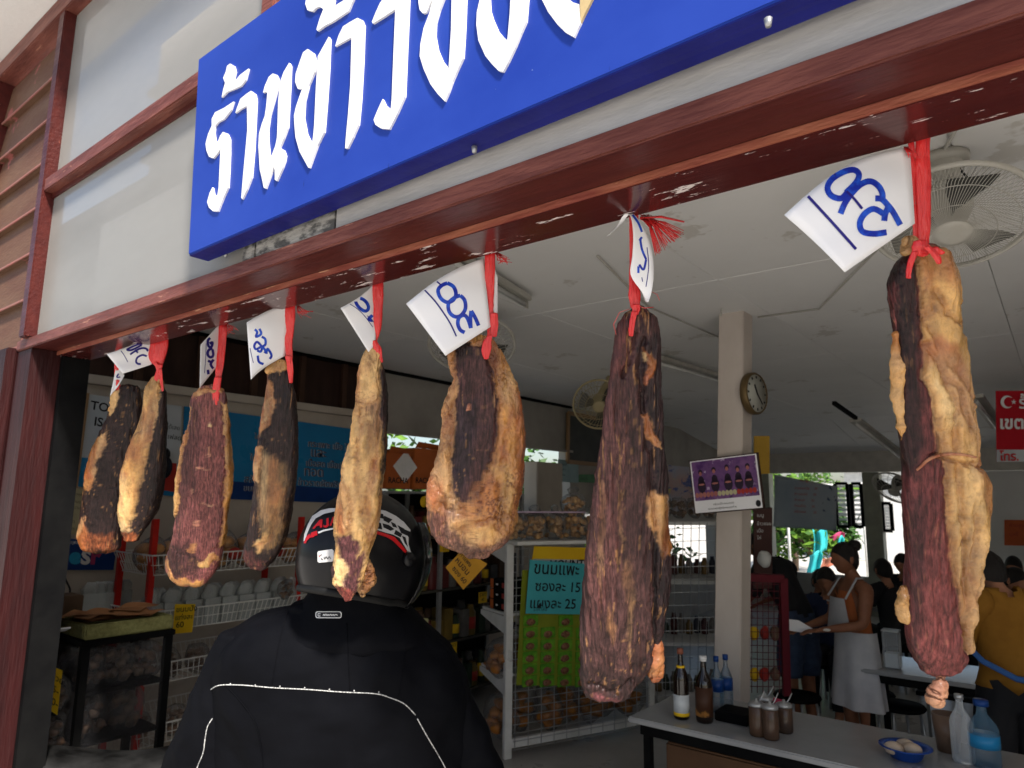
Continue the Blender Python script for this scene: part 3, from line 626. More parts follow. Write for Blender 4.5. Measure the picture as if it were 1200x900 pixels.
# 1: far left, dark with fibres
r1 = [(455,141,162),(460,134,164),(470,131,165),(490,127,164),(508,117,160),(532,105,155),(559,101,150),(586,98,144),(610,95,142),(628,93,141),(640,97,140)]
M1 = hung_meat(r1, 'leftmost smoked meat slab, nearly black with a tan patch, beside the door post', DARK,
  [([(133,458),(143,457),(142,468),(138,480),(134,488),(130,478)],CREAM,1,1.5),([(116,512),(128,508),(130,518),(120,535),(116,556),(112,572),(103,570),(102,550),(106,530)],TAN,1,2),
   ([(106,530),(118,520),(112,560),(103,566)],ORG,1,3,.7),([(90,612),(104,605),(108,625),(104,646),(92,645)],ORG,1,3,.8),([(104,626),(135,622),(138,645),(104,648)],RUST,0,4,.6)], 11, folds=[([(150,462),(136,500),(122,540),(118,600)],.004,2.5),([(120,572),(146,566)],.003,1.5)], kth=.42, nu=110, nv=170, ridges=2.2, xs=138)
# 2
r2 = [(443,178,187),(450,175,190),(460,172,193),(475,169,194),(505,162,194),(529,154,193),(545,149,193),(556,146,192),(580,144,189),(598,142,184),(610,142,176),(622,143,168),(632,146,162)]
M2 = hung_meat(r2, 'narrow golden fatty smoked meat slab, second from the left, tied close to the darkest one', DARK,
  [(side(r2,True,[(438,190),(470,189),(500,184),(530,178),(552,174),(570,168),(585,166),(600,163),(614,158)]),CREAM,1,2),([(164,500),(180,480),(176,520),(160,555),(152,560),(156,530)],GOLD,1,5,.7),
   ([(170,475),(185,480),(181,520),(172,515)],ORG,1,3,.55),([(146,552),(158,556),(152,566)],RUST,1,2,.7),([(143,612),(152,606),(158,620),(146,628)],PALE,1,2),([(140,620),(162,626),(158,640),(142,640)],RUST,0,3)], 23, folds=[([(189,455),(180,520),(170,565),(160,612)],.004,2)], kth=.6, nu=110, nv=170, xs=183)
# 3
r3 = [(455,236,258),(459,228,264),(466,225,266),(473,224,267),(492,223,269),(518,217,270),(549,210,271),(579,207,269),(605,206,266),(632,202,263),(648,197,261),(660,194,257),(670,195,252),(680,203,243)]
M3 = hung_meat(r3, 'broad reddish purple smoked meat slab framed by thin pale fat, third from the left', (.17,.054,.050),
  [([(245,470),(262,470),(264,520),(262,600),(258,650),(238,660),(238,560),(243,500)],PINK,0,8,.75),([(222,470),(240,472),(236,520),(226,560),(214,620),(208,640),(206,600),(216,530)],PURP,0,7,.7),
   (side(r3,True,[(480,225.5),(520,220),(550,213),(590,211),(606,208)]),CREAM,1,1.3),(side(r3,False,[(470,261),(520,265.5),(560,267),(600,263),(640,259)]),GOLD,1,1.6),([(226,452),(262,452),(262,459),(240,461),(226,468)],TAN,1,1.5),
   ([(198,640),(225,632),(236,650),(232,672),(206,676),(194,662)],BLK,0,5,.75),([(192,655),(198,652),(200,666),(206,678),(198,676)],CREAM,1,1.4),([(205,676),(222,679),(240,676),(236,688),(206,687)],GOLD,1,2),
   ([(235,655),(252,648),(258,656),(246,664),(236,662)],CREAM,1,1.5),([(222,640),(232,634),(233,638),(224,645)],TAN,1,1,.9),([(230,609),(236,606),(236,615),(232,618)],PINKF,1,1,.9),([(246,528),(250,526),(250,532),(247,533)],PINKF,1,.8,.9),([(248,498),(250,497),(251,504),(249,504)],PALE,1,.8,.8),([(233,548),(240,545),(240,548),(234,550)],PINKF,1,.8,.9),([(242,550),(247,548),(247,551),(243,552)],PINKF,1,.8,.8),([(226,579),(231,575),(232,577),(227,582)],PINKF,1,.8,.8),([(240,585),(256,592),(256,594),(240,588)],PINKF,1,.6,.6)], 37, folds=[([(227,480),(214,550),(208,620)],.003,1.6),([(262,470),(266,560),(259,640)],.003,1.6),([(206,640),(236,655),(256,640)],.003,2)], kth=.3, nu=160, nv=260, ridges=.9, xs=256)
# 4
r4 = [(426,322,334),(429,316,337),(434,313,338),(448,314,342),(468,311,346),(492,307,348),(520,303,349),(548,301,348),(576,299,344),(600,296,341),(624,292,336),(636,288,331),(648,286,326),(658,288,319),(664,295,313)]
M4 = hung_meat(r4, 'very dark smoked meat slab with a pale fat cap, fourth from the left', DARK,
  [([(310,425),(340,422),(340,434),(328,437),(318,440),(311,438)],CREAM,1,1.5),([(309,450),(322,450),(323,470),(321,490),(315,500),(309,512),(306,495),(309,475)],TAN,1,2.5),([(312,470),(321,468),(320,488),(313,492)],PALE,1,1.5,.8),
   ([(301,528),(311,526),(309,550),(308,562),(300,562)],TAN,1,1.5),([(312,530),(340,545),(338,590),(330,630),(312,640),(310,600),(308,570)],OLIVE,.6,6,.85),([(318,560),(334,570),(330,590),(320,585)],GOLD,1,5,.5),
   ([(300,636),(312,622),(318,616),(317,630),(306,644)],CREAM,1,2),([(316,620),(328,600),(334,605),(330,625),(318,645)],OLIVE,.5,3),([(284,640),(300,645),(312,655),(310,668),(288,664)],MAROON,0,4,.9),([(309,440),(317,440),(314,470),(309,500),(304,530),(300,528),(304,490)],RUST,.4,2,.6)], 41, folds=[([(321,440),(318,490),(311,530),(309,580)],.004,2),([(300,640),(320,628),(330,600)],.004,2.5)], kth=.55, nu=120, nv=190, xs=341)
# 5
r5 = [(408,431,441),(414,426,446),(424,424,448),(440,420,452),(464,419,454),(492,417,454),(505,415,453),(520,411,453),(535,407,451),(548,404,450),(576,399,447),(600,396,445),(624,394,440),(636,396,435),(656,392,430),(672,391,427),(684,393,424),(695,399,417),(702,404,412)]
M5 = hung_meat(r5, 'pale golden smoked meat slab with a purple tip in front of the black helmet', CREAM,
  [(full(r5),CREAM,1,2),([(447,412),(458,412),(460,540),(456,600),(446,600),(447,560),(449,520),(447,480)],DARK,0,2.5),([(424,478),(447,468),(450,486),(444,520),(438,505),(436,490)],MAROON,0,3,.75),
   ([(420,412),(440,412),(436,430),(426,442),(420,450)],GOLD,1,4,.8),([(424,428),(436,424),(432,440)],RUST,1,4,.6),([(396,560),(412,565),(416,590),(410,622),(398,618)],ORG,1,4,.65),([(416,556),(420,556),(418,610),(414,612)],RUST,1,2,.6),([(430,560),(442,565),(438,610),(428,600)],GOLD,1,6,.7),
   ([(396,628),(405,624),(415,625),(424,636),(420,650),(428,640),(430,652),(426,668),(418,700),(402,700),(398,676),(408,668),(406,655),(400,650)],(.11,.038,.04),0,3),([(394,650),(406,652),(410,668),(404,684),(397,684)],PALE,1,3),([(394,686),(402,682),(414,690),(412,706),(400,702)],(.2,.045,.035),0,3)], 57, folds=[([(404,560),(414,590),(412,625)],.005,2.5),([(447,420),(446,500),(440,560)],.003,2),([(420,470),(436,474),(449,466)],.003,2),([(428,500),(420,540),(426,600)],.004,2.5),([(440,540),(432,580),(436,620)],.003,2.5)], kth=.62, nu=160, nv=280, xs=441, crust=.5,
  extra=[([(654,424,430),(662,422,434),(672,420,436),(682,419,436),(692,420,431),(697,423,427)], TAN, [([(410,640),(445,640),(445,705),(410,705)],TAN,1,2)], -.03),([(664,389,396),(674,390,398),(684,392,399)],PURP,[],.015)])
# 6
r6 = [(396,552,572),(402,543,580),(409,531,586),(420,527,591),(431,529,596),(440,531,600),(449,532,604),(471,524,609),(484,521,610),(498,519,612),(510,516,614),(524,514,615),(534,512,613),(547,510,613),(569,505,611),(591,502,605),(608,502,602),(622,505,599),(634,512,594),(643,526,585),(649,545,572)]
M6 = hung_meat(r6, 'wide smoked meat slab with dark muscle between crusty fat edges, beside the 300 tag', GOLD,
  [(full(r6),TAN,1,2),([(534,404),(566,404),(574,420),(580,440),(584,470),(585,500),(580,530),(570,550),(560,568),(550,590),(540,590),(532,580),(532,540),(536,500),(532,470),(538,450),(532,430)],PURP,0,2.5),
   ([(536,470),(560,470),(556,520),(548,570),(535,590),(531,570),(534,530),(536,500)],(.028,.017,.022),0,7,.85),([(530,402),(552,400),(556,416),(540,424),(534,420)],DARK,0,3),([(585,405),(600,440),(606,480),(606,520),(600,540),(592,510),(588,470),(584,430)],GOLD,1,4),
   ([(596,450),(616,470),(618,540),(612,600),(602,600),(606,540),(604,500)],RUST,.6,4,.85),([(586,520),(596,515),(594,545),(586,545)],RUST,.5,3,.7),([(556,570),(582,548),(586,590),(572,610),(556,600)],ORG,1,6,.6),([(575,545),(590,540),(600,560),(598,600),(590,615),(584,590),(586,565)],CREAM,1,4,.8),
   ([(545,610),(580,612),(590,625),(572,636),(550,628)],CREAM,1,5,.8),([(500,600),(520,600),(530,615),(548,632),(560,642),(575,640),(600,620),(596,660),(520,660),(500,630)],(.09,.035,.04),0,5,.85),([(518,594),(534,592),(540,606),(526,610)],(.12,.06,.07),0,5,.7),
   ([(505,540),(528,530),(524,570),(516,590),(504,590)],(.5,.24,.13),1,6,.7),([(572,406),(582,404),(590,430),(592,470),(586,470),(580,440)],TAN,1,2),([(547,474),(552,474),(552,480),(547,480)],PINKF,1,1)], 63, folds=[([(535,410),(531,500),(530,580),(548,600)],.004,2.5),([(568,404),(585,470),(580,530),(556,580)],.005,2.5),([(520,590),(560,612),(600,600)],.004,3),([(510,560),(522,580),(520,610)],.004,2.5),([(590,540),(584,570),(592,610)],.005,3),([(540,620),(570,606),(588,622)],.004,2.5),([(524,440),(530,480),(520,530)],.003,2.5)], kth=.34, nu=230, nv=320, rough=1.15, xs=574, crust=1.0)
# 7
r7 = [(363,741,756),(368,733,764),(373,729,768),(380,725,771),(390,722,772),(412,720,773),(430,718,773),(451,716,773),(470,713,774),(484,711,774),(505,708,775),(523,706,777),(562,699,781),(590,695,783),(629,690,784),(673,686,784),(700,684,782),(718,683,779),(740,682,775),(757,682,771),(775,681,765),(790,681,755),(800,682,748),(812,687,738)]
M7 = hung_meat(r7, 'longest dark purple smoked meat slab with gold flecks, right of the turquoise card', (.060,.026,.024),
  [([(700,500),(720,440),(735,500),(730,600),(715,700),(690,740),(688,660),(695,580)],(.105,.040,.036),0,12,.7),([(742,400),(775,390),(782,470),(786,560),(788,700),(770,760),(764,700),(765,600),(758,520),(755,460)],(.026,.014,.015),0,6,.85),([(722,376),(756,362),(752,384),(742,396),(736,412),(728,440),(718,440)],MAROON,0,4,.6),
   ([(752,408),(760,414),(766,424),(764,436),(758,444),(754,440),(758,428)],ORG,1,2,.9),([(752,414),(756,414),(757,421),(753,422)],PALE,1,1),([(752,442),(756,440),(756,452),(753,454)],PINKF,1,1.4),
   ([(750,482),(757,480),(762,500),(768,515),(772,525),(764,522),(756,514),(752,500)],TAN,1,1.8),([(757,583),(764,577),(776,580),(784,582),(786,600),(784,650),(776,652),(768,636),(762,620),(757,612)],ORG,1,2.5),([(766,585),(778,584),(778,600),(768,612)],GOLD,1,4,.5),
   ([(729,650),(735,648),(737,668),(742,690),(739,714),(735,708),(731,690),(727,668)],TAN,.7,2.5,.22),([(704,560),(708,560),(706,650),(702,700),(700,650)],TAN,.6,1.6,.22),([(722,560),(727,600),(728,640),(722,620)],TAN,.6,1.6,.22),([(736,700),(739,700),(738,760),(735,760)],TAN,.5,1.5,.4),([(712,700),(720,730),(716,752),(710,730)],TAN,.6,1.6,.25),
   ([(764,620),(768,620),(768,760),(764,770)],BLK,0,1.5,.9),([(681,770),(720,780),(750,790),(740,824),(688,820)],BLK,0,7,.5),([(684,808),(700,812),(726,812),(722,820),(700,820)],(.22,.07,.075),0,2,.8)], 71, folds=[([(752,400),(748,440),(758,520),(765,600),(765,700),(766,765)],.009,3.5),([(742,392),(737,412),(729,440)],.008,2.5),([(690,800),(720,806),(740,790)],.006,3),([(700,560),(694,660),(690,760)],.002,2.5)], kth=.42, nu=240, nv=420, ridges=1.9, xs=741,
  extra=[([(756,764,770),(768,765,772),(777,764,772),(788,764,772),(794,766,769)], ORG, [([(750,750),(790,750),(790,800),(750,800)],(.42,.15,.07),1,2)], .0)])
# 8
r8 = [(290,1072,1100),(296,1062,1107),(304,1053,1112),(315,1047,1115),(328,1043,1118),(340,1043,1119),(352,1044,1121),(365,1047,1124),(388,1050,1128),(410,1054,1133),(430,1055,1137),(460,1056,1140),(490,1056,1142),(510,1058,1143),(532,1060,1145),(546,1062,1146),(556,1062,1149),(568,1061,1152),(580,1061,1153),(596,1061,1152),(616,1061,1150),(634,1062,1147),(652,1062,1145),(670,1061,1143),(688,1060,1140),(724,1061,1138),(748,1063,1137),(764,1066,1136),(776,1072,1132),(784,1079,1124)]
b8 = [(290,1066),(328,1067),(345,1070),(370,1070),(400,1072),(418,1075),(440,1073),(460,1079),(480,1083),(496,1086),(520,1093),(545,1097),(580,1099),(616,1099),(652,1104),(670,1108),(688,1113),(724,1122),(754,1131),(770,1134)]
M8 = hung_meat(r8, 'largest smoked meat slab, golden fat right and maroon muscle left, under the big fan', (.105,.026,.025),
  [(side(r8,False,b8),CREAM,1,2.2),([(1042,300),(1068,300),(1066,340),(1066,400),(1070,470),(1074,520),(1066,560),(1052,540),(1054,440),(1046,380)],BLK,0,5,.85),([(1082,600),(1100,620),(1118,700),(1130,750),(1120,785),(1084,780),(1072,730),(1076,660)],(.16,.042,.038),0,9,.8),([(1062,580),(1072,570),(1076,650),(1070,740),(1080,790),(1064,780)],(.04,.013,.014),0,5,.7),
   ([(1068,290),(1110,290),(1116,330),(1112,350),(1098,340),(1084,330),(1072,345)],TAN,1,6,.8),([(1072,404),(1090,396),(1112,408),(1128,440),(1134,480),(1130,520),(1118,500),(1112,478),(1100,450),(1090,432),(1076,428)],(.34,.14,.07),.9,5,.85),([(1090,300),(1104,300),(1108,330),(1098,330)],RUST,.9,5,.4),
   ([(1082,440),(1092,446),(1106,470),(1112,490),(1108,500),(1098,496),(1088,480)],PALE,1,3,.9),([(1086,500),(1110,500),(1116,525),(1104,540),(1092,536)],GOLD,1,5,.6),([(1132,380),(1146,420),(1150,480),(1148,540),(1140,520),(1136,460)],TAN,1,5,.8),([(1118,330),(1130,360),(1134,400),(1124,380)],TAN,1,5,.7),
   ([(1130,540),(1156,560),(1156,610),(1144,600),(1134,575)],(.36,.17,.08),1,5,.7),([(1104,560),(1112,558),(1118,620),(1124,680),(1116,680),(1108,620)],PALE,1,4,.6),([(1122,620),(1146,640),(1142,700),(1130,720),(1124,680)],TAN,1,6,.7),([(1120,690),(1136,700),(1136,760),(1128,755)],(.3,.14,.07),1,4,.7),
   (side(r8,True,[(310,1050),(330,1050),(336,1048)]),DARK,0,3)], 83, folds=[([(x_,y_) for y_,x_ in b8],.004,3),([(1095,440),(1110,478),(1106,520)],.008,4),([(1122,360),(1135,440),(1140,545)],.007,4),([(1110,548),(1118,620),(1124,700),(1128,760)],.009,4),([(1075,405),(1092,430),(1112,452),(1126,500)],.008,4),([(1082,530),(1110,541),(1144,545)],.007,3),([(1100,300),(1108,400)],-.005,7),([(1134,560),(1140,640),(1134,720)],-.005,6),([(1086,345),(1098,370),(1120,385),(1134,400)],.005,3),([(1072,375),(1084,395),(1096,420),(1118,440),(1138,470)],.006,4),([(1098,560),(1106,640),(1112,700),(1126,740)],.004,2.5),([(1130,600),(1128,660),(1134,700)],.005,3)], kth=.50, nu=260, nv=440, ridges=.8, rough=1.0, xs=1080,
  extra=[([(392,1046,1052),(410,1046,1053),(440,1047,1055),(465,1048,1056),(480,1049,1056),(500,1052,1058),(530,1057,1062)], TAN, [([(1040,385),(1064,385),(1064,520),(1040,520)],GOLD,1,2)], .0),
         ([(690,1054,1063),(706,1053,1064),(724,1056,1064)], TAN, [([(1040,680),(1070,680),(1070,740),(1040,740)],GOLD,1,2)], .0),([(364,1046,1052),(372,1046,1054),(386,1047,1053),(392,1048,1052)],MAROON,[],.0),
         ([(788,1103,1105),(793,1101,1105),(801,1099,1106),(812,1096,1105),(819,1095,1102),(822,1097,1100)], PINKF, [([(1080,780),(1120,780),(1120,840),(1080,840)],(.4,.2,.15),.8,2)], .0),
         ([(282,1060,1070),(287,1060,1074),(293,1062,1076)], TAN, [([(1050,275),(1085,275),(1085,300),(1050,300)],TAN,1,2)], .01)])
# membrane band across the biggest slab
def band(pts, wpx, D, parent, c, seed):
    me = [o for o in parent.children if o.name.startswith('meat_slab')][0].data; bv = bvh_of(me); path = smooth2(pts, 6); V = []
    for p in path:
        d = ray(*p).normalized(); h = bv.ray_cast(CAM, d)
        if h[0]: V.append(h[0]-d*.0015)
    n_ = len(V); rad = [wpx*D/F/2*(.6+.4*math.sin(math.pi*i/(n_-1))) for i in range(n_)]
    mb = MB().tube(V, rad, 8, True); return mb.build('membrane', c, parent)
m_mem = mat('dried_membrane', (.42,.2,.11), .4, c2=(.3,.1,.05), vs_=80)
band([(1074,551),(1080,546),(1086,540),(1096,535),(1112,532),(1130,533),(1144,536)], 4, M8[1], M8[0], m_mem, 1)

# ------------------------------------------------------------------ strings
def top_y(x): return 572-.281*(x+460)
straps([[(top_y(138)+3,134,142),(430,134,141),(445,134,139)], ([(446,133,140),(452,132,141),(462,134,143),(468,138,143)],.012)], M1[1], M1[0])
straps([[(top_y(185),180,197),(404,176,197),(415,173,195),(424,176,192),(430,183,190)], ([(428,182,191),(434,183,189),(440,181,188),(446,180,186)],.01), ([(433,185,190),(445,187,191),(458,189,192)],.014), ([(425,180,184),(432,185,188)],.012)], M2[1], M2[0])
straps([[(top_y(259),256,266),(390,256,266),(410,254,264),(430,253,262),(443,252,259)], ([(443,251,260),(448,250,259),(455,249,258),(464,249,257),(474,250,256)],.012)], M3[1], M3[0])
straps([[(top_y(341),335,346),(372,333,346),(390,333,344),(405,334,342),(420,335,343)], ([(418,334,342),(426,336,343),(436,337,344),(448,339,343)],.016)], M4[1], M4[0])
straps([[(top_y(441),436,449),(350,436,449),(370,436,448),(388,436,446),(398,437,442),(403,438,441)], ([(400,436,442),(408,437,447),(416,442,448),(424,445,449)],.01)], M5[1], M5[0])
straps([[(top_y(574),568,580),(310,568,580),(330,568,579),(350,570,578),(370,570,578),(394,571,577)], ([(368,575,583),(378,574,584),(388,575,583),(394,576,582)],.008), ([(394,571,577),(400,566,576),(408,564,576),(416,565,574),(420,567,573)],.03)], M6[1], M6[0])
straps([[(top_y(743),737,748),(300,738,748),(340,737,750),(352,736,751),(360,740,748)], ([(358,740,750),(363,741,750),(368,740,748)],.014), ([(366,740,747),(375,738,745),(386,736,743),(393,737,742)],.02)], M7[1], M7[0])
straps([[(top_y(1082),1074,1090),(180,1073,1089),(220,1072,1090),(250,1074,1090),(275,1075,1089),(286,1076,1088)], ([(top_y(1070)+6,1063,1070),(200,1066,1073),(240,1068,1073),(270,1069,1075),(288,1071,1077)],.0), ([(284,1070,1086),(289,1068,1090),(295,1069,1092),(298,1074,1088)],.03),
   ([(296,1068,1076),(306,1064,1071),(316,1062,1068),(325,1062,1067)],.055), ([(290,1083,1092),(296,1089,1098),(302,1094,1102),(308,1098,1103)],.05), ([(292,1088,1100),(296,1095,1107)],.045)], M8[1], M8[0])
# frayed tuft at the seventh, wisps, loose ends
mb = MB(); D7 = M7[1]
for k in range(46):
    a = k/45; x1 = 768+34*a+random.uniform(-2,2); y1 = 300-26*a+random.uniform(-5,2)
    p0 = OD(752+random.uniform(-4,14), 254+random.uniform(-3,4), D7+.02); p1 = OD((750+x1)/2+3, 268+random.uniform(-2,4)-6*a, D7-.005+random.uniform(-.02,.02)); p2 = OD(x1, y1, D7+random.uniform(-.03,.03))
    mb.tube([p0,p1,p2], [.0011,.0012,.0006], 4)
mb.tube([OD(750,255,D7),OD(775,254,D7-.01),OD(802,260,D7-.02)], [.004,.005,.0035], 6, flat=.4)
mb.build('frayed_tuft', m_string, M7[0])
mb = MB()
mb.tube([OD(738,362,D7-.01),OD(726,366,D7-.02),OD(719,380,D7-.02),OD(722,392,D7-.01)], .0007, 4); mb.tube([OD(745,358,D7),OD(756,361,D7-.02),OD(766,360,D7-.02)], .0008, 4); mb.tube([OD(762,341,D7),OD(770,345,D7-.02),OD(773,352,D7-.02)], .0007, 4)
mb.build('loose_wisp', m_pinkstring, M7[0])
for Mx, x0, y0 in ((M3,262,382),(M8,1062,176),(M6,582,300),(M4,348,362)):
    mb = MB(); D = Mx[1]
    for k in range(12): mb.tube([OD(x0+random.uniform(-3,3),y0-4,D),OD(x0+random.uniform(0,14),y0+random.uniform(0,6),D-.01),OD(x0+random.uniform(2,20),y0+random.uniform(2,16)*.7,D-.01)], .0008, 4)
    mb.build('loose_ends', m_string, Mx[0])

# ------------------------------------------------------------------ price tags
def paper_tag(corners, label, curl=(0,0), n=14, dz=(0,0,0,0), D=1.0, bend=0, bow=0):
    """corners (photo pixels) run round the sheet; dz brings each corner nearer; bend bulges the middle"""
    V = []
    for j in range(n+1):
        for i in range(n+1):
            u, v = i/n, j/n; wts = ((1-u)*(1-v), u*(1-v), u*v, (1-u)*v)
            x = sum(wt*c[0] for wt, c in zip(wts, corners)); y = sum(wt*c[1] for wt, c in zip(wts, corners)); z = sum(wt*c for wt, c in zip(wts, dz))
            x += curl[0]*math.sin(math.pi*v)*1.0; y += curl[1]*math.sin(math.pi*u) + bow*(1-u)*math.sin(math.pi*v)
            V.append(OD(x, y, D - z - bend*math.sin(math.pi*u)*math.sin(math.pi*v) + .002*math.sin(u*9+v*4)))
    mb = MB(); fs = [(j*(n+1)+i, j*(n+1)+i+1, (j+1)*(n+1)+i+1, (j+1)*(n+1)+i) for j in range(n) for i in range(n)]
    mb.add(V, fs, True); me = mb.mesh('price_tag')
    me.materials.append(m_paper); o = link('price_tag', me)
    md = o.modifiers.new('thickness','SOLIDIFY'); md.thickness = .0004; md.offset = 0
    tag(o, label, 'price tag', 'handwritten paper price tags on the hanging meat'); return o, bvh_of(me)
def zz(x0, y0, s): return lambda pts: [(x0+x/s, y0+y/s) for x, y in pts]
# right 370
D8 = M8[1]
o, bv = paper_tag([(1066,172),(1072,262),(990,319),(919,252)], 'largest paper tag marked 370 in blue marker, at the far right meat', D=D8, dz=(.0,.02,.07,.05), curl=(0,-2), bend=.01, bow=-18)
Z = zz(910,160,5.294)
pen([Z(s) for s in ([(340,222),(352,232),(366,242)],)], 1.8, bv, .0012, m_inkd, 'pen_mark', o)
pen([Z(s) for s in ([(440,345),(400,385),(340,370),(315,320),(345,265),(420,220),(480,210),(510,240),(490,290),(430,350)],[(395,480),(420,420),(460,360),(520,300),(580,280),(630,310),(655,360),(650,400)],[(610,385),(650,390),(690,430),(720,470),(765,550)],[(690,440),(672,480),(665,525)],[(660,480),(600,450),(545,480),(515,535),(530,590),(600,605),(680,595)])], 7.0, bv, .0010, m_ink, 'number', o)
pen([Z(s) for s in ([(432,342),(480,390),(528,450)],)], 3.0, bv, .0014, m_inkd, 'pen_mark', o)
pen([Z(s) for s in ([(172,350),(330,520),(490,700)],)], 3.4, bv, .0012, m_inkd, 'underline', o)
# 300
D6 = M6[1]
o, bv = paper_tag([(568,300),(581,306),(574,382),(521,417)], 'x', D=D6) if False else paper_tag([(566,303),(575,383),(522,417),(476,356)], 'paper tag marked 300 in blue marker, beside the widest orange meat slab', D=D6, dz=(0,.01,.05,.045), bend=.006, bow=-7)
Z = zz(470,290,6.923)
pen([Z(s) for s in ([(375,290),(330,310),(300,350),(320,410),(370,445),(420,430),(445,380),(425,320),(375,290)],[(480,390),(430,410),(385,455),(390,520),(430,560),(480,555),(520,500),(515,430),(480,390)],[(515,690),(480,670),(460,620),(470,570),(510,550),(540,580),(565,655)],[(565,655),(562,580),(568,515)],[(568,515),(600,570),(628,635)])], 4.4, bv, .0010, m_ink, 'number', o)
pen([Z(s) for s in ([(290,278),(305,290),(322,305)],[(192,348),(270,430),(340,525),(400,620),(448,722)])], 1.7, bv, .0012, m_inkd, 'underline', o)
o2, _ = paper_tag([(577,305),(583,325),(583,380),(578,384)], 'narrow blank paper edge behind the red string of the widest orange meat slab', D=D6+.012)
# tag 7 folded edge
o, bv = paper_tag([(735,250),(756,268),(766,300),(763,326)], 'x', D=D7) if False else (None, None)
V = []; prof = [(712,277,728,262),(722,260,738,251),(732,251,746,256)]
mb = MB(); rows_ = [((711,277),(714,275)),((722,266),(728,262)),((731,252),(740,250)),((739,254),(751,262)),((742,275),(760,280)),((741,300),(765,300)),((739,322),(766,322)),((752,342),(764,340)),((757,354),(760,354))]
rows_ = [(smooth2([r[0] for r in rows_],4)[i], smooth2([r[1] for r in rows_],4)[i]) for i in range(len(rows_)*4-3)]
for i, (a, b_) in enumerate(rows_):
    t = i/(len(rows_)-1)
    for k in range(7):
        u = k/6; V.append(OD(a[0]+(b_[0]-a[0])*u, a[1]+(b_[1]-a[1])*u, D7-.015-.03*math.sin(math.pi*t)*(1-u)-.02*u))
mb.add(V, [(j*7+i, j*7+i+1, (j+1)*7+i+1, (j+1)*7+i) for j in range(len(rows_)-1) for i in range(6)], True)
me = mb.mesh('price_tag'); me.materials.append(m_paper); o = link('price_tag', me); md = o.modifiers.new('thickness','SOLIDIFY'); md.thickness = .0004
tag(o, 'curled paper tag seen almost edge on, above the longest dark meat slab', 'price tag', 'handwritten paper price tags on the hanging meat'); bv = bvh_of(me)
pen([[(752,278),(749,282)],[(750,280),(752,292),(757,304)],[(749,310),(754,316),(757,304)],[(748,312),(748,320)],[(741,252),(748,262),(752,272)]], 2.6, bv, .001, m_ink, 'number', o)
pen([[(758,290),(760,312),(757,336)],[(752,325),(753,330)]], 1.0, bv, .001, m_inkd, 'underline', o)
# tag 5
D5 = M5[1]
o, bv = paper_tag([(436,334),(437,356),(437,375),(437,416)], 'x', D=D5) if False else paper_tag([(438,333),(438,380),(434,416),(399,361)], 'bent paper tag with a blue zero, beside the pale golden meat slab before the helmet', D=D5, dz=(.0,.0,.01,.05), curl=(4,0), bend=.0)
Z = zz(390,320,9)
pen([Z(s) for s in ([(255,265),(240,300),(265,350),(310,390),(350,400),(375,370),(360,320),(320,280),(280,265),(255,265)],[(430,420),(410,450),(380,480),(410,500),(440,470)])], 3.8, bv, .001, m_ink, 'number', o)
pen([Z(s) for s in ([(165,318),(260,380),(340,460),(420,570)],[(180,240),(208,258)],[(360,450),(400,480),(430,520)])], .8, bv, .001, m_inkd, 'underline', o)
# tag 4
D4 = M4[1]
o, bv = paper_tag([(339,354),(334,417),(294,445),(289,378)], 'rounded bright paper tag with pale blue numbers, beside the very dark meat slab', D=D4, dz=(0,.0,.05,.05), curl=(-4,0), bend=.012)
Z = zz(220,340,7.5)
pen([Z(s) for s in ([(590,345),(610,370),(600,410),(645,385),(630,340)],[(650,410),(680,430),(680,480),(640,500),(600,520),(585,490),(610,455),(650,500),(640,540),(610,530)],[(660,500),(690,545),(670,540)],[(690,560),(700,515),(735,570),(720,605)],[(615,575),(625,630),(665,650)])], 2.8, bv, .001, m_ink, 'number', o)
pen([Z(s) for s in ([(548,510),(560,570),(577,640)],)], .7, bv, .001, m_inkd, 'underline', o)
# tag 3
D3 = M3[1]
o, bv = paper_tag([(258,379),(254,430),(234,455),(235,404)], 'slim turned paper tag with blue numbers, beside the broad reddish meat slab', D=D3, dz=(0,0,.08,.08))
Z = zz(220,340,7.5)
pen([Z(s) for s in ([(195,420),(175,445),(180,490),(205,500),(215,460),(190,470)],[(215,510),(180,530),(175,570),(200,590),(222,570),(215,520)],[(175,620),(205,630),(225,610),(200,650),(222,690)],[(175,700),(180,740)])], 3.0, bv, .001, m_inkd, 'number', o)
pen([Z(s) for s in ([(160,470),(155,600),(145,730)],)], .7, bv, .001, m_inkd, 'underline', o)
# tag 2
D2 = M2[1]
o, bv = paper_tag([(179,396),(178,427),(144,438),(125,415)], 'paper tag marked 370 with a short underline, lying flat beside the narrow golden meat slab', D=D2, dz=(0,0,.05,.06))
Z = zz(120,380,10)
pen([Z(s) for s in ([(470,235),(420,235),(300,290),(300,305),(350,300),(460,245)],[(325,355),(360,330),(430,290),(490,280),(530,300),(520,315)],[(395,310),(415,335)],[(520,375),(470,360),(410,390),(395,440),(420,465),(450,465)])], 2.3, bv, .001, m_inkd, 'number', o)
pen([Z(s) for s in ([(218,312),(260,370),(298,445)],)], .9, bv, .001, m_inkd, 'underline', o)
# tag 1
D1 = M1[1]
o, bv = paper_tag([(137,426),(146,440),(139,452),(129,464)], 'small turned paper tag hanging behind another, above the leftmost dark meat slab', D=D1, dz=(0,0,.02,.03))
pen([[(139,438),(137,442),(141,442)],[(138,446),(136,450)]], 1.5, bv, .001, m_inkd, 'number', o)

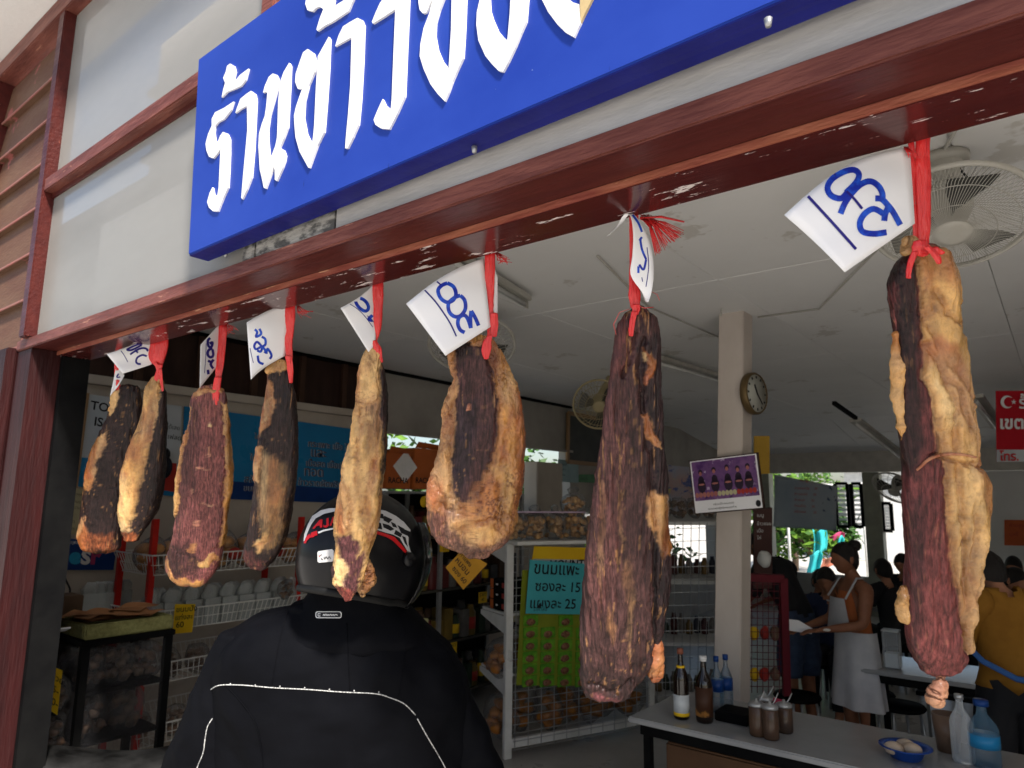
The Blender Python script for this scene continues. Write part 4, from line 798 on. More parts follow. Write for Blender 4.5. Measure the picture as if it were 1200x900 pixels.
# ------------------------------------------------------------------ things on the inner side wall
def quad_sheet(name, pts, m, parent=None, t=.004, n=None):
    """flat sheet through four 3-D corners (in order), real thickness"""
    P = [Vector(p) for p in pts]; nn = (P[1]-P[0]).cross(P[3]-P[0]).normalized()
    if nn.dot(CAM-P[0]) < 0: nn = -nn
    V = P + [p - nn*t for p in P]
    o = MB().add(V, [(0,1,2,3),(7,6,5,4),(0,4,5,1),(1,5,6,2),(2,6,7,3),(3,7,4,0)]).build(name, m, parent); return o, nn
def frame_of(pts):
    P = [Vector(p) for p in pts]   # order: top-left, top-right, bottom-right, bottom-left
    return P[3], (P[2]-P[3]).normalized(), (P[0]-P[3]).normalized()
def write_lines(lines, pts, m, parent, x0=.06, y0=.1, hgt=.1, gap=.15, name='lettering', bold=0.0, width=None, lift=.0015):
    """lines of lettering on a sheet; sizes are fractions of the sheet height"""
    o, u, v = frame_of(pts); H = (Vector(pts[0])-Vector(pts[3])).length; Wd = (Vector(pts[1])-Vector(pts[0])).length
    for i, s in enumerate(lines):
        if not s: continue
        s, xx = s if isinstance(s, tuple) else (s, x0)
        text_on(s, o + u*(Wd*xx) + v*(H*(1-y0-hgt-i*gap)), u, v, H*hgt, m, parent, name, width=(width*Wd if width else None), bold=bold, lift=lift)
def sheet_thing(name, pts, m, label, cat, group=None, t=.004):
    c = Vector(pts[3]); e = thing(name, c, label, cat, group); quad_sheet('sheet', pts, m, e, t); return e
WX = lambda x, y, o=.0: OX(x, y, -4.99+o)
m_pblue = mat('poster_blue', (.018,.22,.46), .3, c2=(.016,.18,.40), vs_=2, bump=0)
m_pblue2 = mat('poster_deep_blue', (.008,.045,.20), .35, bump=0)
m_pwhite = mat('poster_white', (.55,.58,.60), .35, c2=(.45,.5,.53), vs_=3, bump=0)
m_pcream = mat('cream_paper', (.55,.50,.30), .6, bump=0)
m_wood = mat('wood_strip', (.33,.20,.10), .5, vs_=12, stretch=(4,4,.5))
def px4(f, pts, o=0): return [f(x, y, o) for x, y in pts]
# blue poster
pts = px4(WX, [(216,476),(416,503),(416,590),(212,583)], .012)
e = sheet_thing('wall_poster', pts, m_pblue, 'wide blue poster with lines of Thai lettering on the inner side wall', 'poster')
quad_sheet('lower_band', [WX(214,560,.0135),WX(416,574,.0135),WX(416,590,.0135),WX(212,583,.0135)], m_pblue2, e, .001)
m_plet = mat('poster_lettering', (.10,.07,.10), .5, bump=0); m_plet2 = mat('poster_lettering_pale', (.35,.42,.5), .5, bump=0)
for mm_, lf, dx in ((m_plet2,.0030,.0),(m_plet,.0042,.004)):
    write_lines([('ไก่ ลูกชิ้น',.36+dx),('ผัดไทย',.43+dx),('ใหญ่ไข่',.34+dx),('ก๋วยเตี๋ยว',.43+dx),('สลัด ข้าวผัด',.31+dx),('ขนมทุกชนิด',.31+dx)], pts, mm_, e, y0=.20, hgt=.10, gap=.125, lift=lf, bold=.012 if mm_ is m_plet2 else 0)
    write_lines([('กระเพาะ เนื้อ ไก่',.68+dx),('และ',.70+dx),('เนื้อสด เนื้อเปื่อย',.67+dx),('ทอด',.66+dx),('ข้าวราดผัดพริกเนื้อ',.62+dx)], pts, mm_, e, y0=.20, hgt=.10, gap=.125, lift=lf, bold=.012 if mm_ is m_plet2 else 0)
# white poster
pts = px4(WX, [(104,462),(213,476),(210,582),(90,570)], .010)
e = sheet_thing('wall_poster', pts, m_pwhite, 'white and blue poster with dark capitals behind the two leftmost meat slabs', 'poster')
quad_sheet('blue_field', [WX(96,536,.0115),WX(106,537,.0115),WX(104,572,.0115),WX(91,570,.0115)], m_pblue, e, .001)
quad_sheet('blue_field', [WX(176,555,.0115),WX(211,558,.0115),WX(210,582,.0115),WX(174,579,.0115)], m_pblue, e, .001)
quad_sheet('red_card', [WX(191,541,.016),WX(207,543,.016),WX(206,577,.016),WX(190,574,.016)], mat('red_card',(.45,.03,.02),.5), e, .001)
MB().ell(WX(193,533,.02),.06,.03,.05,10,7).ell(WX(193,548,.02),.11,.02,.08,10,7).build('printed_figure', m_blk, e)
write_lines([('TO',.03),('IS',.09)], pts, m_blk, e, y0=.06, hgt=.10, gap=.17, bold=.02)
write_lines([('สั่งได้เลย',.78),('กาแฟสด',.78)], pts, m_blk, e, y0=.16, hgt=.06, gap=.12)
quad_sheet('frame_strip', [WX(101,460,.02),WX(105,461,.02),WX(91,572,.02),WX(86,571,.02)], m_wood, e, .015)
# small papers by the post
pts = px4(WX, [(81,481),(93,482),(89,523),(77,522)], .008); e = sheet_thing('notice', pts, m_paper, 'white notice with a red number beside the door post', 'notice'); write_lines(['ก 1'], pts, m_redp, e, y0=.2, hgt=.25, bold=.02)
pts = px4(WX, [(76,524),(87,525),(83,567),(72,566)], .008); e = sheet_thing('notice', pts, mat('green_card',(.01,.10,.035),.5), 'dark green card beneath the white notice by the door post', 'notice')
pts = px4(WX, [(85,572),(106,574),(102,628),(78,625)], .008); e = sheet_thing('notice', pts, m_pcream, 'cream sheet of small Thai handwriting above the blue advert', 'notice'); write_lines(['เปิดทุกวัน','ร้านอาหาร','ไม่มีวันหยุด','','ปิด','โทร 08'], pts, m_blk, e, y0=.08, hgt=.08, gap=.15)
pts = px4(WX, [(71,629),(137,640),(133,668),(66,668)], .008); e = sheet_thing('advert_card', pts, m_pblue2, 'blue advert card with white letters below the leftmost meat slab', 'advert')
write_lines(['โทรทุกเครือข่าย'], pts, m_wht, e, x0=.06, y0=.08, hgt=.16, bold=.01)
write_lines([('e',.18)], pts, mat('cyan_print',(.03,.35,.6),.5,bump=0), e, y0=.45, hgt=.38, bold=.05); write_lines([('S',.38)], pts, m_wht, e, y0=.38, hgt=.46, bold=.05); write_lines([('r',.55)], pts, mat('magenta_print',(.45,.05,.15),.5,bump=0), e, y0=.45, hgt=.38, bold=.05)
c = WX(112,660,.02); tag(MB().tube([WX(67,612,.02),WX(66,636,.03),WX(72,668,.03),WX(82,690,.05),WX(82,712,.1)], .006, 6).build('cable', m_blk), 'thin black cable hanging down the cream wall beside the blue advert', 'cable')
# fridge-like cream panel edge under the posters
tag(MB().box((-4.985,1.28,.4),(-4.90,1.8,1.30)).build('wall_cabinet', m_wall, bevel=.01), 'low cream cabinet against the side wall under the blue advert', 'cabinet')

# ------------------------------------------------------------------ red rack with white wire baskets
RX = -4.4
rack = thing('wire_rack', (RX,2.6,0), 'red metal rack carrying white wire baskets of packed goods against the side wall', 'rack')
m_redm = mat('red_enamel', (.55,.02,.012), .35, c2=(.42,.015,.01))
yN = OX(176,680,RX).y; yF = OX(351,650,RX).y
for yy in (yN, yF):
    for xx in (RX, RX-.42): MB().box((xx-.018,yy-.018,0),(xx+.018,yy+.018,OX(190,608,RX).z)).build('upright', m_redm, rack, bevel=.003)
def wire_basket(y0, y1, z, h, x0=RX+.06, x1=RX-.46, slope=.04):
    mb = MB(); r = .0028
    def ring(zz_, k, rr): 
        p = [(x0-k,y0+k,zz_),(x0-k,y1-k,zz_),(x1+k,y1-k,zz_),(x1+k,y0+k,zz_)]
        for i in range(4): mb.bar(p[i], p[(i+1)%4], rr*2)
    ring(z+h, 0, .004); ring(z, slope, .003); ring(z+h*.5, slope*.5, .002)
    n = int((y1-y0)/.035)
    for i in range(n+1):
        t = i/n; ya = y0+(y1-y0)*t; yb = y0+slope+(y1-y0-2*slope)*t
        for xx, k in ((x0,-1),(x1,1)): mb.bar((xx,ya,z+h),(xx+k*slope,yb,z), r*1.5)
        if i%2 == 0: mb.bar((x0-slope,yb,z),(x1+slope,yb,z), r*1.5)
    n = int((x0-x1)/.035)
    for i in range(n+1):
        t = i/n; xa = x1+(x0-x1)*t; xb = x1+slope+(x0-x1-2*slope)*t
        for yy, k in ((y0,1),(y1,-1)): mb.bar((xa,yy,z+h),(xb,yy+k*slope,z), r*1.5)
    return mb.build('wire_basket', m_whitem, rack, fix=False)
zb = [OX(203,y,RX+.06).z for y in (650,715,775,845)]
for z in zb: wire_basket(yN-.03, yF+.25, z-.12, .12)
m_film = film('clear_plastic', (.30,.30,.31), .05); m_filmc = film('cloudy_plastic', (.62,.66,.65), .34, .2)
m_bun = mat('bread_crust', (.66,.36,.14), .5, c2=(.48,.22,.07), vs_=14); m_rind = mat('fried_rind', (.66,.42,.20), .55, c2=(.42,.22,.09), vs_=40, bump=.6, bs=60)
m_pale = mat('white_sweets', (.62,.62,.60), .4, c2=(.35,.40,.38)); m_teal = mat('green_grey_film', (.12,.22,.20), .2, c2=(.28,.36,.33), vs_=20)
m_darkg = mat('dark_goods', (.13,.07,.045), .4, c2=(.24,.17,.12), vs_=20); m_redl = mat('red_label', (.42,.04,.03), .45); m_orng = mat('orange_carton', (.50,.13,.03), .6, c2=(.40,.10,.025), vs_=4)
GOODS = {}
def bag_proto(kind):
    if kind in GOODS: return GOODS[kind]
    rnd = random.Random(len(GOODS)+3); inner = MB(); sh = MB(); hh = .2
    if kind == 'buns':
        for k in range(6): inner.ell((rnd.uniform(-.05,.05), rnd.uniform(-.05,.05), .035+.055*(k//2)), .055, .05, .035, 10, 6, .1, k)
        sh.ell((0,0,.10),.10,.095,.115,14,9,.18,2); m1 = m_bun
    elif kind == 'rind':
        for k in range(26): inner.ell((rnd.uniform(-.075,.075), rnd.uniform(-.05,.05), rnd.uniform(.02,.15)), rnd.uniform(.018,.03), rnd.uniform(.014,.024), rnd.uniform(.014,.024), 7, 5, .45, k)
        sh.ell((0,0,.095),.105,.075,.105,14,9,.2,5); sh.ell((0,0,.205),.05,.03,.035,10,5,.4,9); m1 = m_rind
    elif kind == 'sweets':
        inner.box((-.035,-.02,0),(.035,.02,.11)); sh.box((-.042,-.027,-.002),(.042,.027,.115)); sh.ell((0,0,.135),.04,.018,.04,10,6,.4,3); m1 = m_pale
    elif kind == 'noodle':
        for k in range(14): inner.ell((rnd.uniform(-.06,.06), rnd.uniform(-.05,.05), rnd.uniform(.02,.16)), .03,.025,.022,7,5,.5,k)
        sh.ell((0,0,.10),.095,.08,.115,12,8,.25,6); m1 = m_darkg
    else:
        for k in range(12): inner.ell((rnd.uniform(-.07,.07), rnd.uniform(-.06,.06), rnd.uniform(.03,.18)), .045,.04,.03,8,5,.5,k)
        sh.ell((0,0,.12),.12,.10,.14,12,8,.25,6); m1 = mat('amber_chips',(.42,.17,.03),.4,c2=(.28,.10,.02),vs_=20)
    a = inner.mesh(kind); a.materials.append(m1); b_ = sh.mesh(kind+'_film'); b_.materials.append(m_film if kind != 'sweets' else m_filmc)
    GOODS[kind] = (a, b_); return GOODS[kind]
def goods(kind, loc, label, cat='bag', group=None, s=1.0, rz=0.0, extra=None):
    a, b_ = bag_proto(kind); t = thing(cat.replace(' ','_')+'_of_'+{'buns':'buns','rind':'pork_rind','sweets':'sweets','noodle':'dried_food','chips':'chips'}[kind], loc, label, cat, group)
    t.rotation_euler = (0,0,rz); t.scale = (s,s,s)
    for nme, me in (('contents',a),('clear_film',b_)):
        o = bpy.data.objects.new(nme, me); col.objects.link(o); o.parent = t
    return t
rg = random.Random(4)
for k in range(9):
    y = yN+.04+k*.17; goods('buns', (RX-.12-.05*(k%2), y, zb[0]-.115), 'clear bag of buns in the top wire basket, beside the upright', 'bag', 'bags of buns in the top wire basket', .95+.2*rg.random(), rg.random()*3)
    if k%2: 
        q = (RX-.015, y, zb[0]-.02); tag(MB().ell(q,.035,.05,.04,10,6).build('sweet_tub', m_redl), 'small red labelled pack among the buns in the top wire basket', 'pack', 'red packs among the buns')
for k in range(17):
    goods('sweets', (RX-.02-.06*(k%2), yN+.03+k*.062, zb[1]-.115), 'clear pack of white sweets in the second wire basket', 'pack', 'packs of white sweets in the second wire basket', 1.35, 1.57+rg.uniform(-.2,.2))
for k in range(8): goods('noodle', (RX-.1, yN+.05+k*.17, zb[2]-.115), 'dark bag of dried food in the third wire basket', 'bag', 'dark bags in the third wire basket', .8, rg.random()*3)
for k in range(6): goods('noodle', (RX-.1, yN+.05+k*.22, zb[3]-.115), 'dark bag of dried food in the lowest wire basket', 'bag', 'dark bags in the lowest wire basket', .8, rg.random()*3)
for k in range(10): goods('sweets', (-4.86, 1.95+.05*(k%5), .98+.13*(k//5)), 'small white pack piled against the wall beside the red upright', 'pack', 'white packs piled by the red upright', 1.1, 1.2)
# hanging bunch by the red upright
e = goods('noodle', OX(334,700,RX+.1), 'hanging bunch of small dried fish bags with white labels beside the red upright', 'bag', None, .6)
# yellow price cards
def price_card(corners, D, label, lines, dz=(0,0,0,0), hgt=.2, gap=.26, m=None, ink=None, xs0=.1):
    pts = [OD(x,y,D-z) for (x,y), z in zip(corners, dz)]
    e = thing('price_card', pts[3], label, 'price card', 'yellow price cards on the goods' if m is None else None); quad_sheet('card', pts, m or m_yel, e, .002)
    write_lines(lines, pts, ink or m_blk, e, x0=xs0, y0=.08, hgt=hgt, gap=gap, bold=.012, lift=.002); return e
DB = depth(Vector((RX+.1, yN+.2, 1.1)))
price_card([(205,708),(229,708),(225,741),(202,743)], DB-.02, 'yellow card reading 60 clipped to the second wire basket', ['ขนมปัง','แท่งละ',('60',.15)], hgt=.2, gap=.26)

# ------------------------------------------------------------------ black display table with woven tray
BX = -3.9; A_ = OX(100,752,BX); B_ = OX(200,738,BX); zt = A_.z
dt = thing('display_table', (BX-.2,(A_.y+B_.y)/2,0), 'black framed display table with clear bags inside, under the woven tray', 'table')
MB().box((BX-.42,A_.y-.01,zt-.03),(BX,B_.y+.03,zt)).build('tabletop', m_black, dt, bevel=.004)
for xx in (BX-.02,BX-.40):
    for yy in (A_.y+.01, B_.y): MB().box((xx-.018,yy-.018,0),(xx+.018,yy+.018,zt-.031)).build('leg', m_black, dt)
for z in (.62,.86): MB().box((BX-.40,A_.y+.03,z),(BX-.01,B_.y-.02,z+.02)).build('shelf', m_black, dt)
MB().box((BX-.41,A_.y-.004,.3),(BX-.03,A_.y-.001,zt-.04)).build('clear_side', film('clear_sheet',(.10,.10,.11),.03,.12,.35), dt); MB().box((BX-.006,A_.y+.02,.3),(BX-.003,B_.y-.02,zt-.04)).build('clear_front', film('clear_sheet',(.10,.10,.11),.03,.12,.35), dt)
for k in range(4): goods('noodle', (BX-.12-.14*(k%2), A_.y+.1+.18*(k//2), .64), 'clear bag of dried snacks on the lower shelf of the black display table', 'bag', 'bags inside the black display table', 1.0, k)
for k in range(6): goods('noodle', (BX-.10-.13*(k%2), A_.y+.07+.14*(k//2), .885), 'clear bag of dried snacks on the upper shelf of the black display table', 'bag', 'bags inside the black display table', .95, k)
for k in range(6): goods('noodle', (BX-.13-.13*(k%3), A_.y-.07, .60+.2*(k//3)), 'clear bag hanging at the open end of the black display table', 'bag', 'bags hung on the end of the display table', .9, k)
price_card([(57,779),(73,786),(67,838),(48,826)], depth(Vector((BX-.15,A_.y-.2,.9)))-.02, 'tilted yellow card reading 35 on the bags at the end of the display table', ['กล้วย',('35-',.3),('20-',.4)], hgt=.17, gap=.29)
tr = thing('woven_tray', (BX-.2,A_.y+.2,zt), 'pale green woven tray full of folded brown paper on the black display table', 'tray')
m_weave = mat('woven_straw', (.30,.30,.12), .8, c2=(.20,.19,.07), vs_=50, bump=1, bs=70)
mb = MB(); x0, x1, y0, y1 = BX-.40, BX-.015, A_.y-.0, B_.y+.02
for (a,b_,c_,d_) in ((x0,x0+.025,y0,y1),(x1-.025,x1,y0,y1),(x0+.0251,x1-.0251,y0,y0+.025),(x0+.0251,x1-.0251,y1-.025,y1)): mb.box((a,c_,zt+.002),(b_,d_,zt+.075))
mb.box((x0+.0252,y0+.0252,zt+.002),(x1-.0252,y1-.0252,zt+.03)); mb.build('basketwork', m_weave, tr, bevel=.008)
bp_ = thing('brown_paper', (BX-.2,A_.y+.2,zt+.03), 'crumpled brown wrapping papers piled on the woven tray', 'paper pile')
m_kraft = mat('brown_wrapping_paper', (.34,.16,.07), .7, c2=(.25,.11,.045), vs_=8)
for k in range(9):
    cxp, cyp = BX-.2+rg.uniform(-.07,.07), (A_.y+B_.y)/2+rg.uniform(-.12,.12); a = rg.random()*3; n = 7; V = []
    ph = rg.random()*6
    for j in range(n):
        for i in range(n):
            u, v = (i/(n-1)-.5)*.26, (j/(n-1)-.5)*.17
            V.append((cxp+u*math.cos(a)-v*math.sin(a), cyp+u*math.sin(a)+v*math.cos(a), zt+.075+k*.004+.012*math.sin(u*22+ph)*math.cos(v*17+ph)))
    o = MB().add(V,[(j*n+i,j*n+i+1,(j+1)*n+i+1,(j+1)*n+i) for j in range(n-1) for i in range(n-1)],True).build('sheet', m_kraft, bp_, fix=False)
tag(MB().obox(OX(72,738,BX-.05),(.0,.03,.0),(.03,0,.01),(0,0,.004)).build('folded_paper', m_paper), 'small folded white paper at the corner of the black display table', 'paper')
tag(MB().box((BX-.62,A_.y-.12,.9),(BX-.45,A_.y+.15,zt+.17)).build('brown_carton', mat('dark_carton',(.06,.035,.02),.7), bevel=.005), 'dark brown carton standing behind the woven tray by the post', 'carton')

# ------------------------------------------------------------------ wall shelf unit with orange cartons on top
SX = -4.45; ya = OX(452,572,SX).y; yb = OX(612,560,SX).y; zt2 = OX(480,573,SX).z
su = thing('shelf_unit', (SX-.2,(ya+yb)/2,0), 'grey metal shelf unit packed with dark goods along the side wall behind the helmet', 'shelf unit')
for yy in (ya, ya+.36*(yb-ya)/1.0, yb):
    for xx in (SX, SX-.45): MB().box((xx-.015,yy-.02,0),(xx+.015,yy+.02,zt2-.021)).build('upright', m_steel, su)
zsh = [zt2-.02] + [OX(520,y,SX).z for y in (628,690,752,815)]
for z in zsh: MB().box((SX-.46,ya,z-.02),(SX+.02,yb,z)).build('shelf', m_steel if z == zsh[0] else mat('dark_shelf',(.06,.055,.045),.5), su, bevel=.003)
MB().box((SX-.47,ya,.1),(SX-.461,yb,zt2-.03)).build('back_panel', m_black, su)
nobj = 0
for si, z in enumerate(zsh[1:]):
  for xr_ in (0, .19):
    y = ya+.06
    while y < yb-.06:
        w_ = rg.choice((.08,.1,.12)); h = rg.uniform(.16,.29); kind = rg.random()
        c_ = rg.choice([(.05,.05,.055),(.09,.05,.03),(.16,.15,.14),(.12,.02,.02),(.03,.05,.03),(.2,.13,.03)])
        mm = mat('tin_%d' % int(c_[0]*100+c_[1]*1000), c_, .4, c2=tuple(q*.6 for q in c_))
        if kind < .6:
            o = MB().lathe([(w_*.42,0),(w_*.45,.01),(w_*.45,h*.75),(w_*.3,h*.85),(w_*.3,h),(w_*.1,h)], (SX-.06-xr_,y,z+.002), 12).build('jar', mm); lb = 'dark jar standing in the row on the metal shelf unit'
            tag(o, lb, 'jar', 'jars on the metal shelf unit')
            if rg.random() < .6:
                MB().lathe([(w_*.462,h*.2),(w_*.462,h*.6)], (SX-.06-xr_,y,z+.002), 12).build('label', rg.choice((m_yel,m_redl,m_pwhite,m_orng,m_pcream)), o, fix=False)
        else:
            o = MB().box((SX-.18-xr_,y-w_*.45,z+.002),(SX-.01-xr_,y+w_*.45,z+h)).build('packet', mm, bevel=.004); tag(o, 'dark packet standing in the row on the metal shelf unit', 'packet', 'packets on the metal shelf unit')
        y += w_+.006
for k, (xa, xb, yt, lab) in enumerate(((451,482,531,'orange carton with a white diamond mark on the shelf unit, nearer to the helmet'),(483,520,526,'orange carton with dark lettering on the shelf unit, farther from the helmet'))):
    pa = OX(xa,570,SX); pb = OX(xb,570,SX); e = thing('orange_carton', (SX-.2,(pa.y+pb.y)/2,zt2), lab, 'carton')
    zc = OX((xa+xb)/2, yt, SX).z
    MB().box((SX-.38,pa.y+.01,zt2+.001),(SX,pb.y-.01,zc)).build('box', m_orng, e, bevel=.006)
    MB().add([(SX,pa.y+.02,zc),(SX+.06,pa.y+.0,zc+.05),(SX+.06,pb.y-.02,zc+.03),(SX,pb.y-.02,zc)],[(0,1,2,3)]).build('flap', m_orng, e, fix=False)
    if k == 0:
        c_ = OX(475,547,SX+.002); MB().obox(c_,(0,.07,.07),(0,-.07,.07),(.001,0,0)).build('printed_diamond', m_wht, e)
    text_on('RACHA', OX(xa+4,566,SX+.003), (0,1,0), (0,0,1), .05, m_blk, e, bold=.02)
for k in range(3):
    p = OX(556+k*16,560,SX-.1); 
tag(MB().box((SX-.3,OX(570,560,SX).y,zt2+.001),(SX-.05,OX(600,560,SX).y,zt2+.3)).build('storage_box', m_black, bevel=.01), 'black storage box on the far end of the metal shelf unit', 'box')
c_ = OX(497,588,SX+.02); tag(MB().cyl(c_, c_+Vector((.004,0,0)), .05).build('yellow_emblem', m_yel), 'round yellow emblem on a dark tin in the shelf unit above the helmet', 'emblem')

for (x_, y_, t_, w2_) in ((521,640,'25','upper'),(566,700,'40','middle'),(530,760,'35','lower')):
    c_ = OX(x_,y_,SX+.03); pp = [c_+Vector((0,a_,b2_)) for a_, b2_ in ((-.06,.05),(.06,.05),(.06,-.05),(-.06,-.05))]
    e = sheet_thing('price_card', pp, m_yel, 'small yellow card reading %s on the %s board of the metal shelf unit' % (t_, w2_), 'price card'); write_lines(['ราคา',(t_,.3)], pp, m_blk, e, y0=.1, hgt=.3, gap=.45)
# ------------------------------------------------------------------ far end of the side wall
o = MB().box((-4.98,OX(620,560,-4.9).y,1.70),(-4.78,OX(650,560,-4.9).y,2.28)).build('wall_box', m_wall, bevel=.01); tag(o, 'tall cream electrical box high on the side wall behind the widest meat slab', 'electrical box')
pts = px4(WX, [(654,538),(678,541),(678,566),(654,564)], .012); e = sheet_thing('notice', pts, mat('pale_blue_card',(.30,.45,.48),.5), 'pale blue notice beside the blackboard on the far side wall', 'notice'); write_lines(['ประกาศ','กรุณา','ทุกคน'], pts, m_blk, e, x0=.15, y0=.15, hgt=.12, gap=.25)
pts = px4(WX, [(679,556),(700,556),(700,566),(677,565)], .012); e = sheet_thing('notice', pts, mat('green_note',(.06,.25,.10),.5), 'small green note under the blackboard', 'notice'); write_lines(['ห้องน้ำ'], pts, m_blk, e, x0=.1, y0=.2, hgt=.5)
pts = px4(WX, [(648,558),(653,559),(653,572),(648,571)], .012); sheet_thing('notice', pts, m_redl, 'tiny dark red card beside the cream electrical box', 'notice')
pts = px4(WX, [(666,484),(716,494),(716,546),(665,541)], .03); e = thing('blackboard', pts[3], 'framed blackboard high on the far side wall beside the small round fan', 'blackboard'); quad_sheet('board', pts, mat('board_slate',(.025,.03,.03),.5,c2=(.05,.055,.05),vs_=4), e, .01)
P4 = px4(WX, [(666,484),(716,494),(716,546),(665,541)], .035)
for i in range(4): MB().bar(P4[i], P4[(i+1)%4], .05, .03, up=(1,0,0)).build('frame', m_wood, e)
# colourful poster and other things near the post
YP = 9.0
pts = [OD(*p, 8.6) for p in ((783,545),(832,550),(832,602),(784,601))]; e = sheet_thing('wall_poster', pts, mat('pale_print',(.35,.42,.55),.4,c2=(.55,.35,.30),vs_=3,bump=0,spots=[((.12,.16,.4),4,.55),((.6,.55,.2),5,.6)]), 'faded colourful poster hanging behind the framed group picture', 'poster')
# hanging white cable box of the ceiling beside widest slab etc
tag(MB().cyl(OD(609,640,7.5), OD(611,520,7.5), .02).build('pipe', m_whitem), 'white vertical pipe at the far side wall behind the widest meat slab', 'pipe')

# ------------------------------------------------------------------ white display stand with wire grid
th = R(23); U = Vector((math.sin(th), math.cos(th), 0)); Vv = Vector((-math.cos(th), math.sin(th), 0)); Zu = Vector((0,0,1))
O_ = OZ(594,889,0); O_.z = 0
gs = thing('display_stand', O_, 'white metal display stand with angled brackets and a wire grid side', 'display stand')
def on_grid(x, y, off=0.0):
    """point of the grid side of the stand seen at (x, y)"""
    d = ray(x, y); n = Vv; t = (O_ - Vv*off - CAM).dot(n)/d.dot(n); return CAM + d*t
HT = on_grid(600,637).z; LEN = (on_grid(760,700)-O_).dot(U)
for k, l in enumerate((0, LEN)):
    c_ = O_+U*l; MB().obox(c_+Zu*HT/2, U*.03, Vv*.02, Zu*HT/2).build('upright', m_whitem, gs, bevel=.004)
for z, l0 in ((HT-.02,.46),(.98,.46),(.55,.46)):
    mb = MB()
    if l0:
        a = O_+Zu*z; 
        for l in (0, LEN):
            b0 = a+U*l; P = [b0+Vv*.02, b0+Vv*.44-Zu*.0, b0+Vv*.44-Zu*.035, b0+Vv*.02-Zu*.13]
            mb2 = MB(); V = [p+U*s for s in (-.012,.012) for p in P]; mb2.add(V,[(0,1,2,3),(7,6,5,4),(0,4,5,1),(1,5,6,2),(2,6,7,3),(3,7,4,0)]).build('bracket', m_whitem, gs)
        MB().obox(a+U*LEN/2+Vv*.23+Zu*.012, U*LEN/2, Vv*.21, Zu*.010).build('shelf', m_whitem, gs, bevel=.003)
MB().obox(O_+U*(LEN/2)+Vv*.06+Zu*(HT+.012), U*(LEN/2+.03), Vv*.24, Zu*.012).build('top_shelf', m_whitem, gs, bevel=.004)
mb = MB(); n = 11
for i in range(n+1): c_ = O_-Vv*.025+U*(.05+(LEN-.1)*i/n); mb.bar(c_+Zu*.05, c_+Zu*(HT-.03), .0045)
for i in range(26): c_ = O_-Vv*.0295+Zu*(.06+(HT-.1)*i/25); mb.bar(c_+U*.03, c_+U*(LEN-.03), .0045)
mb.build('wire_grid', m_steel, gs, fix=False)
MB().obox(O_+U*LEN/2+Zu*.1, U*LEN/2, Vv*.018, Zu*.03).build('bottom_rail', m_whitem, gs)
# goods on the stand
for k in range(6): 
    c_ = O_+U*(.06+.185*k)+Vv*.04+Zu*(HT+.025); goods('rind', c_, 'puffy clear bag of fried pork rind on top of the white display stand', 'bag', 'bags of pork rind on the white display stand', 1.12, th+k)
for k in range(1):
    c_ = O_+U*(.62+.2*k)+Vv*.06+Zu*(HT+.2); goods('rind', c_, 'clear bag of fried pork rind lying on the others on the white stand', 'bag', None, 1.0, th+k*2)
tag(MB().obox(O_+U*.35+Vv*.03+Zu*(HT+.235), U*.34, Vv*.05, Zu*.006).build('plastic_sheet', mat('lilac_film',(.55,.42,.55),.3)), 'lilac plastic sheet lying over the bags of pork rind', 'plastic sheet')
zc = .992
for k in range(3):
    o = thing('tea_box', O_+U*.12+Vv*.17+Zu*(zc+.052+.077*k), 'black carton with an orange end, %s of the three on the white bracket shelf' % ('lowest','middle','topmost')[k], 'carton', 'black cartons stacked on the bracket shelf')
    c_ = O_+U*.14+Vv*.16+Zu*(zc+.052+.077*k)
    MB().obox(c_, U*.14, Vv*.13, Zu*.036).build('box', m_black, o, bevel=.003); MB().obox(c_+Vv*.115-U*.141, U*.001, Vv*.025, Zu*.034).build('orange_end', m_orng, o)
    MB().obox(c_-Vv*.08-U*.141, U*.001, Vv*.03, Zu*.018).build('red_emblem', m_redl, o)
    MB().obox(c_+Vv*.03-U*.141, U*.001, Vv*.015, Zu*.006).build('print_line', m_wht, o)
for k in range(8): goods('noodle', O_+U*(.1+.13*k)+Vv*.28+Zu*.992, 'dark bag of dried food on the middle bracket shelf', 'bag', 'dark bags on the bracket shelf', .9, k)
for k in range(7): goods('chips', O_+U*(.0+.22*k)+Vv*(.22 if k%2 else .1)+Zu*(.56 if k<4 else .58), 'clear bag of amber chips behind the wire grid near the floor', 'bag', 'bags of amber chips on the lowest shelf', 1.05, k*1.3)
for k in range(7): goods('chips', O_+U*(.05+.2*k)+Vv*(.16+.1*(k%2))+Zu*.12, 'clear bag of amber chips standing on the floor behind the wire grid', 'bag', 'bags of amber chips on the floor', 1.2, k*1.1)
# hung cards on the grid
g4 = lambda L_, o=.04: [on_grid(x,y,o) for x, y in L_]
pts = g4([(626,640),(691,642),(690,662),(622,668)], .035); e = sheet_thing('header_card', pts, m_yel, 'yellow header card over the hanging snack packs', 'card'); quad_sheet('white_band', g4([(625,655),(690,656),(690,670),(622,672)],.037), m_pwhite, e, .001)
pts2 = g4([(625,655),(690,656),(690,670),(622,672)],.040); write_lines(['MOUNTAIN'], pts2, m_blk, e, x0=.3, y0=.1, hgt=.6, bold=.02)
sp = thing('snack_sheet', g4([(608,803)])[0], 'green sheet of small snack packs hanging on the wire grid', 'snack sheet')
quad_sheet('backing_card', g4([(612,668),(697,668),(690,804),(605,803)],.045), mat('yellow_green_card',(.22,.26,.02),.5), sp, .001)
m_gp = mat('green_snack_foil', (.06,.22,.02), .22, c2=(.16,.36,.03), vs_=20, bump=.4, bs=30); m_br = mat('brown_snack_print', (.10,.035,.02), .3, c2=(.3,.15,.08), vs_=60)
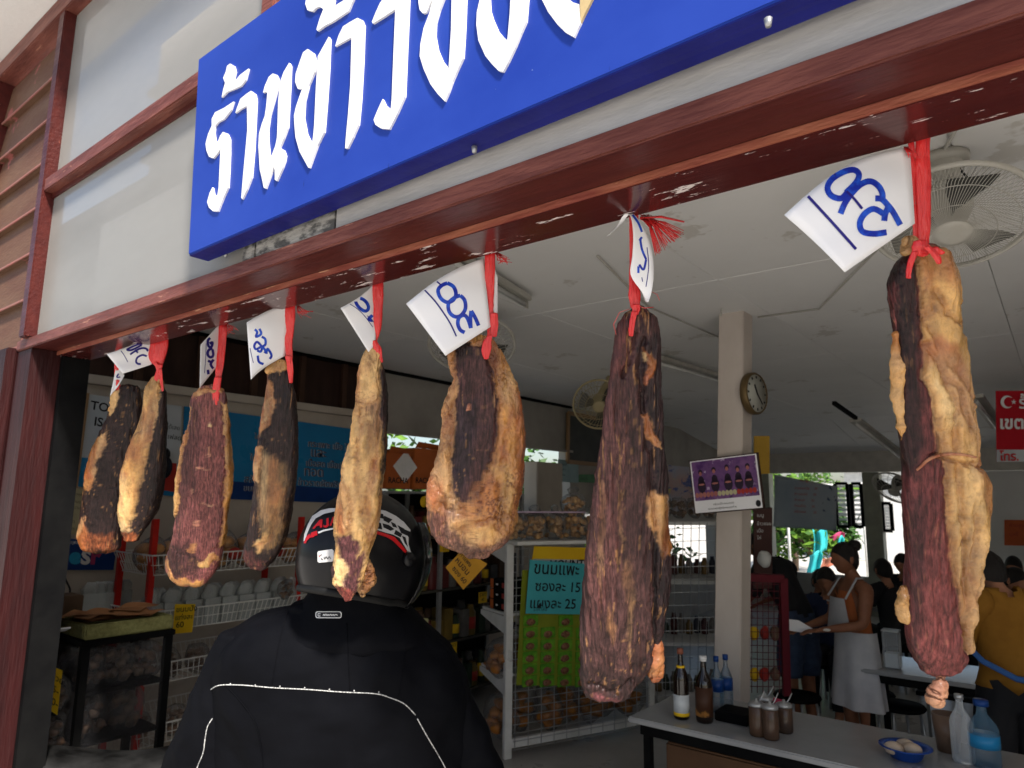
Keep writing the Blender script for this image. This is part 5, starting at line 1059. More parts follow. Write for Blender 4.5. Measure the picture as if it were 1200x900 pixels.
for r in range(6):
    for c_ in range(4):
        if (r, c_) in ((0,1),(0,3)): continue
        x = 622+c_*20.5-r*.3; y = 727+r*14.2
        for (a_, nm, mm, oo, hh) in ((1,'pack',m_gp,.05,1),(0,'print',m_br,.058,.5)):
            c3 = on_grid(x, y+(0 if a_ else 2), oo); w2 = 9.2*depth(c3)/F; h2 = 6.6*depth(c3)/F
            (MB().obox(c3, U*w2*1.08, Vv*.006, Zu*h2*.93).build(nm, mm, sp, bevel=.004) if a_ else MB().ell(c3, w2*.66, .010, h2*.6, 12, 7, .12, r*5+c_, frame=(U, Vv, Zu)).build(nm, mm, sp))
pts = g4([(621,656),(688,661),(686,720),(616,719)], .085); e = thing('price_card', pts[3], 'turquoise card with prices 15 and 25 in marker on the wire grid', 'price card')
quad_sheet('card', pts, mat('turquoise_card',(.07,.42,.46),.5,c2=(.06,.37,.42),vs_=3), e, .003)
write_lines([('ขนมแพะ',.08),('ซองละ 15',.12),('แผงละ 25',.06)], pts, m_blk, e, y0=.07, hgt=.19, gap=.32, bold=.012, lift=.003, width=.78); write_lines([('ราคาส่ง',.12)], pts, m_blk, e, y0=.86, hgt=.09)
price_card([(543,643),(571,661),(543,691),(522,665)], 4.4, 'tilted orange card reading 60 below the widest meat slab', [('กำแพง',.04),('หมอน',.08),('ซอง 60',.2)], m=mat('orange_card',(.62,.30,.02),.5), hgt=.19, gap=.29)
pts = [OD(*p,5.2) for p in ((480,723),(502,725),(501,746),(480,745))]; e = sheet_thing('price_card', pts, mat('pale_yellow_card',(.40,.38,.18),.5), 'pale yellow card reading 100 on the dark shelf right of the helmet', 'price card'); write_lines(['','100'], pts, m_blk, e, x0=.3, y0=.05, hgt=.3, gap=.45)

# farther grid rack with shelves behind the longest meat slab
fr = thing('grid_rack', OD(790,800,6.4), 'farther wire grid rack with white shelf edges, left of the square column', 'rack')
pa = OZ(752,800,.3); 
def on_far(x, y, o=0): return OD(x, y, 6.4+o)
mb = MB()
for i in range(9): x = 772+i*9.5; mb.bar(on_far(x,612), on_far(x-2,842), .005)
for i in range(15): y = 620+i*15; mb.bar(on_far(768,y), on_far(848,y-2), .005)
mb.build('wire_grid', m_steel, fr, fix=False)
for y in (608,675,745,812): 
    c_ = (on_far(765,y,.25)+on_far(850,y,.25))/2; MB().obox(c_, CR*.34, CB*.22, Zu*.015).build('shelf', m_whitem, fr)
MB().bar(on_far(768,600), on_far(762,846), .05).build('upright', m_whitem, fr)
for si, y in enumerate((675,745,812)):
    for k in range(9):
        p = on_far(772+k*9, y, .2+.1*(k%2))+Zu*.016; h = rg.uniform(.1,.2); c_ = rg.choice([(.09,.03,.03),(.04,.04,.06),(.2,.12,.04),(.06,.08,.05),(.25,.22,.2)])
        mm = mat('pack_%d' % int(c_[0]*1000+c_[1]*100), c_, .35, c2=tuple(q*.5 for q in c_), vs_=25)
        tag(MB().lathe([(.03,0),(.033,.01),(.033,h*.7),(.02,h*.85),(.018,h)], p, 10).build('bottle', mm), 'small dark bottle standing on the farther grid rack', 'bottle', 'bottles on the farther grid rack')
for k in range(4): goods('noodle', on_far(778+k*18,608,.2)+Zu*.016, 'leafy dark bag on top of the farther grid rack', 'bag', 'bags on top of the farther grid rack', .9, k)

# ------------------------------------------------------------------ square column with its pictures and clock
CYc = 4.3; xl = OY(838,820,CYc).x; xr = OY(871,600,CYc).x
cl = thing('square_column', ((xl+xr)/2,CYc+.08,0), 'pale square concrete column standing behind the white table, framed picture nailed to it', 'column')
tp = OY(842,360,CYc); tr_ = OY(871,360,CYc); bl = OY(838,815,CYc); br_ = OY(869,815,CYc)
k0 = Vector((bl.x-(tp.x-bl.x)*.4,CYc,0)); k1 = Vector((br_.x-(tr_.x-br_.x)*.4,CYc,0)); dY = Vector((0,.17,0)); tp.z = tr_.z = 3.06
MB().add([k0,k1,k1+dY,k0+dY,tp,tr_,tr_+dY,tp+dY],[(3,2,1,0),(4,5,6,7),(0,1,5,4),(1,2,6,5),(2,3,7,6),(3,0,4,7)]).build('shaft', m_column, cl, bevel=.006)
# framed group picture
P4 = [OY(807,540,CYc-.035),OY(888,530,CYc-.05),OY(896,596,CYc-.05),OY(814,603,CYc-.035)]
pf = thing('framed_picture', P4[3], 'purple printed group picture with a white caption strip tilted on the column', 'picture')
quad_sheet('backing', P4, m_brown, pf, .015)
def inP(u, v, o=.002):
    a = P4[3]+(P4[2]-P4[3])*u; b_ = P4[0]+(P4[1]-P4[0])*u; n = (P4[1]-P4[0]).cross(P4[3]-P4[0]).normalized(); n = n if n.dot(CAM-a) > 0 else -n
    return a+(b_-a)*v + n*o
def pq(u0,v0,u1,v1,o): return [inP(u0,v1,o),inP(u1,v1,o),inP(u1,v0,o),inP(u0,v0,o)]
quad_sheet('white_border', pq(.02,.02,.98,.98,.003), m_paper, pf, .001)
quad_sheet('picture', pq(.04,.24,.96,.96,.0042), mat('purple_print',(.10,.04,.16),.3,c2=(.20,.09,.24),vs_=14,bump=0,spots=[((.45,.35,.5),16,.60),((.05,.02,.09),12,.62)]), pf, .001)
m_sk = mat('printed_skin',(.45,.17,.14),.4,c2=(.35,.12,.11)); m_dk = mat('printed_dark',(.03,.015,.035),.4)
for k, u in enumerate((.16,.36,.55,.70,.84)):
    for nm, mm, v0, rr, hh in (('printed_shape',m_dk,.50,.062,.13),('printed_shape',m_dk,.60,.045,.09),('printed_shape',m_dk,.76+.02*(k%3),.032,.05),('printed_shape',m_sk,.73+.02*(k%3),.022,.038),('printed_shape',m_sk,.53,.045,.018)):
        pts_ = [(math.cos(a)*rr, math.sin(a)*hh) for a in np.linspace(0,2*math.pi,12,endpoint=False)]
        off = .0052 if mm is m_dk else .0062; MB().add([inP(u+a, v0+b2, off) for a, b2 in pts_],[tuple(range(12))]).build(nm, m_sk if (k == 0 and rr == .055) else mm, pf, fix=False)
for k in range(16):
    u = .08+.055*k; MB().add([inP(u+math.cos(a)*.028, .34+math.sin(a)*.05, .0066+.0003*(k%2)) for a in np.linspace(0,2*math.pi,9,endpoint=False)],[tuple(range(9))]).build('printed_crowd', (m_sk if k<6 else m_redl if k>10 else m_pcream), pf, fix=False)
text_on('กลุ่มแม่บ้านเกษตรกร', inP(.30,.125,.004), P4[2]-P4[3], P4[0]-P4[3], .018, m_blk, pf); text_on('ขอขอบคุณผู้สนับสนุนทุกท่าน', inP(.22,.05,.004), P4[2]-P4[3], P4[0]-P4[3], .018, m_blk, pf)
MB().add([inP(.93+math.cos(a)*.035,.10+math.sin(a)*.06,.006) for a in np.linspace(0,2*math.pi,14,endpoint=False)],[tuple(range(14))]).build('round_stamp', m_blk, pf, fix=False)
# clock on the right-hand side face
cxk = (tr_.x+br_.x)/2; c0 = OX(885,461,cxk+.01); ck = thing('wall_clock', c0, 'round brass rimmed wall clock on the side of the square column', 'clock')
nrm = Vector((.985,-.17,.0)).normalized(); c0 = OX(886,461,xr+.085); RR = 25*depth(c0)/F
MB().lathe([(RR*.97,-.04),(RR,-.03),(RR,.0),(RR*.93,.012),(RR*.9,.004)], c0, 28, nrm).build('case', mat('old_brass',(.16,.11,.05),.4,.5), ck)
MB().lathe([(RR*.89,.003),(RR*.89,.005)], c0, 28, nrm).build('dial', mat('clock_dial',(.42,.43,.38),.3,c2=(.34,.34,.3)), ck)
sx_ = Vector((0,0,1)).cross(nrm).normalized()
for k in range(12):
    a = k*math.pi/6; d = (sx_*math.sin(a)+Zu*math.cos(a)); MB().bar(c0+nrm*.0065+d*RR*.70, c0+nrm*.0065+d*RR*.82, .012, .002, up=nrm).build('hour_mark', m_blk, ck)
for a, l, w_ in ((-.5,.45,.014),(2.4,.65,.009)): d = (sx_*math.sin(a)+Zu*math.cos(a)); MB().bar(c0+nrm*.009-d*RR*.08, c0+nrm*.009+d*RR*l, w_, .002, up=nrm).build('hand', m_blk, ck)
pts = [OD(*p, 6.0) for p in ((884,511),(902,511),(902,555),(884,556))]; sheet_thing('yellow_board', pts, mat('ochre_board',(.50,.30,.03),.5), 'plain ochre board hanging behind the right side of the column', 'board', t=.02)

# maroon framed grid and brown board behind the column
mf = thing('maroon_frame', OD(890,810,4.75), 'maroon painted frame with a wire grid standing right of the column', 'frame')
m_mar = mat('maroon_paint',(.11,.006,.014),.5)
q = [OD(*p,4.75) for p in ((862,676),(918,678),(922,815),(862,815))]
for a, b_ in ((0,1),(1,2),(3,0)): MB().bar(q[a], q[b_], .05, .03, up=CB).build('bar', m_mar, mf)
mb = MB()
for i in range(8): mb.bar(OD(868+i*6.5,680,4.76), OD(868+i*6.5,812,4.76), .004)
for i in range(16): mb.bar(OD(862,684+i*8,4.765), OD(918,685+i*8,4.765), .004)
mb.build('wire_grid', m_mar, mf, fix=False)
for k in range(8):
    p = OD(872+12*(k%4), 742 if k<4 else 790, 5.1); tag(MB().ell(p,.035,.04,.05,9,6,.2,k).build('snack_bag', (m_orng,m_yel,m_redl,m_darkg)[k%4]), 'small bright bag behind the maroon grid', 'bag', 'bags behind the maroon grid')
pts = [OD(*p,5.6) for p in ((884,598),(905,595),(905,690),(884,690))]; e = sheet_thing('menu_board', pts, mat('brown_menu',(.08,.035,.03),.5), 'dark brown menu board between the column and the windows', 'menu board', t=.03); write_lines(['เมนู','ข้าวซอย','เนื้อ','ไก่'], pts, m_wht, e, x0=.15, y0=.05, hgt=.05, gap=.09)
tag(MB().ell(OD(896,655,5.3),.05,.05,.06,12,8,.2,3).build('plush_toy', m_whitem), 'small white ornament on the shelf right of the column', 'ornament')

# ------------------------------------------------------------------ tables and what stands on them
m_lam = mat('white_laminate', (.32,.325,.33), .08, c2=(.28,.285,.29), vs_=3, bump=.03, rv=.04)
def table(loc, x0, x1, y0, y1, label, z=.75, m=None):
    t = thing('dining_table', loc, label, 'table')
    MB().box((x0,y0,z-.028),(x1,y1,z)).build('tabletop', m or m_lam, t, bevel=.006)
    MB().box((x0+.05,y0+.04,z-.085),(x1-.05,y1-.04,z-.029)).build('apron', m_black, t)
    for xx in (x0+.08,x1-.08):
        for yy in (y0+.07,y1-.07): MB().box((xx-.02,yy-.02,0),(xx+.02,yy+.02,z-.086)).build('leg', m_black, t, bevel=.003)
    return t
table((-.8,3.72,0), -1.885, .35, 3.40, 4.06, 'long white topped table in front of the square column, set with bottles and jars')
p = OZ(1000,782,.75); table((p.x+.5,p.y+.3,0), p.x, p.x+1.3, p.y, p.y+.62, 'second white table behind the largest meat slab, by the waitress')
p = OZ(1022,713,.75); table((p.x+.5,p.y+.3,0), p.x, p.x+1.5, p.y, p.y+.7, 'farther white table where people sit behind the waitress')
tag(MB().box((-1.75,3.55,.02),(-1.05,3.95,.62)).build('wooden_crate', mat('brown_crate',(.12,.06,.03),.7), bevel=.01), 'brown crate standing under the long white table', 'crate')
m_glassd = mat('dark_bottle_glass', (.012,.006,.004), .08, bump=0, spec=.7, rv=.02); m_bluep = film('blue_clear_plastic', (.08,.18,.28), .26, .06, .25); m_clearp = film('clear_bottle', (.7,.75,.8), .18, .06, .2)
def bottle(px, py, topy, label, m, group=None, wpx=18, parts=(), name='bottle', z=.75):
    p = OZ(px, py, z); d = depth(p); h = (py-topy)*d/F*1.0; r = wpx*d/F/2; t = thing(name, p, label, 'bottle', group)
    MB().lathe([(r*.9,0),(r,.01),(r,h*.58),(r*.85,h*.66),(r*.36,h*.80),(r*.30,h*.95),(r*.34,h*.97)], p+Zu*.001, 20).build('body', m, t)
    for nm, z0, z1, k, mm in parts: MB().lathe([(r*k,z0*h),(r*k,z1*h)] if k > .5 else [(r*k,z0*h),(r*k,z1*h),(r*.1,z1*h+.001)], p+Zu*.001, 20).build(nm, mm, t)
    return t
bottle(799,842,766,'dark sauce bottle with a yellow neck band and white label, leftmost on the table', m_glassd, parts=(('label',.08,.36,1.02,m_pwhite),('label_band',.05,.10,1.03,m_yel),('neck_band',.72,.78,.55,m_yel),('cap',.95,1.03,.42,mat('brown_cap',(.3,.1,.06),.5))))
bottle(826,846,774,'dark bottle with an orange strip and white cap, second on the table', m_glassd, wpx=20, parts=(('label',.10,.55,1.02,mat('amber_label',(.35,.16,.04),.5,c2=(.05,.02,.01),vs_=8,thr=(.45,.5))),('cap',.94,1.02,.42,m_wht)))
bottle(841,834,774,'clear water bottle with blue label and cap, left one of the pair by the column', m_bluep, 'water bottles by the column', 15, (('label',.38,.6,1.03,m_pblue2),('cap',.93,1.03,.42,m_pblue2)))
bottle(852,832,772,'clear water bottle with blue label and cap, right one of the pair by the column', m_bluep, 'water bottles by the column', 15, (('label',.38,.6,1.03,m_pblue2),('cap',.93,1.03,.42,m_pblue2)))
p = OZ(865,846,.75); tag(MB().box(p+Vector((-.10,-.06,.002)), p+Vector((.07,.10,.05))).build('black_tray', m_black, bevel=.005), 'low black tray beside the water bottles', 'tray')
jars = [(888,862,825,'nearest left'),(904,866,828,'front'),(920,858,826,'right'),(898,850,818,'rear')]
m_jar = mat('smoked_jar_glass',(.05,.035,.03),.08,c2=(.09,.05,.03),vs_=6,bump=0,rv=.02)
for x, y, ty, w_ in jars:
    p = OZ(x,y,.75); d = depth(p); h = (y-ty)*d/F; r = 9.5*d/F; t = thing('condiment_jar', p, 'lidded glass condiment jar, %s one of the cluster on the long table' % w_, 'jar', 'condiment jars on the long table')
    MB().lathe([(r*.9,0),(r,.01),(r,h*.85),(r*.9,h*.88)], p+Zu*.001, 18).build('glass', m_jar, t); MB().lathe([(r*.98,h*.88),(r*1.0,h*.96),(r*.8,h),(r*.2,h*1.03),(r*.16,h*1.12)], p+Zu*.001, 18).build('lid', m_steel, t)
    MB().tube([p+Zu*h*.9, p+Zu*(h*1.1)+CR*r*.6, p+Zu*(h*1.35)+CR*r*1.1], .003, 6).build('spoon', m_steel, t)
o = MB().ell(OZ(908,848,.75)+Zu*.10,.055,.045,.022,14,8,.35,5).build('pink_cloth', mat('pink_cloth',(.55,.05,.12),.8)); tag(o, 'crumpled pink cloth lying on the condiment jars', 'cloth')
p = OZ(1062,889,.75); t = thing('egg_bowl', p, 'blue plastic bowl on the near edge of the white table', 'bowl'); d = depth(p); r = 27*d/F
MB().lathe([(r*.55,0),(r*.6,.004),(r*.8,.045),(r*1.05,.05),(r*1.05,.053),(r*.78,.048),(r*.55,.01),(r*.1,.008)], p+Zu*.001, 26).build('bowl', mat('blue_plastic',(.015,.07,.35),.3), t)
for k, (dx, dy) in enumerate(((-.05,-.01),(.035,-.03),(-.005,.035))): tag(MB().ell(p+CR*dx+Vector((0,dy,.045)),.040,.030,.028,14,9).build('egg', mat('boiled_egg',(.45,.42,.37),.4,c2=(.5,.36,.25),vs_=4)), ('white egg at the left in the blue bowl','white egg at the right in the blue bowl','tan egg at the back of the blue bowl')[k], 'egg', 'eggs in the blue bowl')
bottle(1156,898,826,'large ribbed blue water bottle at the right end of the white table', m_bluep, None, 32, (('cap',.93,1.02,.5,m_pblue2),('label',.3,.5,1.02,m_pblue)))
bottle(1130,893,818,'clear glass bottle beside the large blue water bottle', m_clearp, None, 24, (('cap',.93,1.0,.4,m_steel),))
p = OZ(1112,880,.75); tag(MB().lathe([(.045,0),(.06,.16),(.056,.16),(.042,.01)], p, 18).build('brown_cup', mat('brown_cup',(.16,.10,.07),.3)), 'brown tumbler behind the clear bottle on the white table', 'cup')
p = OZ(1047,783,.75); t = thing('glass_box', p, 'clear glass holder on the second table beside the largest meat slab', 'holder'); MB().box(p+Vector((-.05,-.05,.002)),p+Vector((.05,.05,.24))).build('glass', m_clearp, t, bevel=.008); MB().box(p+Vector((-.04,-.04,.01)),p+Vector((.04,.04,.10))).build('napkins', m_pwhite, t); MB().box(p+Vector((-.052,-.052,.241)),p+Vector((.052,.052,.25))).build('lid', m_steel, t)
p = OZ(1042,716,.75); tag(MB().lathe([(.03,0),(.035,.1),(.03,.1),(.026,.01)], p, 12).build('glass_tumbler', m_pwhite), 'small bright tumbler on the farther white table', 'cup')
def stool(x, y, label, mm=None, h=.45):
    p = OZ(x, y, 0); p.z = 0; t = thing('stool', p, label, 'stool', 'round stools in the dining room'); mm = mm or m_black
    MB().lathe([(.02,h-.03),(.16,h-.03),(.17,h-.015),(.16,h),(.02,h+.005)], p, 20).build('seat', mm, t)
    for k in range(4):
        a = k*math.pi/2+.5; MB().tube([p+Vector((math.cos(a)*.13,math.sin(a)*.13,h-.03)), p+Vector((math.cos(a)*.18,math.sin(a)*.18,.0))], .010, 8).build('leg', m_steel, t)
    return t
stool(1060,905,'black round stool under the second table'); stool(1025,885,'black round stool left of the others under the second table'); stool(938,890,'round stool with steel legs behind the man in the black shirt')
c1 = OZ(1120,885,0); t = thing('chair', c1, 'dark metal chair half hidden behind the largest meat slab', 'chair')
MB().box(c1+Vector((-.2,-.2,.43)),c1+Vector((.2,.2,.46))).build('seat', m_black, t); MB().tube([c1+Vector((-.18,.18,.0)),c1+Vector((-.19,.2,.8)),c1+Vector((-.1,.21,.88)),c1+Vector((.1,.21,.88)),c1+Vector((.19,.2,.8)),c1+Vector((.18,.18,0))],.012,8).build('back_frame', m_steel, t)
for sx2 in (-.18,.18): MB().cyl(c1+Vector((sx2,-.18,0)),c1+Vector((sx2,-.18,.43)),.011).build('leg', m_steel, t)

# ------------------------------------------------------------------ fans and tube lights
m_fan = mat('cream_fan_plastic', (.50,.49,.45), .35, c2=(.42,.4,.35), vs_=6)
def wall_fan(c, n, r, label, wires=72, mount=None, blades=3, mm=None, tube=.0011):
    c = Vector(c); n = Vector(n).normalized(); mm = mm or m_fan; t = thing('ceiling_fan', c, label, 'fan'); a = n.orthogonal().normalized(); b_ = n.cross(a)
    P = lambda ang, rr, h: c + a*(math.cos(ang)*rr) + b_*(math.sin(ang)*rr) + n*h
    MB().tube([P(k*2*math.pi/48, r, 0) for k in range(49)], r*.04, 8, False, 1.0).build('rim', mm, t)
    mb = MB()
    for k in range(wires):
        g = k*2*math.pi/wires
        mb.tube([P(g,r,0),P(g+.10,r*.85,r*.16),P(g+.2,r*.55,r*.25),P(g+.3,r*.24,r*.28)], tube, 4, False)
        if k%2 == 0: mb.tube([P(g,r,0),P(g-.1,r*.85,-r*.18),P(g-.2,r*.5,-r*.30),P(g-.3,r*.25,-r*.34)], tube, 4, False)
    for rr, h in ((.80,.185),(.52,.26)): mb.tube([P(k*2*math.pi/40, r*rr, r*h) for k in range(41)], tube*1.5, 4, False)
    mb.build('wire_cage', mm, t, fix=False)
    MB().lathe([(r*.01,r*.30),(r*.16,r*.305),(r*.24,r*.285),(r*.25,r*.26),(r*.1,r*.25)], c, 24, n).build('front_badge', mm, t)
    mb = MB()
    for k in range(blades):
        V = []; a0 = k*2*math.pi/blades+.9
        for i in range(7):
            rr = r*(.16+.70*i/6); wd = .55*(1-.25*abs(i-4)/4); V += [P(a0-wd*.8, rr, -r*.06), P(a0+wd*.8, rr, r*.10)]
        o = MB().add(V, [(2*i,2*i+1,2*i+3,2*i+2) for i in range(6)], True).build('blade', mat('smoky_blade',(.06,.06,.055),.3), t, fix=False)
    MB().lathe([(r*.05,-r*.62),(r*.26,-r*.58),(r*.30,-r*.4),(r*.28,-r*.2),(r*.2,r*.0),(r*.15,r*.1)], c, 20, n).build('motor', mm, t)
    if mount is not None:
        mt = Vector(mount); MB().tube([c-n*r*.5, c-n*r*.72+(mt-c)*.2, (c-n*r*.6)*.3+mt*.7, mt], [r*.18,r*.18,r*.24,r*.30], 12).build('arm', mm, t); MB().lathe([(r*.34,-.03),(r*.36,0)], mt, 20, (0,0,1)).build('ceiling_plate', mm, t)
        MB().tube([mt+Vector((.03,0,-.02)), mt*.5+c*.5+Vector((.07,0,0)), c-n*r*.6], .004, 6).build('cord', m_blk, t)
    return t
c_ = OD(1115,257,2.30); wall_fan(c_, Vector((CAM.x-c_.x,CAM.y-c_.y,0)).normalized()*.42+Vector((0,0,-.91)), 83*2.30/F, 'big cream oscillating fan hanging from the ceiling at the upper right', 130, Vector((c_.x-.02, c_.y+.12, 3.045)))
c_ = OD(702,474,6.6); wall_fan(c_, (CAM-c_).normalized()+Vector((0,0,-.35)), 30*6.6/F, 'small yellowed fan on the ceiling near the blackboard', 40, Vector((c_.x,c_.y+.3,3.04)), tube=.002, mm=mat('yellowed_plastic',(.50,.42,.24),.4))
c_ = OD(553,404,4.4); wall_fan(c_, (CAM-c_).normalized()*.6+Vector((0,0,-.9)), 50*4.4/F, 'ceiling fan mostly hidden behind the widest meat slab', 50, Vector((c_.x+.0,c_.y+.1,3.04)), tube=.0018)
c_ = OD(1050,572,9.0); wall_fan(c_, (CAM-c_).normalized()*.5+Vector((-.3,0,-.6)), 26*9./F, 'far fan on the post between the bright back windows', 24, tube=.003)
def tube_light(p0, p1, label, lit=False, w_=.07):
    p0 = Vector(p0); p1 = Vector(p1); t = thing('tube_light', (p0+p1)/2, label, 'tube light'); d = (p1-p0)
    MB().bar(p0, p1, w_, .035).build('housing', m_fan, t, bevel=.004); s = d.normalized()*.02
    MB().cyl(p0+s+Vector((0,0,-.04)), p1-s+Vector((0,0,-.04)), .015, n=12).build('tube', m_whitem, t)
    for e_ in (p0+s*.5, p1-s*.5): MB().obox(e_+Vector((0,0,-.035)), d.normalized()*.012, Vector((0,.018,0)), Vector((0,0,.022))).build('socket', m_fan, t)
    return t
e1 = OZ(617,350,3.01); e0 = e1+(OZ(583,329,3.01)-e1).normalized()*1.1; tube_light(e1, e0, 'ceiling tube light beside the red string of the widest meat slab')
e0 = OZ(772,420,3.0); e1 = OZ(846,442,3.0); tube_light(e0, e1, 'long ceiling tube light running behind the square column', w_=.09)
e0 = OD(1002,492,7.2); e1 = OD(1056,533,8.4); t = tube_light(e0, e1, 'grey hanging tube light left of the largest meat slab', w_=.12)
tag(MB().bar(OD(977,472,6.9), OD(1003,490,7.2), .035).build('hanging_bar', m_black), 'thin dark bar sloping down to the grey tube light', 'bar')
tube_light(OD(1143,464,6.2), OD(1170,500,7.2), 'dark framed ceiling light behind the red banner', w_=.12)
# red banner and the orange notice at the right
pts = [OD(*p,6.0) for p in ((1167,458),(1262,458),(1262,541),(1168,541))]; e = sheet_thing('red_banner', pts, mat('banner_red',(.45,.008,.02),.5,c2=(.38,.006,.015),vs_=3), 'red cloth banner with a white crescent and star at the right edge', 'banner'); 
quad_sheet('white_strip', [p + (CAM-p).normalized()*.004 for p in [OD(*q,6.0) for q in ((1168,527),(1262,527),(1262,541),(1168,541))]], m_pwhite, e, .001)
pc = OD(1180,471,5.98); rc = 7.5*6/F
outer = [(math.cos(a)*rc, math.sin(a)*rc) for a in np.linspace(.75,2*math.pi-.75,18)]; inner = [(rc*.28+math.cos(a)*rc*.78, math.sin(a)*rc*.78) for a in np.linspace(2*math.pi-.95,.95,18)]
MB().prism([outer+inner], lambda x,y: pc+CR*x+CU*y, .002, CB).build('crescent', m_wht, e)
st = [(rc*1.05+math.cos(k*math.pi/5+1.57)*(rc*.42 if k%2==0 else rc*.17), math.sin(k*math.pi/5+1.57)*(rc*.42 if k%2==0 else rc*.17)) for k in range(10)]
MB().prism([st], lambda x,y: pc+CR*x+CU*y, .002, CB).build('star', m_wht, e)
text_on('ร้าน', OD(1194,479,5.98), CR, CU, .13, m_wht, e, bold=.02); text_on('เขตปลอด', OD(1172,503,5.98), CR, CU, .12, m_wht, e, bold=.03); text_on('โทร.', OD(1171,540,5.97), CR, CU, .09, m_redp, e, bold=.02)
a = OY(1177,610,YB-.02); b_ = OY(1215,640,YB-.02); pts = [OY(1177,609,YB-.02),OY(1218,610,YB-.02),OY(1218,640,YB-.02),OY(1177,639,YB-.02)]
e = sheet_thing('orange_notice', pts, mat('orange_notice',(.62,.12,.03),.5), 'orange notice on the white wall at the right edge', 'notice'); write_lines(['ห้ามสูบ','บุหรี่'], pts, m_redl, e, x0=.15, y0=.12, hgt=.2, gap=.35)
# blue grey menu banner over the back opening
pts = [OY(907,556,YB-.15),OY(981,570,YB-.15),OY(981,622,YB-.15),OY(906,617,YB-.15)]
e = thing('menu_banner', pts[3], 'blue grey printed vinyl banner hanging over the back opening', 'banner'); n = 12; V = []
for j in range(n+1):
    for i in range(n+1):
        u, v = i/n, j/n; p = pts[0]*(1-u)*(1-v)+pts[1]*u*(1-v)+pts[2]*u*v+pts[3]*(1-u)*v; V.append(p+Vector((0,.05*math.sin(u*9+v*3),0)))
o = MB().add(V,[(j*(n+1)+i,j*(n+1)+i+1,(j+1)*(n+1)+i+1,(j+1)*(n+1)+i) for j in range(n) for i in range(n)],True).build('cloth', mat('grey_blue_vinyl',(.40,.50,.60),.45,c2=(.55,.62,.68),vs_=1.6,spots=[((.05,.09,.22),1.4,.60)]), e, fix=False); md = o.modifiers.new('thickness','SOLIDIFY'); md.thickness = .004
q = [p+Vector((0,-.08,0)) for p in pts]; write_lines([('เมนูอาหาร',.45)], q, m_redp, e, y0=.06, hgt=.08); write_lines([('ข้าวซอยเนื้อ     30',.36),('ข้าวซอยไก่      30',.36),('ข้าวหมก       35',.36),('ก๋วยเตี๋ยว      30',.36),('สลัดแขก       35',.36)], q, m_redp, e, y0=.22, hgt=.05, gap=.11)
# ceiling cables
tag(MB().tube([OZ(700,300,3.04),OZ(760,360,3.04),OZ(842,395,3.04),OZ(846,362,3.04)], .006, 6).build('ceiling_cable', m_fan), 'pale cable clipped along the ceiling towards the square column', 'cable')
tag(MB().tube([OZ(1120,152,3.04),OZ(1060,260,3.04),OZ(960,362,3.04),OZ(888,372,3.04)], .006, 6).build('ceiling_cable', m_fan), 'pale cable clipped along the ceiling from the big fan', 'cable')

# ------------------------------------------------------------------ people
m_skin = mat('brown_skin', (.26,.11,.06), .5, c2=(.20,.08,.042), vs_=9, bump=.1, sss=.08)
m_skin2 = mat('tan_skin', (.42,.20,.12), .5, c2=(.34,.15,.085), vs_=9, bump=.1, sss=.08)
m_hair = mat('black_hair', (.010,.008,.008), .4, c2=(.02,.016,.014), vs_=30, stretch=(6,6,1), bump=.6, bs=90)
m_jean = mat('worn_denim', (.035,.055,.10), .8, c2=(.02,.03,.06), vs_=12); m_cblk = mat('black_cloth', (.010,.010,.012), .8, c2=(.016,.016,.018), vs_=10)
m_cwht = mat('white_cotton', (.50,.50,.52), .8, c2=(.42,.42,.45), vs_=8); m_corg = mat('mustard_cloth', (.27,.125,.014), .85, c2=(.21,.09,.010), vs_=6); m_cora = mat('orange_top', (.42,.12,.04), .8, c2=(.36,.10,.03))
m_cnavy = mat('navy_cloth', (.02,.03,.07), .8); m_cmar = mat('maroon_cloth', (.10,.02,.025), .8); m_cblue = mat('blue_strap', (.03,.10,.30), .7)

def skin_mesh(pts, edges, rad, root, levels=2):
    """continuous body grown round a skeleton: pts name->co, rad name->(rx,ry)"""
    names = list(pts); me = bpy.data.meshes.new('sk'); me.from_pydata([tuple(pts[n_]) for n_ in names], [(names.index(a), names.index(b_)) for a, b_ in edges], [])
    o = bpy.data.objects.new('sk', me); col.objects.link(o)
    md = o.modifiers.new('s', 'SKIN'); md.use_smooth_shade = True; md.branch_smoothing = .6
    for n_, q in zip(names, me.skin_vertices[0].data):
        q.radius = rad[n_]; q.use_root = (n_ == root)
    ss = o.modifiers.new('d', 'SUBSURF'); ss.levels = levels; ss.render_levels = levels
    dg = bpy.context.evaluated_depsgraph_get(); dg.update(); out = bpy.data.meshes.new_from_object(o.evaluated_get(dg)); bpy.data.objects.remove(o); return out

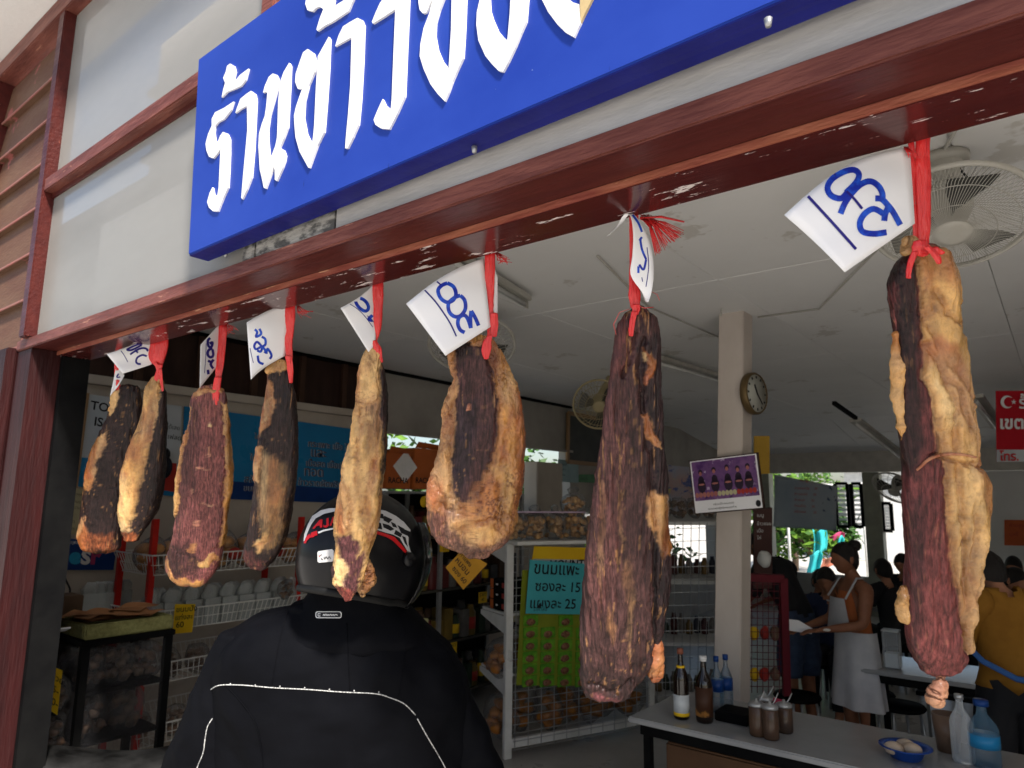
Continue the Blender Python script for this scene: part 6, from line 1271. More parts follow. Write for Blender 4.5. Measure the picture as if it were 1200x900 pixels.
def head_mesh(c, fwd, up, h=.225):
    """a head with brow, eye sockets, nose, lips, chin and ears; h is crown to chin"""
    c = Vector(c); fwd = Vector(fwd).normalized(); up = (Vector(up)-fwd*fwd.dot(Vector(up))).normalized(); rt = fwd.cross(up); mb = MB(); nu, nv = 32, 24; V = []
    for j in range(nv+1):
        for i in range(nu):
            a = 2*math.pi*i/nu; t = math.pi*j/nv; x = math.sin(t)*math.cos(a); y = math.sin(t)*math.sin(a); z = math.cos(t)   # y forward
            X, Y, Z = x*.34, y*.42, z*.5
            if z < 0: k = 1+z*.28; X *= k; Y *= (1+z*.18)
            if y > 0:
                Y += .05*math.exp(-((z-.18)/.12)**2)*math.exp(-(x/.5)**2)                       # brow
                Y -= .06*math.exp(-((z-.02)/.10)**2)*math.exp(-((abs(x)-.38)/.16)**2)            # eye sockets
                Y += .13*math.exp(-((z+.22)/.15)**2)*math.exp(-(x/.13)**2)                       # nose
                Y += .05*math.exp(-((z+.50)/.07)**2)*math.exp(-(x/.25)**2)                       # lips
                Y += .06*math.exp(-((z+.82)/.14)**2)*math.exp(-(x/.3)**2)                        # chin
            V.append(c + (rt*X + fwd*Y + up*Z)*h)
    mb.add(V, [(j*nu+i,(j+1)*nu+i,(j+1)*nu+(i+1)%nu,j*nu+(i+1)%nu) for j in range(nv) for i in range(nu)], True)
    for s in (-1,1): mb.ell(c+(rt*.345*s-fwd*.03-up*.02)*h, .02*h/.225, .008, .032*h/.225, 8, 6, frame=(fwd,rt,up))
    return mb
def hair_mb(c, fwd, up, h=.225, length=.0, bun=False, k=1.09, low=-.1):
    c = Vector(c); fwd = Vector(fwd).normalized(); up = Vector(up); rt = fwd.cross(up); mb = MB(); nu, nv = 28, 16; V = []
    for j in range(nv+1):
        for i in range(nu):
            a = 2*math.pi*i/nu; ff = math.sin(a); tmax = math.pi*(.60+.16*(-ff)) if ff < 0 else math.pi*(.60-.22*ff)
            t = tmax*j/nv; x = math.sin(t)*math.cos(a); y = math.sin(t)*ff; z = math.cos(t); q = 1+.03*math.sin(a*9+j)
            V.append(c + (rt*x*.34*k*q + fwd*(y*.42*k*q-.02) + up*(z*.5*k))*h)
    mb.add(V, [(j*nu+i,(j+1)*nu+i,(j+1)*nu+(i+1)%nu,j*nu+(i+1)%nu) for j in range(nv) for i in range(nu)], True)
    if bun: mb.ell(c-fwd*.40*h+up*.42*h, .045,.04,.04,12,8,.15,3)
    return mb

def person(base, heading, H, label, pose, skin, hairkw, clothes, hands=True, group=None, head_turn=0, head_tilt=0.0, yscale=1.0):
    """pose: overrides of joints, in a frame (right, forward, up) for a body 1.7 m tall"""
    base = Vector(base); s = H/1.7; fw = Vector((math.sin(heading), math.cos(heading), 0)); rt = Vector((fw.y,-fw.x,0)); up = Vector((0,0,1))
    J = dict(pelvis=(0,0,.93), waist=(0,0,1.05), chest=(0,.01,1.24), collar=(0,0,1.40), neck=(0,.0,1.47), skull=(0,.02,1.56),
             shR=(.17,0,1.38), elR=(.22,-.02,1.10), wrR=(.23,.08,.88), shL=(-.17,0,1.38), elL=(-.22,-.02,1.10), wrL=(-.23,.08,.88),
             hiR=(.09,0,.90), knR=(.10,.02,.48), anR=(.10,-.02,.09), toR=(.11,.14,.03), hiL=(-.09,0,.90), knL=(-.10,.02,.48), anL=(-.10,-.02,.09), toL=(-.11,.14,.03))
    J.update(pose); Rr = dict(pelvis=(.15,.11), waist=(.125,.095), chest=(.145,.105), collar=(.10,.07), neck=(.052,.055), skull=(.05,.06), sh=(.062,.06), el=(.042,.042), wr=(.027,.022), hi=(.092,.09), kn=(.058,.058), an=(.038,.042), to=(.04,.028))
    W = lambda p: base + (rt*p[0] + fw*p[1] + up*p[2])*s
    pts = {k: W(v) for k, v in J.items()}; rad = {k: tuple(x*s for x in Rr.get(k, Rr.get(k[:2]))) for k in J}
    ed = [('pelvis','waist'),('waist','chest'),('chest','collar'),('collar','neck'),('neck','skull')]
    for q in 'RL': ed += [('collar','sh'+q),('sh'+q,'el'+q),('el'+q,'wr'+q),('pelvis','hi'+q),('hi'+q,'kn'+q),('kn'+q,'an'+q),('an'+q,'to'+q)]
    if hands:
        for q in 'RL':
            w_ = pts['wr'+q]; d = (w_-pts['el'+q]).normalized(); side_ = d.cross(up if abs(d.z) < .9 else fw).normalized(); curl = (fw*.3-up*.5) if abs(d.z) < .7 else fw*.5
            pl = w_+d*.055*s; pts['pa'+q] = pl; rad['pa'+q] = (.034*s,.016*s); ed.append(('wr'+q,'pa'+q))
            for k in range(4):
                off = side_*(k-1.5)*.019*s; L_ = (.07,.08,.075,.058)[k]*s
                a = pl+d*.025*s+off; b_ = a+d*L_*.5+curl*.010*s; c_ = b_+d*L_*.35+curl*.028*s
                for nme, P_, rr in (('a',a,.0105),('b',b_,.009),('c',c_,.0075)): pts['f%d%s%s' % (k,nme,q)] = P_; rad['f%d%s%s' % (k,nme,q)] = (rr*s,rr*s)
                ed += [('pa'+q,'f%da%s' % (k,q)),('f%da%s' % (k,q),'f%db%s' % (k,q)),('f%db%s' % (k,q),'f%dc%s' % (k,q))]
            a = w_+d*.03*s+side_*(.03 if q == 'R' else -.03)*s; b_ = a+d*.035*s+side_*(.018 if q == 'R' else -.018)*s
            pts['ta'+q] = a; pts['tb'+q] = b_; rad['ta'+q] = (.012*s,.012*s); rad['tb'+q] = (.008*s,.008*s); ed += [('wr'+q,'ta'+q),('ta'+q,'tb'+q)]
    me = skin_mesh(pts, ed, rad, 'pelvis')
    t = thing('person', base, label, 'person', group)
    mb = MB(); V0 = [v.co.copy() for v in me.vertices]; F0 = [tuple(p.vertices) for p in me.polygons]; mb.add(V0, F0, True)
    hf = Vector((math.sin(heading+head_turn), math.cos(heading+head_turn), -head_tilt)).normalized()
    hu = (up - hf*hf.dot(up)).normalized(); hc = pts['skull']+hu*.03*s+hf*.015*s
    hm = head_mesh(hc, hf, hu, .235*s); mb.add(hm.v, hm.f, True)
    mb.build('body', skin, t, fix=False)
    if hairkw is not None: hair_mb(hc, hf, hu, .235*s, **hairkw).build('hair', m_hair, t, fix=False)
    # garments: the body's own surface, pushed outwards
    N0 = [v.normal.copy() for v in me.vertices]; bones = [(a, b_) for a, b_ in ed]
    A = np.array([pts[a] for a, b_ in bones]); B = np.array([pts[b_] for a, b_ in bones]); C_ = np.array([V0[f[0]] for f in F0])
    AB = B-A; tt = np.clip(((C_[:,None]-A[None])*AB[None]).sum(-1)/((AB**2).sum(-1)[None]+1e-9),0,1); dd = np.linalg.norm(C_[:,None]-A[None]-AB[None]*tt[...,None],axis=-1); near = dd.argmin(1); ts = tt[np.arange(len(F0)),near]
    for nme, mm, which, off, zmin, zmax in clothes:
        keep = []
        for fi, f in enumerate(F0):
            b_ = bones[near[fi]]; key = b_[1][:2] if b_[1][-1] in 'RL' and len(b_[1]) == 3 else b_[1]
            z = (C_[fi][2]-base.z)/s
            if key in which and zmin < z < zmax and (which[key] is None or ts[fi] < which[key]): keep.append(f)
        if not keep: continue
        idx = sorted({i for f in keep for i in f}); mp = {i: k for k, i in enumerate(idx)}
        nz = fbm(np.array([tuple(V0[i]) for i in idx])*12, 3, 5)
        Vc = [V0[i] + N0[i]*(off*s*(1+.5*nz[k])) for k, i in enumerate(idx)]
        o = MB().add(Vc, [tuple(mp[i] for i in f) for f in keep], True).build(nme, mm, t, fix=False); md = o.modifiers.new('thickness','SOLIDIFY'); md.thickness = .006*s; md.offset = 1
    return t, pts, s, fw, rt
TORSO = {'waist':None,'chest':None,'collar':None,'sh':None,'hi':None}
def skirt_mb(base, fw, rt, s, z0, z1, r0, r1, a0=-180, a1=180, off=.0, n=30, wave=.012):
    V = []; rows = 9
    for j in range(rows):
        u = j/(rows-1); z = z0+(z1-z0)*u; rr = r0+(r1-r0)*u
        for i in range(n+1):
            a = R(a0+(a1-a0)*i/n); w_ = 1+wave*8*math.sin(a*7)*u
            V.append(base + (rt*math.sin(a)*rr*w_*1.15 + fw*(math.cos(a)*rr*w_*.85+off) + Vector((0,0,z)))*s)
    return MB().add(V,[(j*(n+1)+i,j*(n+1)+i+1,(j+1)*(n+1)+i+1,(j+1)*(n+1)+i) for j in range(rows-1) for i in range(n)],True)
def ang_of(v): return math.atan2(v.x, v.y)
# waitress in a white apron, in profile to the left
wb = OD(1000,700,4.95); wb.z = 0; wh = ang_of(-CR*1.0+CB*.15)
t, P, s, fw, rt = person(wb, wh, 1.56, 'woman with her hair in a bun and a white apron, handing over a sheet', dict(elR=(.20,.06,1.12), wrR=(.16,.32,1.06), elL=(-.19,.06,1.12), wrL=(-.10,.34,1.08), skull=(0,.04,1.56)), m_skin, dict(bun=True),
   [('top', m_cora, TORSO, .008, .95, 1.33), ('shorts', m_cblk, {'hi':None,'kn':.5,'pelvis':None,'waist':None}, .02, .60, 1.02)])
skirt_mb(wb, fw, rt, s, 1.06, .52, .155, .21, -125, 125).build('apron', m_cwht, t, fix=False)
V = []; 
for j in range(7):
    for i in range(9):
        u = i/8-.5; z = 1.06+.24*j/6; V.append(wb + (rt*u*(.30-.02*j) + fw*(.135+.02*math.cos(u*3.)) + Vector((0,0,z)))*s)
MB().add(V,[(j*9+i,j*9+i+1,(j+1)*9+i+1,(j+1)*9+i) for j in range(6) for i in range(8)],True).build('apron_bib', m_cwht, t, fix=False)
MB().tube([wb+(rt*.11+fw*.14+Vector((0,0,1.30)))*s, wb+(rt*.10+fw*.03+Vector((0,0,1.45)))*s, wb+(rt*.04-fw*.07+Vector((0,0,1.44)))*s, wb+(-rt*.04-fw*.07+Vector((0,0,1.44)))*s, wb+(-rt*.10+fw*.03+Vector((0,0,1.45)))*s, wb+(-rt*.11+fw*.14+Vector((0,0,1.30)))*s], .008, 6).build('apron_strap', m_cwht, t)
ring = [P['shR'].lerp(P['elR'],.55) + (rt*math.cos(a)+Vector((0,0,1))*math.sin(a)*.2+fw*math.sin(a))*.056 for a in np.linspace(0,2*math.pi,14)]
MB().tube(ring, .006, 5, False).build('sleeve_trim', m_cwht, t)
MB().ell(P['wrL'].lerp(P['elL'],.1), .034,.034,.012).build('bracelet', m_whitem, t)
# sheet she holds
hp = P['paR']; q = [OD(920,726,4.9),OD(938,729,4.86),OD(953,738,4.84),OD(951,743,4.83),OD(920,737,4.9)]
e = MB().prism([[(920,725),(936,727),(953,737),(951,743),(920,738)]], lambda x,y: OD(x,y,4.86), .002, CB).build('menu_sheet', m_paper); tag(e, 'white menu sheet held between the waitress and the man in black', 'menu')
# man in a black shirt and denim shorts, bending
mb_ = OD(934,700,5.6); mb_.z = 0
person(mb_, ang_of(-CR*.45-CB*.8), 1.70, 'man in a black shirt and denim shorts leaning away, partly hidden by the maroon frame', dict(waist=(0,.03,1.04), chest=(0,.14,1.20), collar=(0,.22,1.33), neck=(0,.27,1.38), skull=(0,.33,1.45), shR=(.17,.20,1.30), shL=(-.17,.20,1.30), elR=(.22,.32,1.08), wrR=(.18,.48,1.0), elL=(-.22,.30,1.06), wrL=(-.2,.46,1.0)), m_skin, dict(),
   [('shirt', m_cblk, dict(TORSO, el=.8), .022, .90, 1.5), ('denim_shorts', m_jean, {'hi':None,'kn':.95,'pelvis':None,'waist':None}, .03, .50, .98), ('shoe', m_cblk, {'to':None}, .012, -.1, .2)], head_tilt=.4)
# seated diners
def sitter(px, py, D, heading, label, cloth, turn=0, H=1.65, hair=True, group='people eating at the far tables'):
    b_ = OD(px, py, D); hz = b_.z+.12; b_.z = 0; drop = min(max(1.62*H/1.7-hz, .38), .55)
    dz = drop/(H/1.7)
    ps = {k: (v[0], v[1], v[2]-dz) for k, v in dict(pelvis=(0,0,.93), waist=(0,.0,1.05), chest=(0,.05,1.24), collar=(0,.07,1.40), neck=(0,.08,1.47), skull=(0,.11,1.56), shR=(.17,.06,1.38), shL=(-.17,.06,1.38), elR=(.23,.14,1.14), wrR=(.14,.36,1.16), elL=(-.23,.14,1.14), wrL=(-.14,.36,1.16), hiR=(.09,.02,.90), hiL=(-.09,.02,.90)).items()}
    kz = max(.93-dz+.02,.30)
    ps.update(knR=(.11,.42,kz), anR=(.11,.44,.09), toR=(.11,.58,.03), knL=(-.11,.42,kz), anL=(-.11,.44,.09), toL=(-.11,.58,.03))
    t, *_ = person(b_, heading, H, label, ps, m_skin2, dict() if hair else None, [('shirt', cloth, dict(TORSO, el=.6), .02, .3, 1.5), ('trousers', m_cblk, {'hi':None,'kn':None,'an':.9,'pelvis':None}, .018, .0, 1.0)], group=group, head_turn=turn, head_tilt=.25, hands=False)
    st_ = thing('stool', b_, 'stool under the ' + label.replace(', seated',' seated',1), 'stool', 'stools under the seated people')
    MB().lathe([(.02,-.03),(.16,-.03),(.16,0),(.02,.0)], b_+Vector((0,0,(.93-dz)*H/1.7-.10)), 16).build('seat', m_black, st_)
    for k in range(4): a = k*math.pi/2+.6; MB().cyl(b_+Vector((math.cos(a)*.12,math.sin(a)*.12,(.93-dz)*H/1.7-.13)), b_+Vector((math.cos(a)*.15,math.sin(a)*.15,0)), .012).build('leg', m_steel, st_)
    return t
face = lambda px: ang_of(-ray(px,600))
sitter(972,683,6.4, face(972)+.2, 'man in a dark shirt eating, seated just left of the waitress', m_cnavy, 0)
sitter(955,690,7.0, face(955)-.5, 'person in a maroon shirt, seated behind the man left of the waitress', m_cmar, 0)
sitter(1043,668,7.2, face(1043)+2.6, 'woman in black with long dark hair seated just right of the waitress', m_cblk, 0)
sitter(1062,668,8.2, face(1062)+.3, 'man in black, seated left of the largest meat slab', m_cblk, 0)
sitter(1150,655,7.6, face(1150)+.6, 'person in black, seated just right of the largest meat slab', m_cblk, 0)
sitter(1172,668,6.6, face(1172)-1.0, 'person with short black hair at the right edge, behind the mustard shirt', m_cblk, 0)
sitter(1192,672,8.0, face(1192)+.2, 'person in dark clothes at the right edge, farthest back', m_cnavy, 0)
# standing figure in a mustard shirt, seen from behind
ob = OD(1180,760,3.75); ob.z = 0; oh = ang_of(-CB)+.15
t, P, s, fw, rt = person(ob, oh, 1.62, 'person in a mustard shirt with a blue apron strap at the right edge', dict(skull=(0,.10,1.53), neck=(0,.04,1.46), elR=(.26,.06,1.12), elL=(-.25,.08,1.12), wrR=(.18,.28,1.02), wrL=(-.16,.30,1.02)), m_skin2, dict(),
   [('shirt', m_corg, dict(TORSO, el=.75), .035, .94, 1.47), ('trousers', m_cblk, {'hi':None,'kn':None,'an':.9,'pelvis':None,'waist':None}, .03, .05, .99)], head_tilt=.5)
mb = MB(); mb.tube([ob+(-rt*.26-fw*.03+Vector((0,0,1.20)))*s, ob+(-rt*.20-fw*.15+Vector((0,0,1.10)))*s, ob+(-rt*.05-fw*.175+Vector((0,0,1.02)))*s, ob+(rt*.08-fw*.175+Vector((0,0,1.00)))*s, ob+(rt*.22-fw*.10+Vector((0,0,1.02)))*s], .016, 8, True, .4)
mb.tube([ob+(rt*.06-fw*.19+Vector((0,0,1.0)))*s, ob+(rt*.04-fw*.2+Vector((0,0,.8)))*s, ob+(rt*.06-fw*.2+Vector((0,0,.6)))*s], .018, 6, True, .3); mb.build('blue_strap', m_cblue, t)

# ------------------------------------------------------------------ rider in a black jacket and helmet, seen from behind
RD = 2.10
rb = OD(412,800,RD); rb.z = 0
rt_ = thing('person', rb, 'person in a black jacket with white piping and a black crash helmet, seen from behind', 'person')
bf = Vector((ray(412,600).x, ray(412,600).y, 0)).normalized(); br2 = Vector((bf.y,-bf.x,0)); upv = Vector((0,0,1))
Wp = lambda r, f, z: rb + br2*r + bf*f + upv*z
pts = dict(pelvis=Wp(0,0,.95), waist=Wp(0,0,1.08), chest=Wp(0,0,1.28), collar=Wp(.01,0,1.47), neck=Wp(.02,.02,1.54), skull=Wp(.03,.04,1.66))
for q, sg in (('R',1),('L',-1)): pts.update({'sh'+q:Wp(.19*sg,0,1.43),'el'+q:Wp(.31*sg,.06,1.14),'wr'+q:Wp(.27*sg,.28,1.02),'hi'+q:Wp(.1*sg,0,.92),'kn'+q:Wp(.13*sg,.04,.5),'an'+q:Wp(.14*sg,0,.09),'to'+q:Wp(.15*sg,.16,.03)})
rad = {k: v for k, v in zip(pts, [(.15,.11),(.13,.1),(.15,.11),(.09,.07),(.055,.06),(.07,.08)]+[(.07,.07),(.045,.045),(.03,.03),(.1,.1),(.06,.06),(.04,.045),(.045,.03)]*2)}
ed = [('pelvis','waist'),('waist','chest'),('chest','collar'),('collar','neck'),('neck','skull')]
for q in 'RL':
    ed += [('collar','sh'+q),('sh'+q,'el'+q),('el'+q,'wr'+q),('pelvis','hi'+q),('hi'+q,'kn'+q),('kn'+q,'an'+q),('an'+q,'to'+q)]
    w_ = pts['wr'+q]; d = bf; pts['pa'+q] = w_+d*.06; rad['pa'+q] = (.036,.02); ed.append(('wr'+q,'pa'+q))
    for k in range(5):
        sgn = 1 if q == 'R' else -1
        off = br2*(k-1.5)*.02 if k < 4 else -br2*.045*sgn; a = pts['pa'+q]+d*(.03 if k < 4 else -.02)+off; b_ = a+d*.03-upv*.012; c_ = b_+d*.01-upv*.03
        for nme, p_, rr in (('a',a,.011),('b',b_,.010),('c',c_,.009)): pts['f%d%s%s'%(k,nme,q)] = p_; rad['f%d%s%s'%(k,nme,q)] = (rr,rr)
        ed += [('pa'+q,'f%da%s'%(k,q)),('f%da%s'%(k,q),'f%db%s'%(k,q)),('f%db%s'%(k,q),'f%dc%s'%(k,q))]
me = skin_mesh(pts, ed, rad, 'pelvis'); me.materials.clear(); me.materials.append(m_skin2); link('body', me, rt_)
m_jack = mat('black_nylon', (.0030,.0032,.0045), .7, c2=(.0045,.0048,.0065), vs_=5, bump=.3, bs=14, spec=.05, rv=.1)
def cloth_loft(rows, D, kth, name, seed, amp=.010, nu=120, nv=150, m=None, parent=None, capk=.2):
    P, px, n_, v_ = loft(rows, D, kth, nu, nv, capk=capk); flat = P.reshape(-1,3); N = gnormals(P).reshape(-1,3)
    if ((flat-flat.mean(0))*N).sum(-1).mean() < 0: N = -N
    q = np.stack([flat@np.array(CR), flat@np.array(CB), flat[:,2]],-1)
    wv = q*np.array([7,7,3.4]); wv[:,0] += 1.3*fbm(q*4,2,seed+3); f1 = fbm(wv,3,seed); rid = (1-abs(f1)*2.2)
    d = amp*(rid*.8 + .5*fbm(q*13,3,seed+9)) + .0012*fbm(q*50,2,seed)
    V = flat+N*d[:,None]; me = bpy.data.meshes.new(name); me.from_pydata([tuple(v) for v in V],[],grid_mesh(P,n_,v_,True)+[tuple(range(n_)),tuple((v_-1)*n_+k for k in reversed(range(n_)))]); me.polygons.foreach_set('use_smooth',[True]*len(me.polygons)); me.materials.append(m or m_jack)
    return link(name, me, parent)
jrows = [(712,344,472),(718,326,478),(725,304,486),(732,288,494),(738,276,500),(746,264,510),(756,256,520),(768,252,530),(785,250,538),(810,250,545),(850,249,546),(900,248,548),(1000,245,552),(1100,245,556),(1170,250,556)]
jk = cloth_loft(jrows, RD+.03, .46, 'jacket', 5, amp=.015, parent=rt_)
cl_ = cloth_loft([(668,378,458),(680,370,462),(695,362,468),(710,352,476),(720,342,486),(732,326,496),(744,316,504)], RD+.02, .62, 'collar', 12, .004, 80, 30, parent=jk)
sl = cloth_loft([(744,262,312),(756,252,312),(775,244,312),(791,238,308),(815,226,302),(842,214,298),(865,206,292),(888,198,288),(915,190,282),(960,184,272),(1020,200,268),(1060,215,270)], RD-.0, .75, 'sleeve', 21, .014, 70, 110, parent=jk)
sr = cloth_loft([(752,486,516),(764,492,528),(780,498,538),(800,504,546),(815,508,551),(840,512,562),(861,516,571),(880,520,579),(900,524,587),(960,530,600),(1020,528,594),(1060,526,580)], RD+.02, .75, 'sleeve', 31, .014, 70, 110, parent=jk)
cloth_loft([(1150,290,400),(1300,295,395),(1450,300,385),(1560,305,375)], RD+.03, .8, 'trousers', 41, .008, 60, 80, m_cblk, rt_)
cloth_loft([(1150,405,520),(1300,405,512),(1450,410,500),(1560,415,490)], RD+.03, .8, 'trousers', 43, .008, 60, 80, m_cblk, rt_)
m_pipe = mat('white_piping', (.62,.62,.60), .6, c2=(.25,.25,.25), vs_=240, bump=0, thr=(.48,.52))
bvj = [bvh_of(o.data) for o in (jk, sl, sr, cl_)]
def jhit(x, y):
    d = ray(x,y).normalized(); best = None
    for b_ in bvj:
        h = b_.ray_cast(CAM, d)
        if h[0] and (best is None or h[3] < best[1]): best = (h[0], h[3])
    return best[0]-d*.0015 if best else None
def piping(pts2, r=.0016):
    p = smooth2(pts2, 8); q = [jhit(*a) for a in p]; q = [a for a in q if a]; return MB().tube(q, r, 6).build('piping', m_pipe, jk)
piping([(247,808),(258,803),(285,803),(320,806),(360,808),(400,811),(440,813),(458,818),(474,825),(487,838)])
piping([(489,842),(500,862),(512,882),(522,900),(534,925)]); piping([(249,842),(243,852),(240,868),(238,882),(232,897),(226,915)])
for k in range(7): 
    p = jhit(270+k*29, 801.5+k*1.6); 
    if p: MB().ell(p,.0022,.0022,.0028,6,4).build('stitch', m_pipe, jk)
m_seam = m_cblk
def seam(pts2):
    q = [jhit(*a) for a in smooth2(pts2,8)]; q = [a for a in q if a]; MB().tube(q, .0012, 6).build('seam', m_jack, jk)
seam([(406,730),(408,770),(410,808)]); seam([(338,716),(330,740),(322,780),(318,805)]); seam([(470,720),(476,750),(470,800),(466,818)]); seam([(262,800),(300,850),(310,925)])
# collar badge and press stud
def stick_multi(poly, off, m, name, parent, bv): return stick(poly, bv, off, m, name, parent, 3.0)
def rrect(x0,y0,x1,y1,r,n=4):
    o = []
    for cx_, cy_, a0 in ((x1-r,y1-r,0),(x0+r,y1-r,90),(x0+r,y0+r,180),(x1-r,y0+r,270)):
        o += [(cx_+r*math.cos(R(a0+90*k/n)), cy_+r*math.sin(R(a0+90*k/n))) for k in range(n+1)]
    return o
b0 = bvj[0] if bvj[3].ray_cast(CAM, ray(385,720).normalized())[0] is None else bvj[3]
def badge_bv():
    d = ray(385,720).normalized(); hs = [(b_.ray_cast(CAM,d)[3] or 9e9, i) for i, b_ in enumerate(bvj)]; return bvj[min(hs)[1]]
bb = badge_bv()
stick(rrect(370,716.5,400.5,724.5,2.5), bb, .0015, m_wht, 'badge_outline', jk, 3.0); stick(rrect(371,717.4,399.6,723.6,2), bb, .0022, m_blk, 'badge', jk, 3.0)
pen([[(376,718.8),(373.6,719.2),(373.2,721),(374,722.4),(376,722.2)],[(375.6,720.4),(375,721.2)],[(379,721.6),(380,719.8),(381,721.6),(382.4,719.6),(383.6,721.6),(385,720),(386,721.6),(388,719.8),(389,721.6),(391,720),(392,721.7),(394,720),(396,721.4)]], .8, bb, .003, m_wht, 'badge_lettering', jk)
# helmet
hc = OD(424,652,2.07); hm = MB(); nu, nv = 56, 40; V = []; hfw = (CR*.62 - CB*.78 + Vector((0,0,-.05))); hfw.z = 0; hfw.normalize(); hrt = Vector((hfw.y,-hfw.x,0))
for j in range(nv+1):
    for i in range(nu):
        a = 2*math.pi*i/nu; t_ = math.pi*(.63+.16*(1+math.sin(a))/2)*j/nv; x = math.sin(t_)*math.cos(a); y = math.sin(t_)*math.sin(a); z = math.cos(t_)
        fx = .166*x; fy = .198*y; fz = .192*z
        if z < -.2: fy += .033*(-z-.2)*(1 if y > 0 else -.2)
        V.append(hc + hrt*fx + hfw*fy + Vector((0,0,1))*fz)
hm.add(V,[(j*nu+i,(j+1)*nu+i,(j+1)*nu+(i+1)%nu,j*nu+(i+1)%nu) for j in range(nv) for i in range(nu)],True)
m_helm = mat('black_helmet_paint', (.005,.005,.006), .3, bump=.02, bs=80, coat=.12, spec=.25, rv=.05, spots=[((.1,.1,.1),60,.74)])
ho = thing('dummy', hc, '', '') if False else None
helm = hm.build('helmet', m_helm, rt_, fix=True); hb = bvh_of(helm.data)
ringp = []
for i in range(57):
    a = 2*math.pi*i/56; t_ = math.pi*(.63+.16*(1+math.sin(a))/2); x = math.sin(t_)*math.cos(a); y = math.sin(t_)*math.sin(a); z = math.cos(t_); fy = .198*y + .033*(-z-.2)*(1 if y > 0 else -.2)
    ringp.append(hc + hrt*.166*x + hfw*fy + Vector((0,0,.192*z)))
MB().tube(ringp, .011, 8, False).build('edge_trim', mat('black_rubber',(.006,.006,.006),.6), helm)
ins = [hc+(p-hc)*.93+Vector((0,0,.004)) for p in ringp[:-1]]; MB().add(ins, [tuple(range(56))]).build('lining', m_cblk, helm, fix=False)
V = []; nu2, nv2 = 24, 12; 
for j in range(nv2+1):
    for i in range(nu2+1):
        a = R(90-64+128*i/nu2); el = R(28-72*j/nv2); d = Vector((math.cos(a)*math.cos(el), math.sin(a)*math.cos(el), math.sin(el))); bul = 1.06+.05*math.cos(R(-64+128*i/nu2)*.9)
        V.append(hc + hrt*.168*d.x*bul + hfw*.203*d.y*bul + Vector((0,0,.195*d.z*1.04)))
vis = MB().add(V,[(j*(nu2+1)+i,j*(nu2+1)+i+1,(j+1)*(nu2+1)+i+1,(j+1)*(nu2+1)+i) for j in range(nv2) for i in range(nu2)],True).build('visor', film('smoked_visor',(.004,.004,.005),.35,.05,.0), helm, fix=False)
md = vis.modifiers.new('thickness','SOLIDIFY'); md.thickness = .0025
for s_ in (-1,1): MB().cyl(hc+hrt*.166*s_+hfw*.03, hc+hrt*.179*s_+hfw*.03, .022, .018, 18).build('visor_pivot', m_helm, helm)
HZ = lambda L_: [(340+x/5, 560+y/5) for x, y in L_]
m_dw = mat('white_decal', (.66,.66,.66), .25, bump=0); m_dr = mat('red_decal', (.50,.012,.015), .25, bump=0)
stick(HZ([(300,172),(280,178),(230,180),(180,192),(130,225),(105,275),(85,330),(80,372),(92,365),(100,330),(125,275),(150,240),(200,212),(275,195),(300,190),(360,178),(430,176),(515,190),(515,172),(430,160),(360,162)]), hb, .0012, m_dw, 'white_stripe', helm, 2.5)
stick(HZ([(515,185),(560,195),(620,225),(665,260),(703,305),(703,316),(668,302),(692,350),(692,390),(708,442),(690,437),(640,352),(600,332),(560,322),(500,302),(495,240)]), hb, .0012, m_dw, 'checker_panel', helm, 2.5)
for q in ([(508,208),(540,216),(546,240),(512,232)],[(552,228),(592,246),(574,264),(548,250)],[(500,262),(528,270),(534,300),(502,294)],[(545,272),(575,280),(602,300),(584,308),(550,292)],[(590,262),(612,272),(622,292),(600,286)],[(632,284),(662,300),(690,326),(680,336),(650,322)],[(618,310),(650,330),(642,346),(610,330)],[(655,345),(672,352),(684,400),(668,380)]):
    mx_ = sum(a for a,_ in q)/len(q); my_ = sum(b_ for _,b_ in q)/len(q); q = [(mx_+(a-mx_)*1.22, my_+(b_-my_)*1.22) for a, b_ in q]
    stick(HZ(q), hb, .0022, m_blk, 'black_check', helm, 2.5)
stick(HZ([(490,308),(560,328),(610,348),(650,390),(702,455),(706,476),(650,420),(600,370),(560,347),(490,326)]), hb, .0020, m_dr, 'red_line', helm, 2.5)
for q in ([(132,300),(175,248),(192,245),(190,292),(178,293),(176,280),(155,286),(148,298)],[(196,274),(205,283),(215,277),(214,240),(228,236),(229,280),(216,293),(198,291)],[(233,283),(250,232),(266,228),(284,272),(270,274),(262,262),(248,266),(244,281)],[(290,226),(305,224),(300,270),(286,272)],
          [(82,384),(96,345),(118,328),(120,350),(100,372),(96,384)],[(118,352),(126,322),(160,310),(162,338),(148,340),(140,348),(130,350)]):
    stick(HZ(q), hb, .0020, m_dr, 'red_letter', helm, 2.5)
stick(HZ([(165,318),(200,305),(265,292),(266,301),(200,315),(168,328)]), hb, .0020, m_dw, 'small_lettering', helm, 2.5)
stick(HZ([(168,430),(246,418),(256,426),(257,480),(248,490),(172,497),(163,490),(162,438)]), hb, .0020, m_dw, 'white_sticker', helm, 2.5)
pen([HZ([(185,470),(188,478),(196,478)]),HZ([(202,462),(206,476),(214,462),(222,475),(230,462),(240,474)]),HZ([(180,455),(188,450)])], .8, hb, .003, m_blk, 'sticker_lettering', helm); pen([HZ([(172,455),(178,462)])], .9, hb, .003, m_dr, 'sticker_mark', helm)

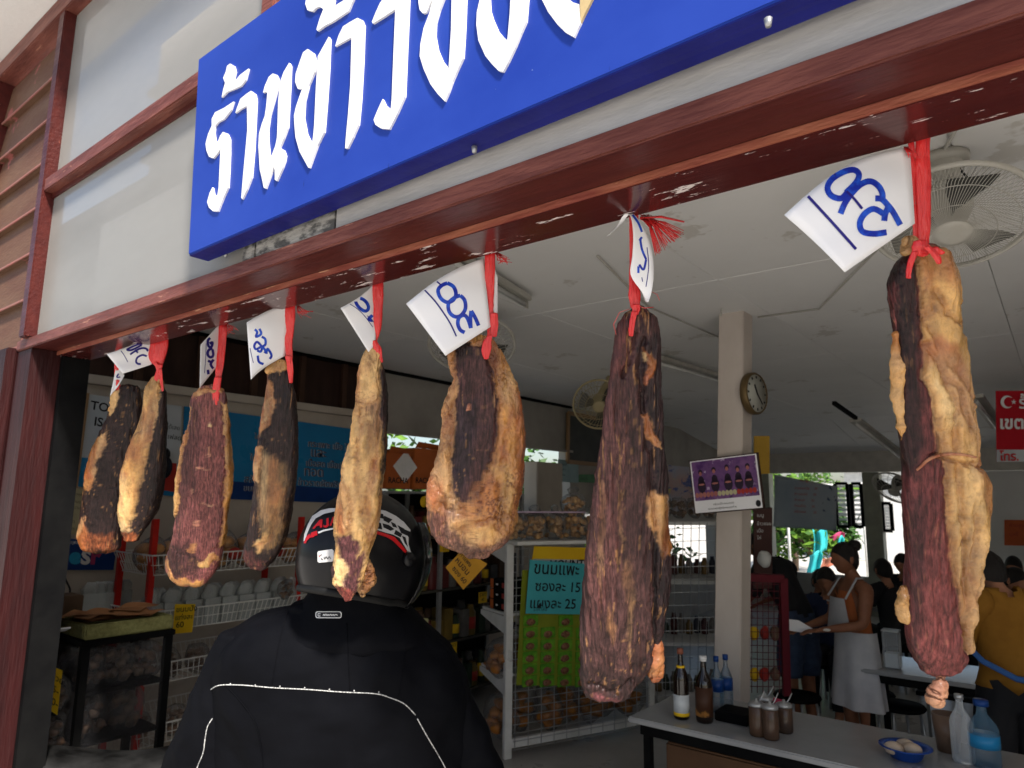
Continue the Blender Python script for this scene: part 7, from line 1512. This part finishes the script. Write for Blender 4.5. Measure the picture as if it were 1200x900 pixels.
# ------------------------------------------------------------------ motorcycle whose seat shows at the lower left
sb = OZ(112,874,.86); ax_ = (CR*.95 - CB*.3); ax_.z = 0; ax_.normalize(); ay_ = Vector((-ax_.y, ax_.x, 0)); mc = thing('motorcycle', (sb.x, sb.y, 0), 'dark motorcycle seat and tail just inside the doorway at the lower left', 'motorcycle')
g = Vector((sb.x, sb.y, 0)); S = lambda a, b_, z: g + ax_*a + ay_*b_ + Vector((0,0,z))
m_vinyl = mat('black_vinyl', (.004,.004,.004), .5, spec=.03, c2=(.02,.02,.02), vs_=8, bump=.2, bs=60)
mb = MB(); n = 16; V = []; nr = 20
for j in range(n+1):
    u = j/n; a = -.34+.80*u; w_ = .13*math.sin(math.pi*min(max(u,.03),.97))**.35; zt3 = .845+.035*math.cos(u*5.2)
    for i in range(nr):
        t_ = 2*math.pi*i/nr; V.append(S(a, math.cos(t_)*w_, zt3 - .05 + math.copysign(abs(math.sin(t_))**.6, math.sin(t_))*.055*min(1,math.sin(math.pi*min(max(u,.04),.96))*3)))
mb.add(V,[(j*nr+i,j*nr+(i+1)%nr,(j+1)*nr+(i+1)%nr,(j+1)*nr+i) for j in range(n) for i in range(nr)]+[tuple(range(nr)),tuple(n*nr+k for k in range(nr))],True).build('seat', m_vinyl, mc)
MB().tube([S(-.3,.1,.80),S(-.5,.08,.84),S(-.53,0,.85),S(-.5,-.08,.84),S(-.3,-.1,.80)], .010, 8).build('grab_rail', m_steel, mc)
MB().lathe([(.02,-.36),(.10,-.3),(.13,-.1),(.12,.2),(.08,.4),(.03,.5)], S(.0,0,.66), 16, ax_).build('body_panel', m_helm, mc)
MB().lathe([(.02,-.18),(.1,-.12),(.12,.0),(.09,.14),(.02,.2)], S(.62,0,.74), 14, ax_).build('tank', m_helm, mc)
for a in (-.42,.92):
    whl = MB().lathe([(.255,-.035),(.29,-.03),(.30,0),(.29,.03),(.255,.035)], S(a,0,.30), 30, ay_).build('wheel', m_vinyl, mc); MB().lathe([(.02,-.03),(.05,-.02),(.25,-.02),(.255,.0),(.25,.02),(.05,.02),(.02,.03)], S(a,0,.30), 30, ay_).build('rim', m_steel, whl)
for b_ in (-.06,.06): MB().cyl(S(.92,b_,.30), S(.70,b_,.92), .018).build('fork', m_steel, mc)
MB().tube([S(.62,-.32,.98),S(.70,-.1,.96),S(.70,.1,.96),S(.62,.32,.98)], .013, 8).build('handlebar', m_black, mc); MB().box(tuple(S(.15,0,.35)-Vector((.12,.12,.1))), tuple(S(.15,0,.35)+Vector((.12,.12,.15)))).build('engine', m_steel, mc, bevel=.03)
MB().cyl(S(.2,0,.35), S(-.42,0,.30), .02).build('swing_arm', m_black, mc); MB().obox(S(-.50,0,.72), ax_*.03, ay_*.06, Vector((0,0,.03))).build('tail_lamp', m_redl, mc)

# ------------------------------------------------------------------ outside the windows: trees, stalls, cloths
m_leafA = mat('leaf_light', (.16,.30,.035), .5, c2=(.07,.16,.02), vs_=6, bump=0); m_leafB = mat('leaf_dark', (.05,.13,.02), .5, c2=(.03,.08,.015), vs_=6, bump=0); m_bark = mat('bark', (.16,.11,.08), .9, vs_=14, stretch=(3,3,1), bump=.5)
def leafy_tree(p, h, r, label, n=900, seed=1, leaf=.09):
    p = Vector(p); rd = random.Random(seed); t = thing('garden_tree', p, label, 'tree', 'trees outside the shop'); th_ = h*.45
    tb = MB(); tb.tube([p, p+Vector((.05,.03,th_*.5)), p+Vector((0,.08,th_)), p+Vector((.1,0,h*.7))], [.10,.08,.065,.03], 8)
    tips = []
    for k in range(7):
        a = k*.9+rd.random(); q0 = p+Vector((0,.05,th_*(.6+.06*k))); q1 = q0+Vector((math.cos(a)*r*.6, math.sin(a)*r*.6, h*.22*rd.random()+h*.08)); tb.tube([q0,(q0+q1)/2+Vector((0,0,.1)),q1], [.04,.03,.012], 6); tips.append(q1)
    tb.build('trunk', m_bark, t, fix=False)
    for mm, fr_ in ((m_leafA,.5),(m_leafB,.5)):
        mb = MB(); cl = [p+Vector((rd.uniform(-1,1)*r, rd.uniform(-1,1)*r, th_*.7+rd.random()*(h-th_*.7))) for _ in range(16)]
        for k in range(int(n*fr_)):
            c_ = rd.choice(cl)+Vector((rd.gauss(0,.24),rd.gauss(0,.24),rd.gauss(0,.2)))*r*.8; a = Vector((rd.gauss(0,1),rd.gauss(0,1),rd.gauss(0,.5))).normalized(); b_ = a.cross(Vector((rd.gauss(0,1),rd.gauss(0,1),rd.gauss(0,1)))).normalized(); l = leaf*rd.uniform(.6,1.3)
            mb.add([c_-a*l, c_+b_*l*.42, c_+a*l, c_-b_*l*.42], [(0,1,2,3)])
        mb.build('crown', mm, t, fix=False)
rt6 = random.Random(9)
for k, (x, y, h, r, lb) in enumerate(((-8.2,5.6,3.3,1.3,'bright leafy tree outside the open side window above the orange cartons'),(-8.0,8.4,2.7,1.1,'low leafy tree outside the side wall near the electrical box'),(-7.2,10.6,2.4,1.0,'bushy tree outside the side window behind the blackboard'),(-7.4,13.2,2.6,1.1,'bushy tree outside the farthest side window'))):
    leafy_tree((x,y,-.1), h, r, lb, 1500, k+2, .10)
for k, (px, D, h, r, lb) in enumerate(((905,17.5,3.0,1.1,'bushy tree outside the back opening, next to the column'),(928,19.5,3.2,1.2,'leafy tree outside the back opening, behind the hanging banner'),(948,16.5,2.0,.8,'small leafy shrub outside the back opening'))):
    p = OD(px,600,D); leafy_tree((p.x,p.y,-.1), h, r, lb, 1400, k+12, .12)
# garments and umbrella on a stall outside the back opening
tq = mat('turquoise_cloth', (.03,.42,.48), .7, c2=(.06,.55,.55), vs_=3); coral = mat('coral_cloth', (.60,.13,.07), .7, c2=(.5,.22,.15), vs_=4); pinkm = mat('pink_cloth_b', (.5,.06,.16), .7)
def hung_cloth(x0, y0, x1, y1, D, mm, label, ph=0):
    n = 8; V = []
    for j in range(n+1):
        for i in range(n+1):
            u, v = i/n, j/n; V.append(OD(x0+(x1-x0)*u+2*math.sin(v*3+ph), y0+(y1-y0)*v+3*math.sin(u*5+ph), D+.08*math.sin(u*9+ph)))
    o = MB().add(V,[(j*(n+1)+i,j*(n+1)+i+1,(j+1)*(n+1)+i+1,(j+1)*(n+1)+i) for j in range(n) for i in range(n)],True).build('hung_cloth', mm, fix=False); md = o.modifiers.new('thickness','SOLIDIFY'); md.thickness = .006
    tag(o, label, 'cloth')
hung_cloth(952,620,968,648,15.5,tq,'turquoise cloth hanging at the stall outside the back opening, the left one'); hung_cloth(947,648,962,672,15.2,tq,'turquoise cloth low at the left of the stall outside the back opening',1.4); hung_cloth(980,630,988,652,15.6,tq,'narrow turquoise cloth hanging by the bright gap outside the back opening',2)
hung_cloth(966,626,988,634,15.9,pinkm,'pink striped cloth strip hanging across the outdoor stall',.6); hung_cloth(962,652,990,664,15.4,coral,'coral cloth laid along the counter of the outdoor stall',1)
p = OD(972,676,15.4); stl = thing('market_stall', (p.x,p.y,0), 'white market stall with a pale counter outside the back opening', 'stall')
MB().obox((p.x,p.y,p.z-.05), CR*.9, Vector((0,.3,0)), Vector((0,0,.05))).build('counter', m_whitem, stl)
for dx in (-.85,.85): MB().cyl(Vector((p.x,p.y,0))+CR*dx, Vector((p.x,p.y,2.3))+CR*dx, .03).build('pole', m_whitem, stl)
MB().bar(Vector((p.x,p.y,2.25))-CR*.9, Vector((p.x,p.y,2.25))+CR*.9, .04).build('rail', m_whitem, stl)
p = OD(1080,600,22); bld = thing('house', (p.x,p.y,0), 'white rendered house wall in full light behind the back openings', 'house')
MB().box((p.x-2.2,p.y,0),(p.x+9,p.y+4,3.0)).build('wall', mat('white_render',(.72,.72,.70),.8), bld); MB().box((p.x-2.5,p.y-.4,3.0),(p.x+9.3,p.y+4.3,3.12)).build('roof', m_steel, bld)
MB().box((p.x-.4,p.y-.03,1.0),(p.x+.5,p.y-.005,1.6)).build('window', mat('dim_pane',(.3,.33,.36),.2), bld)
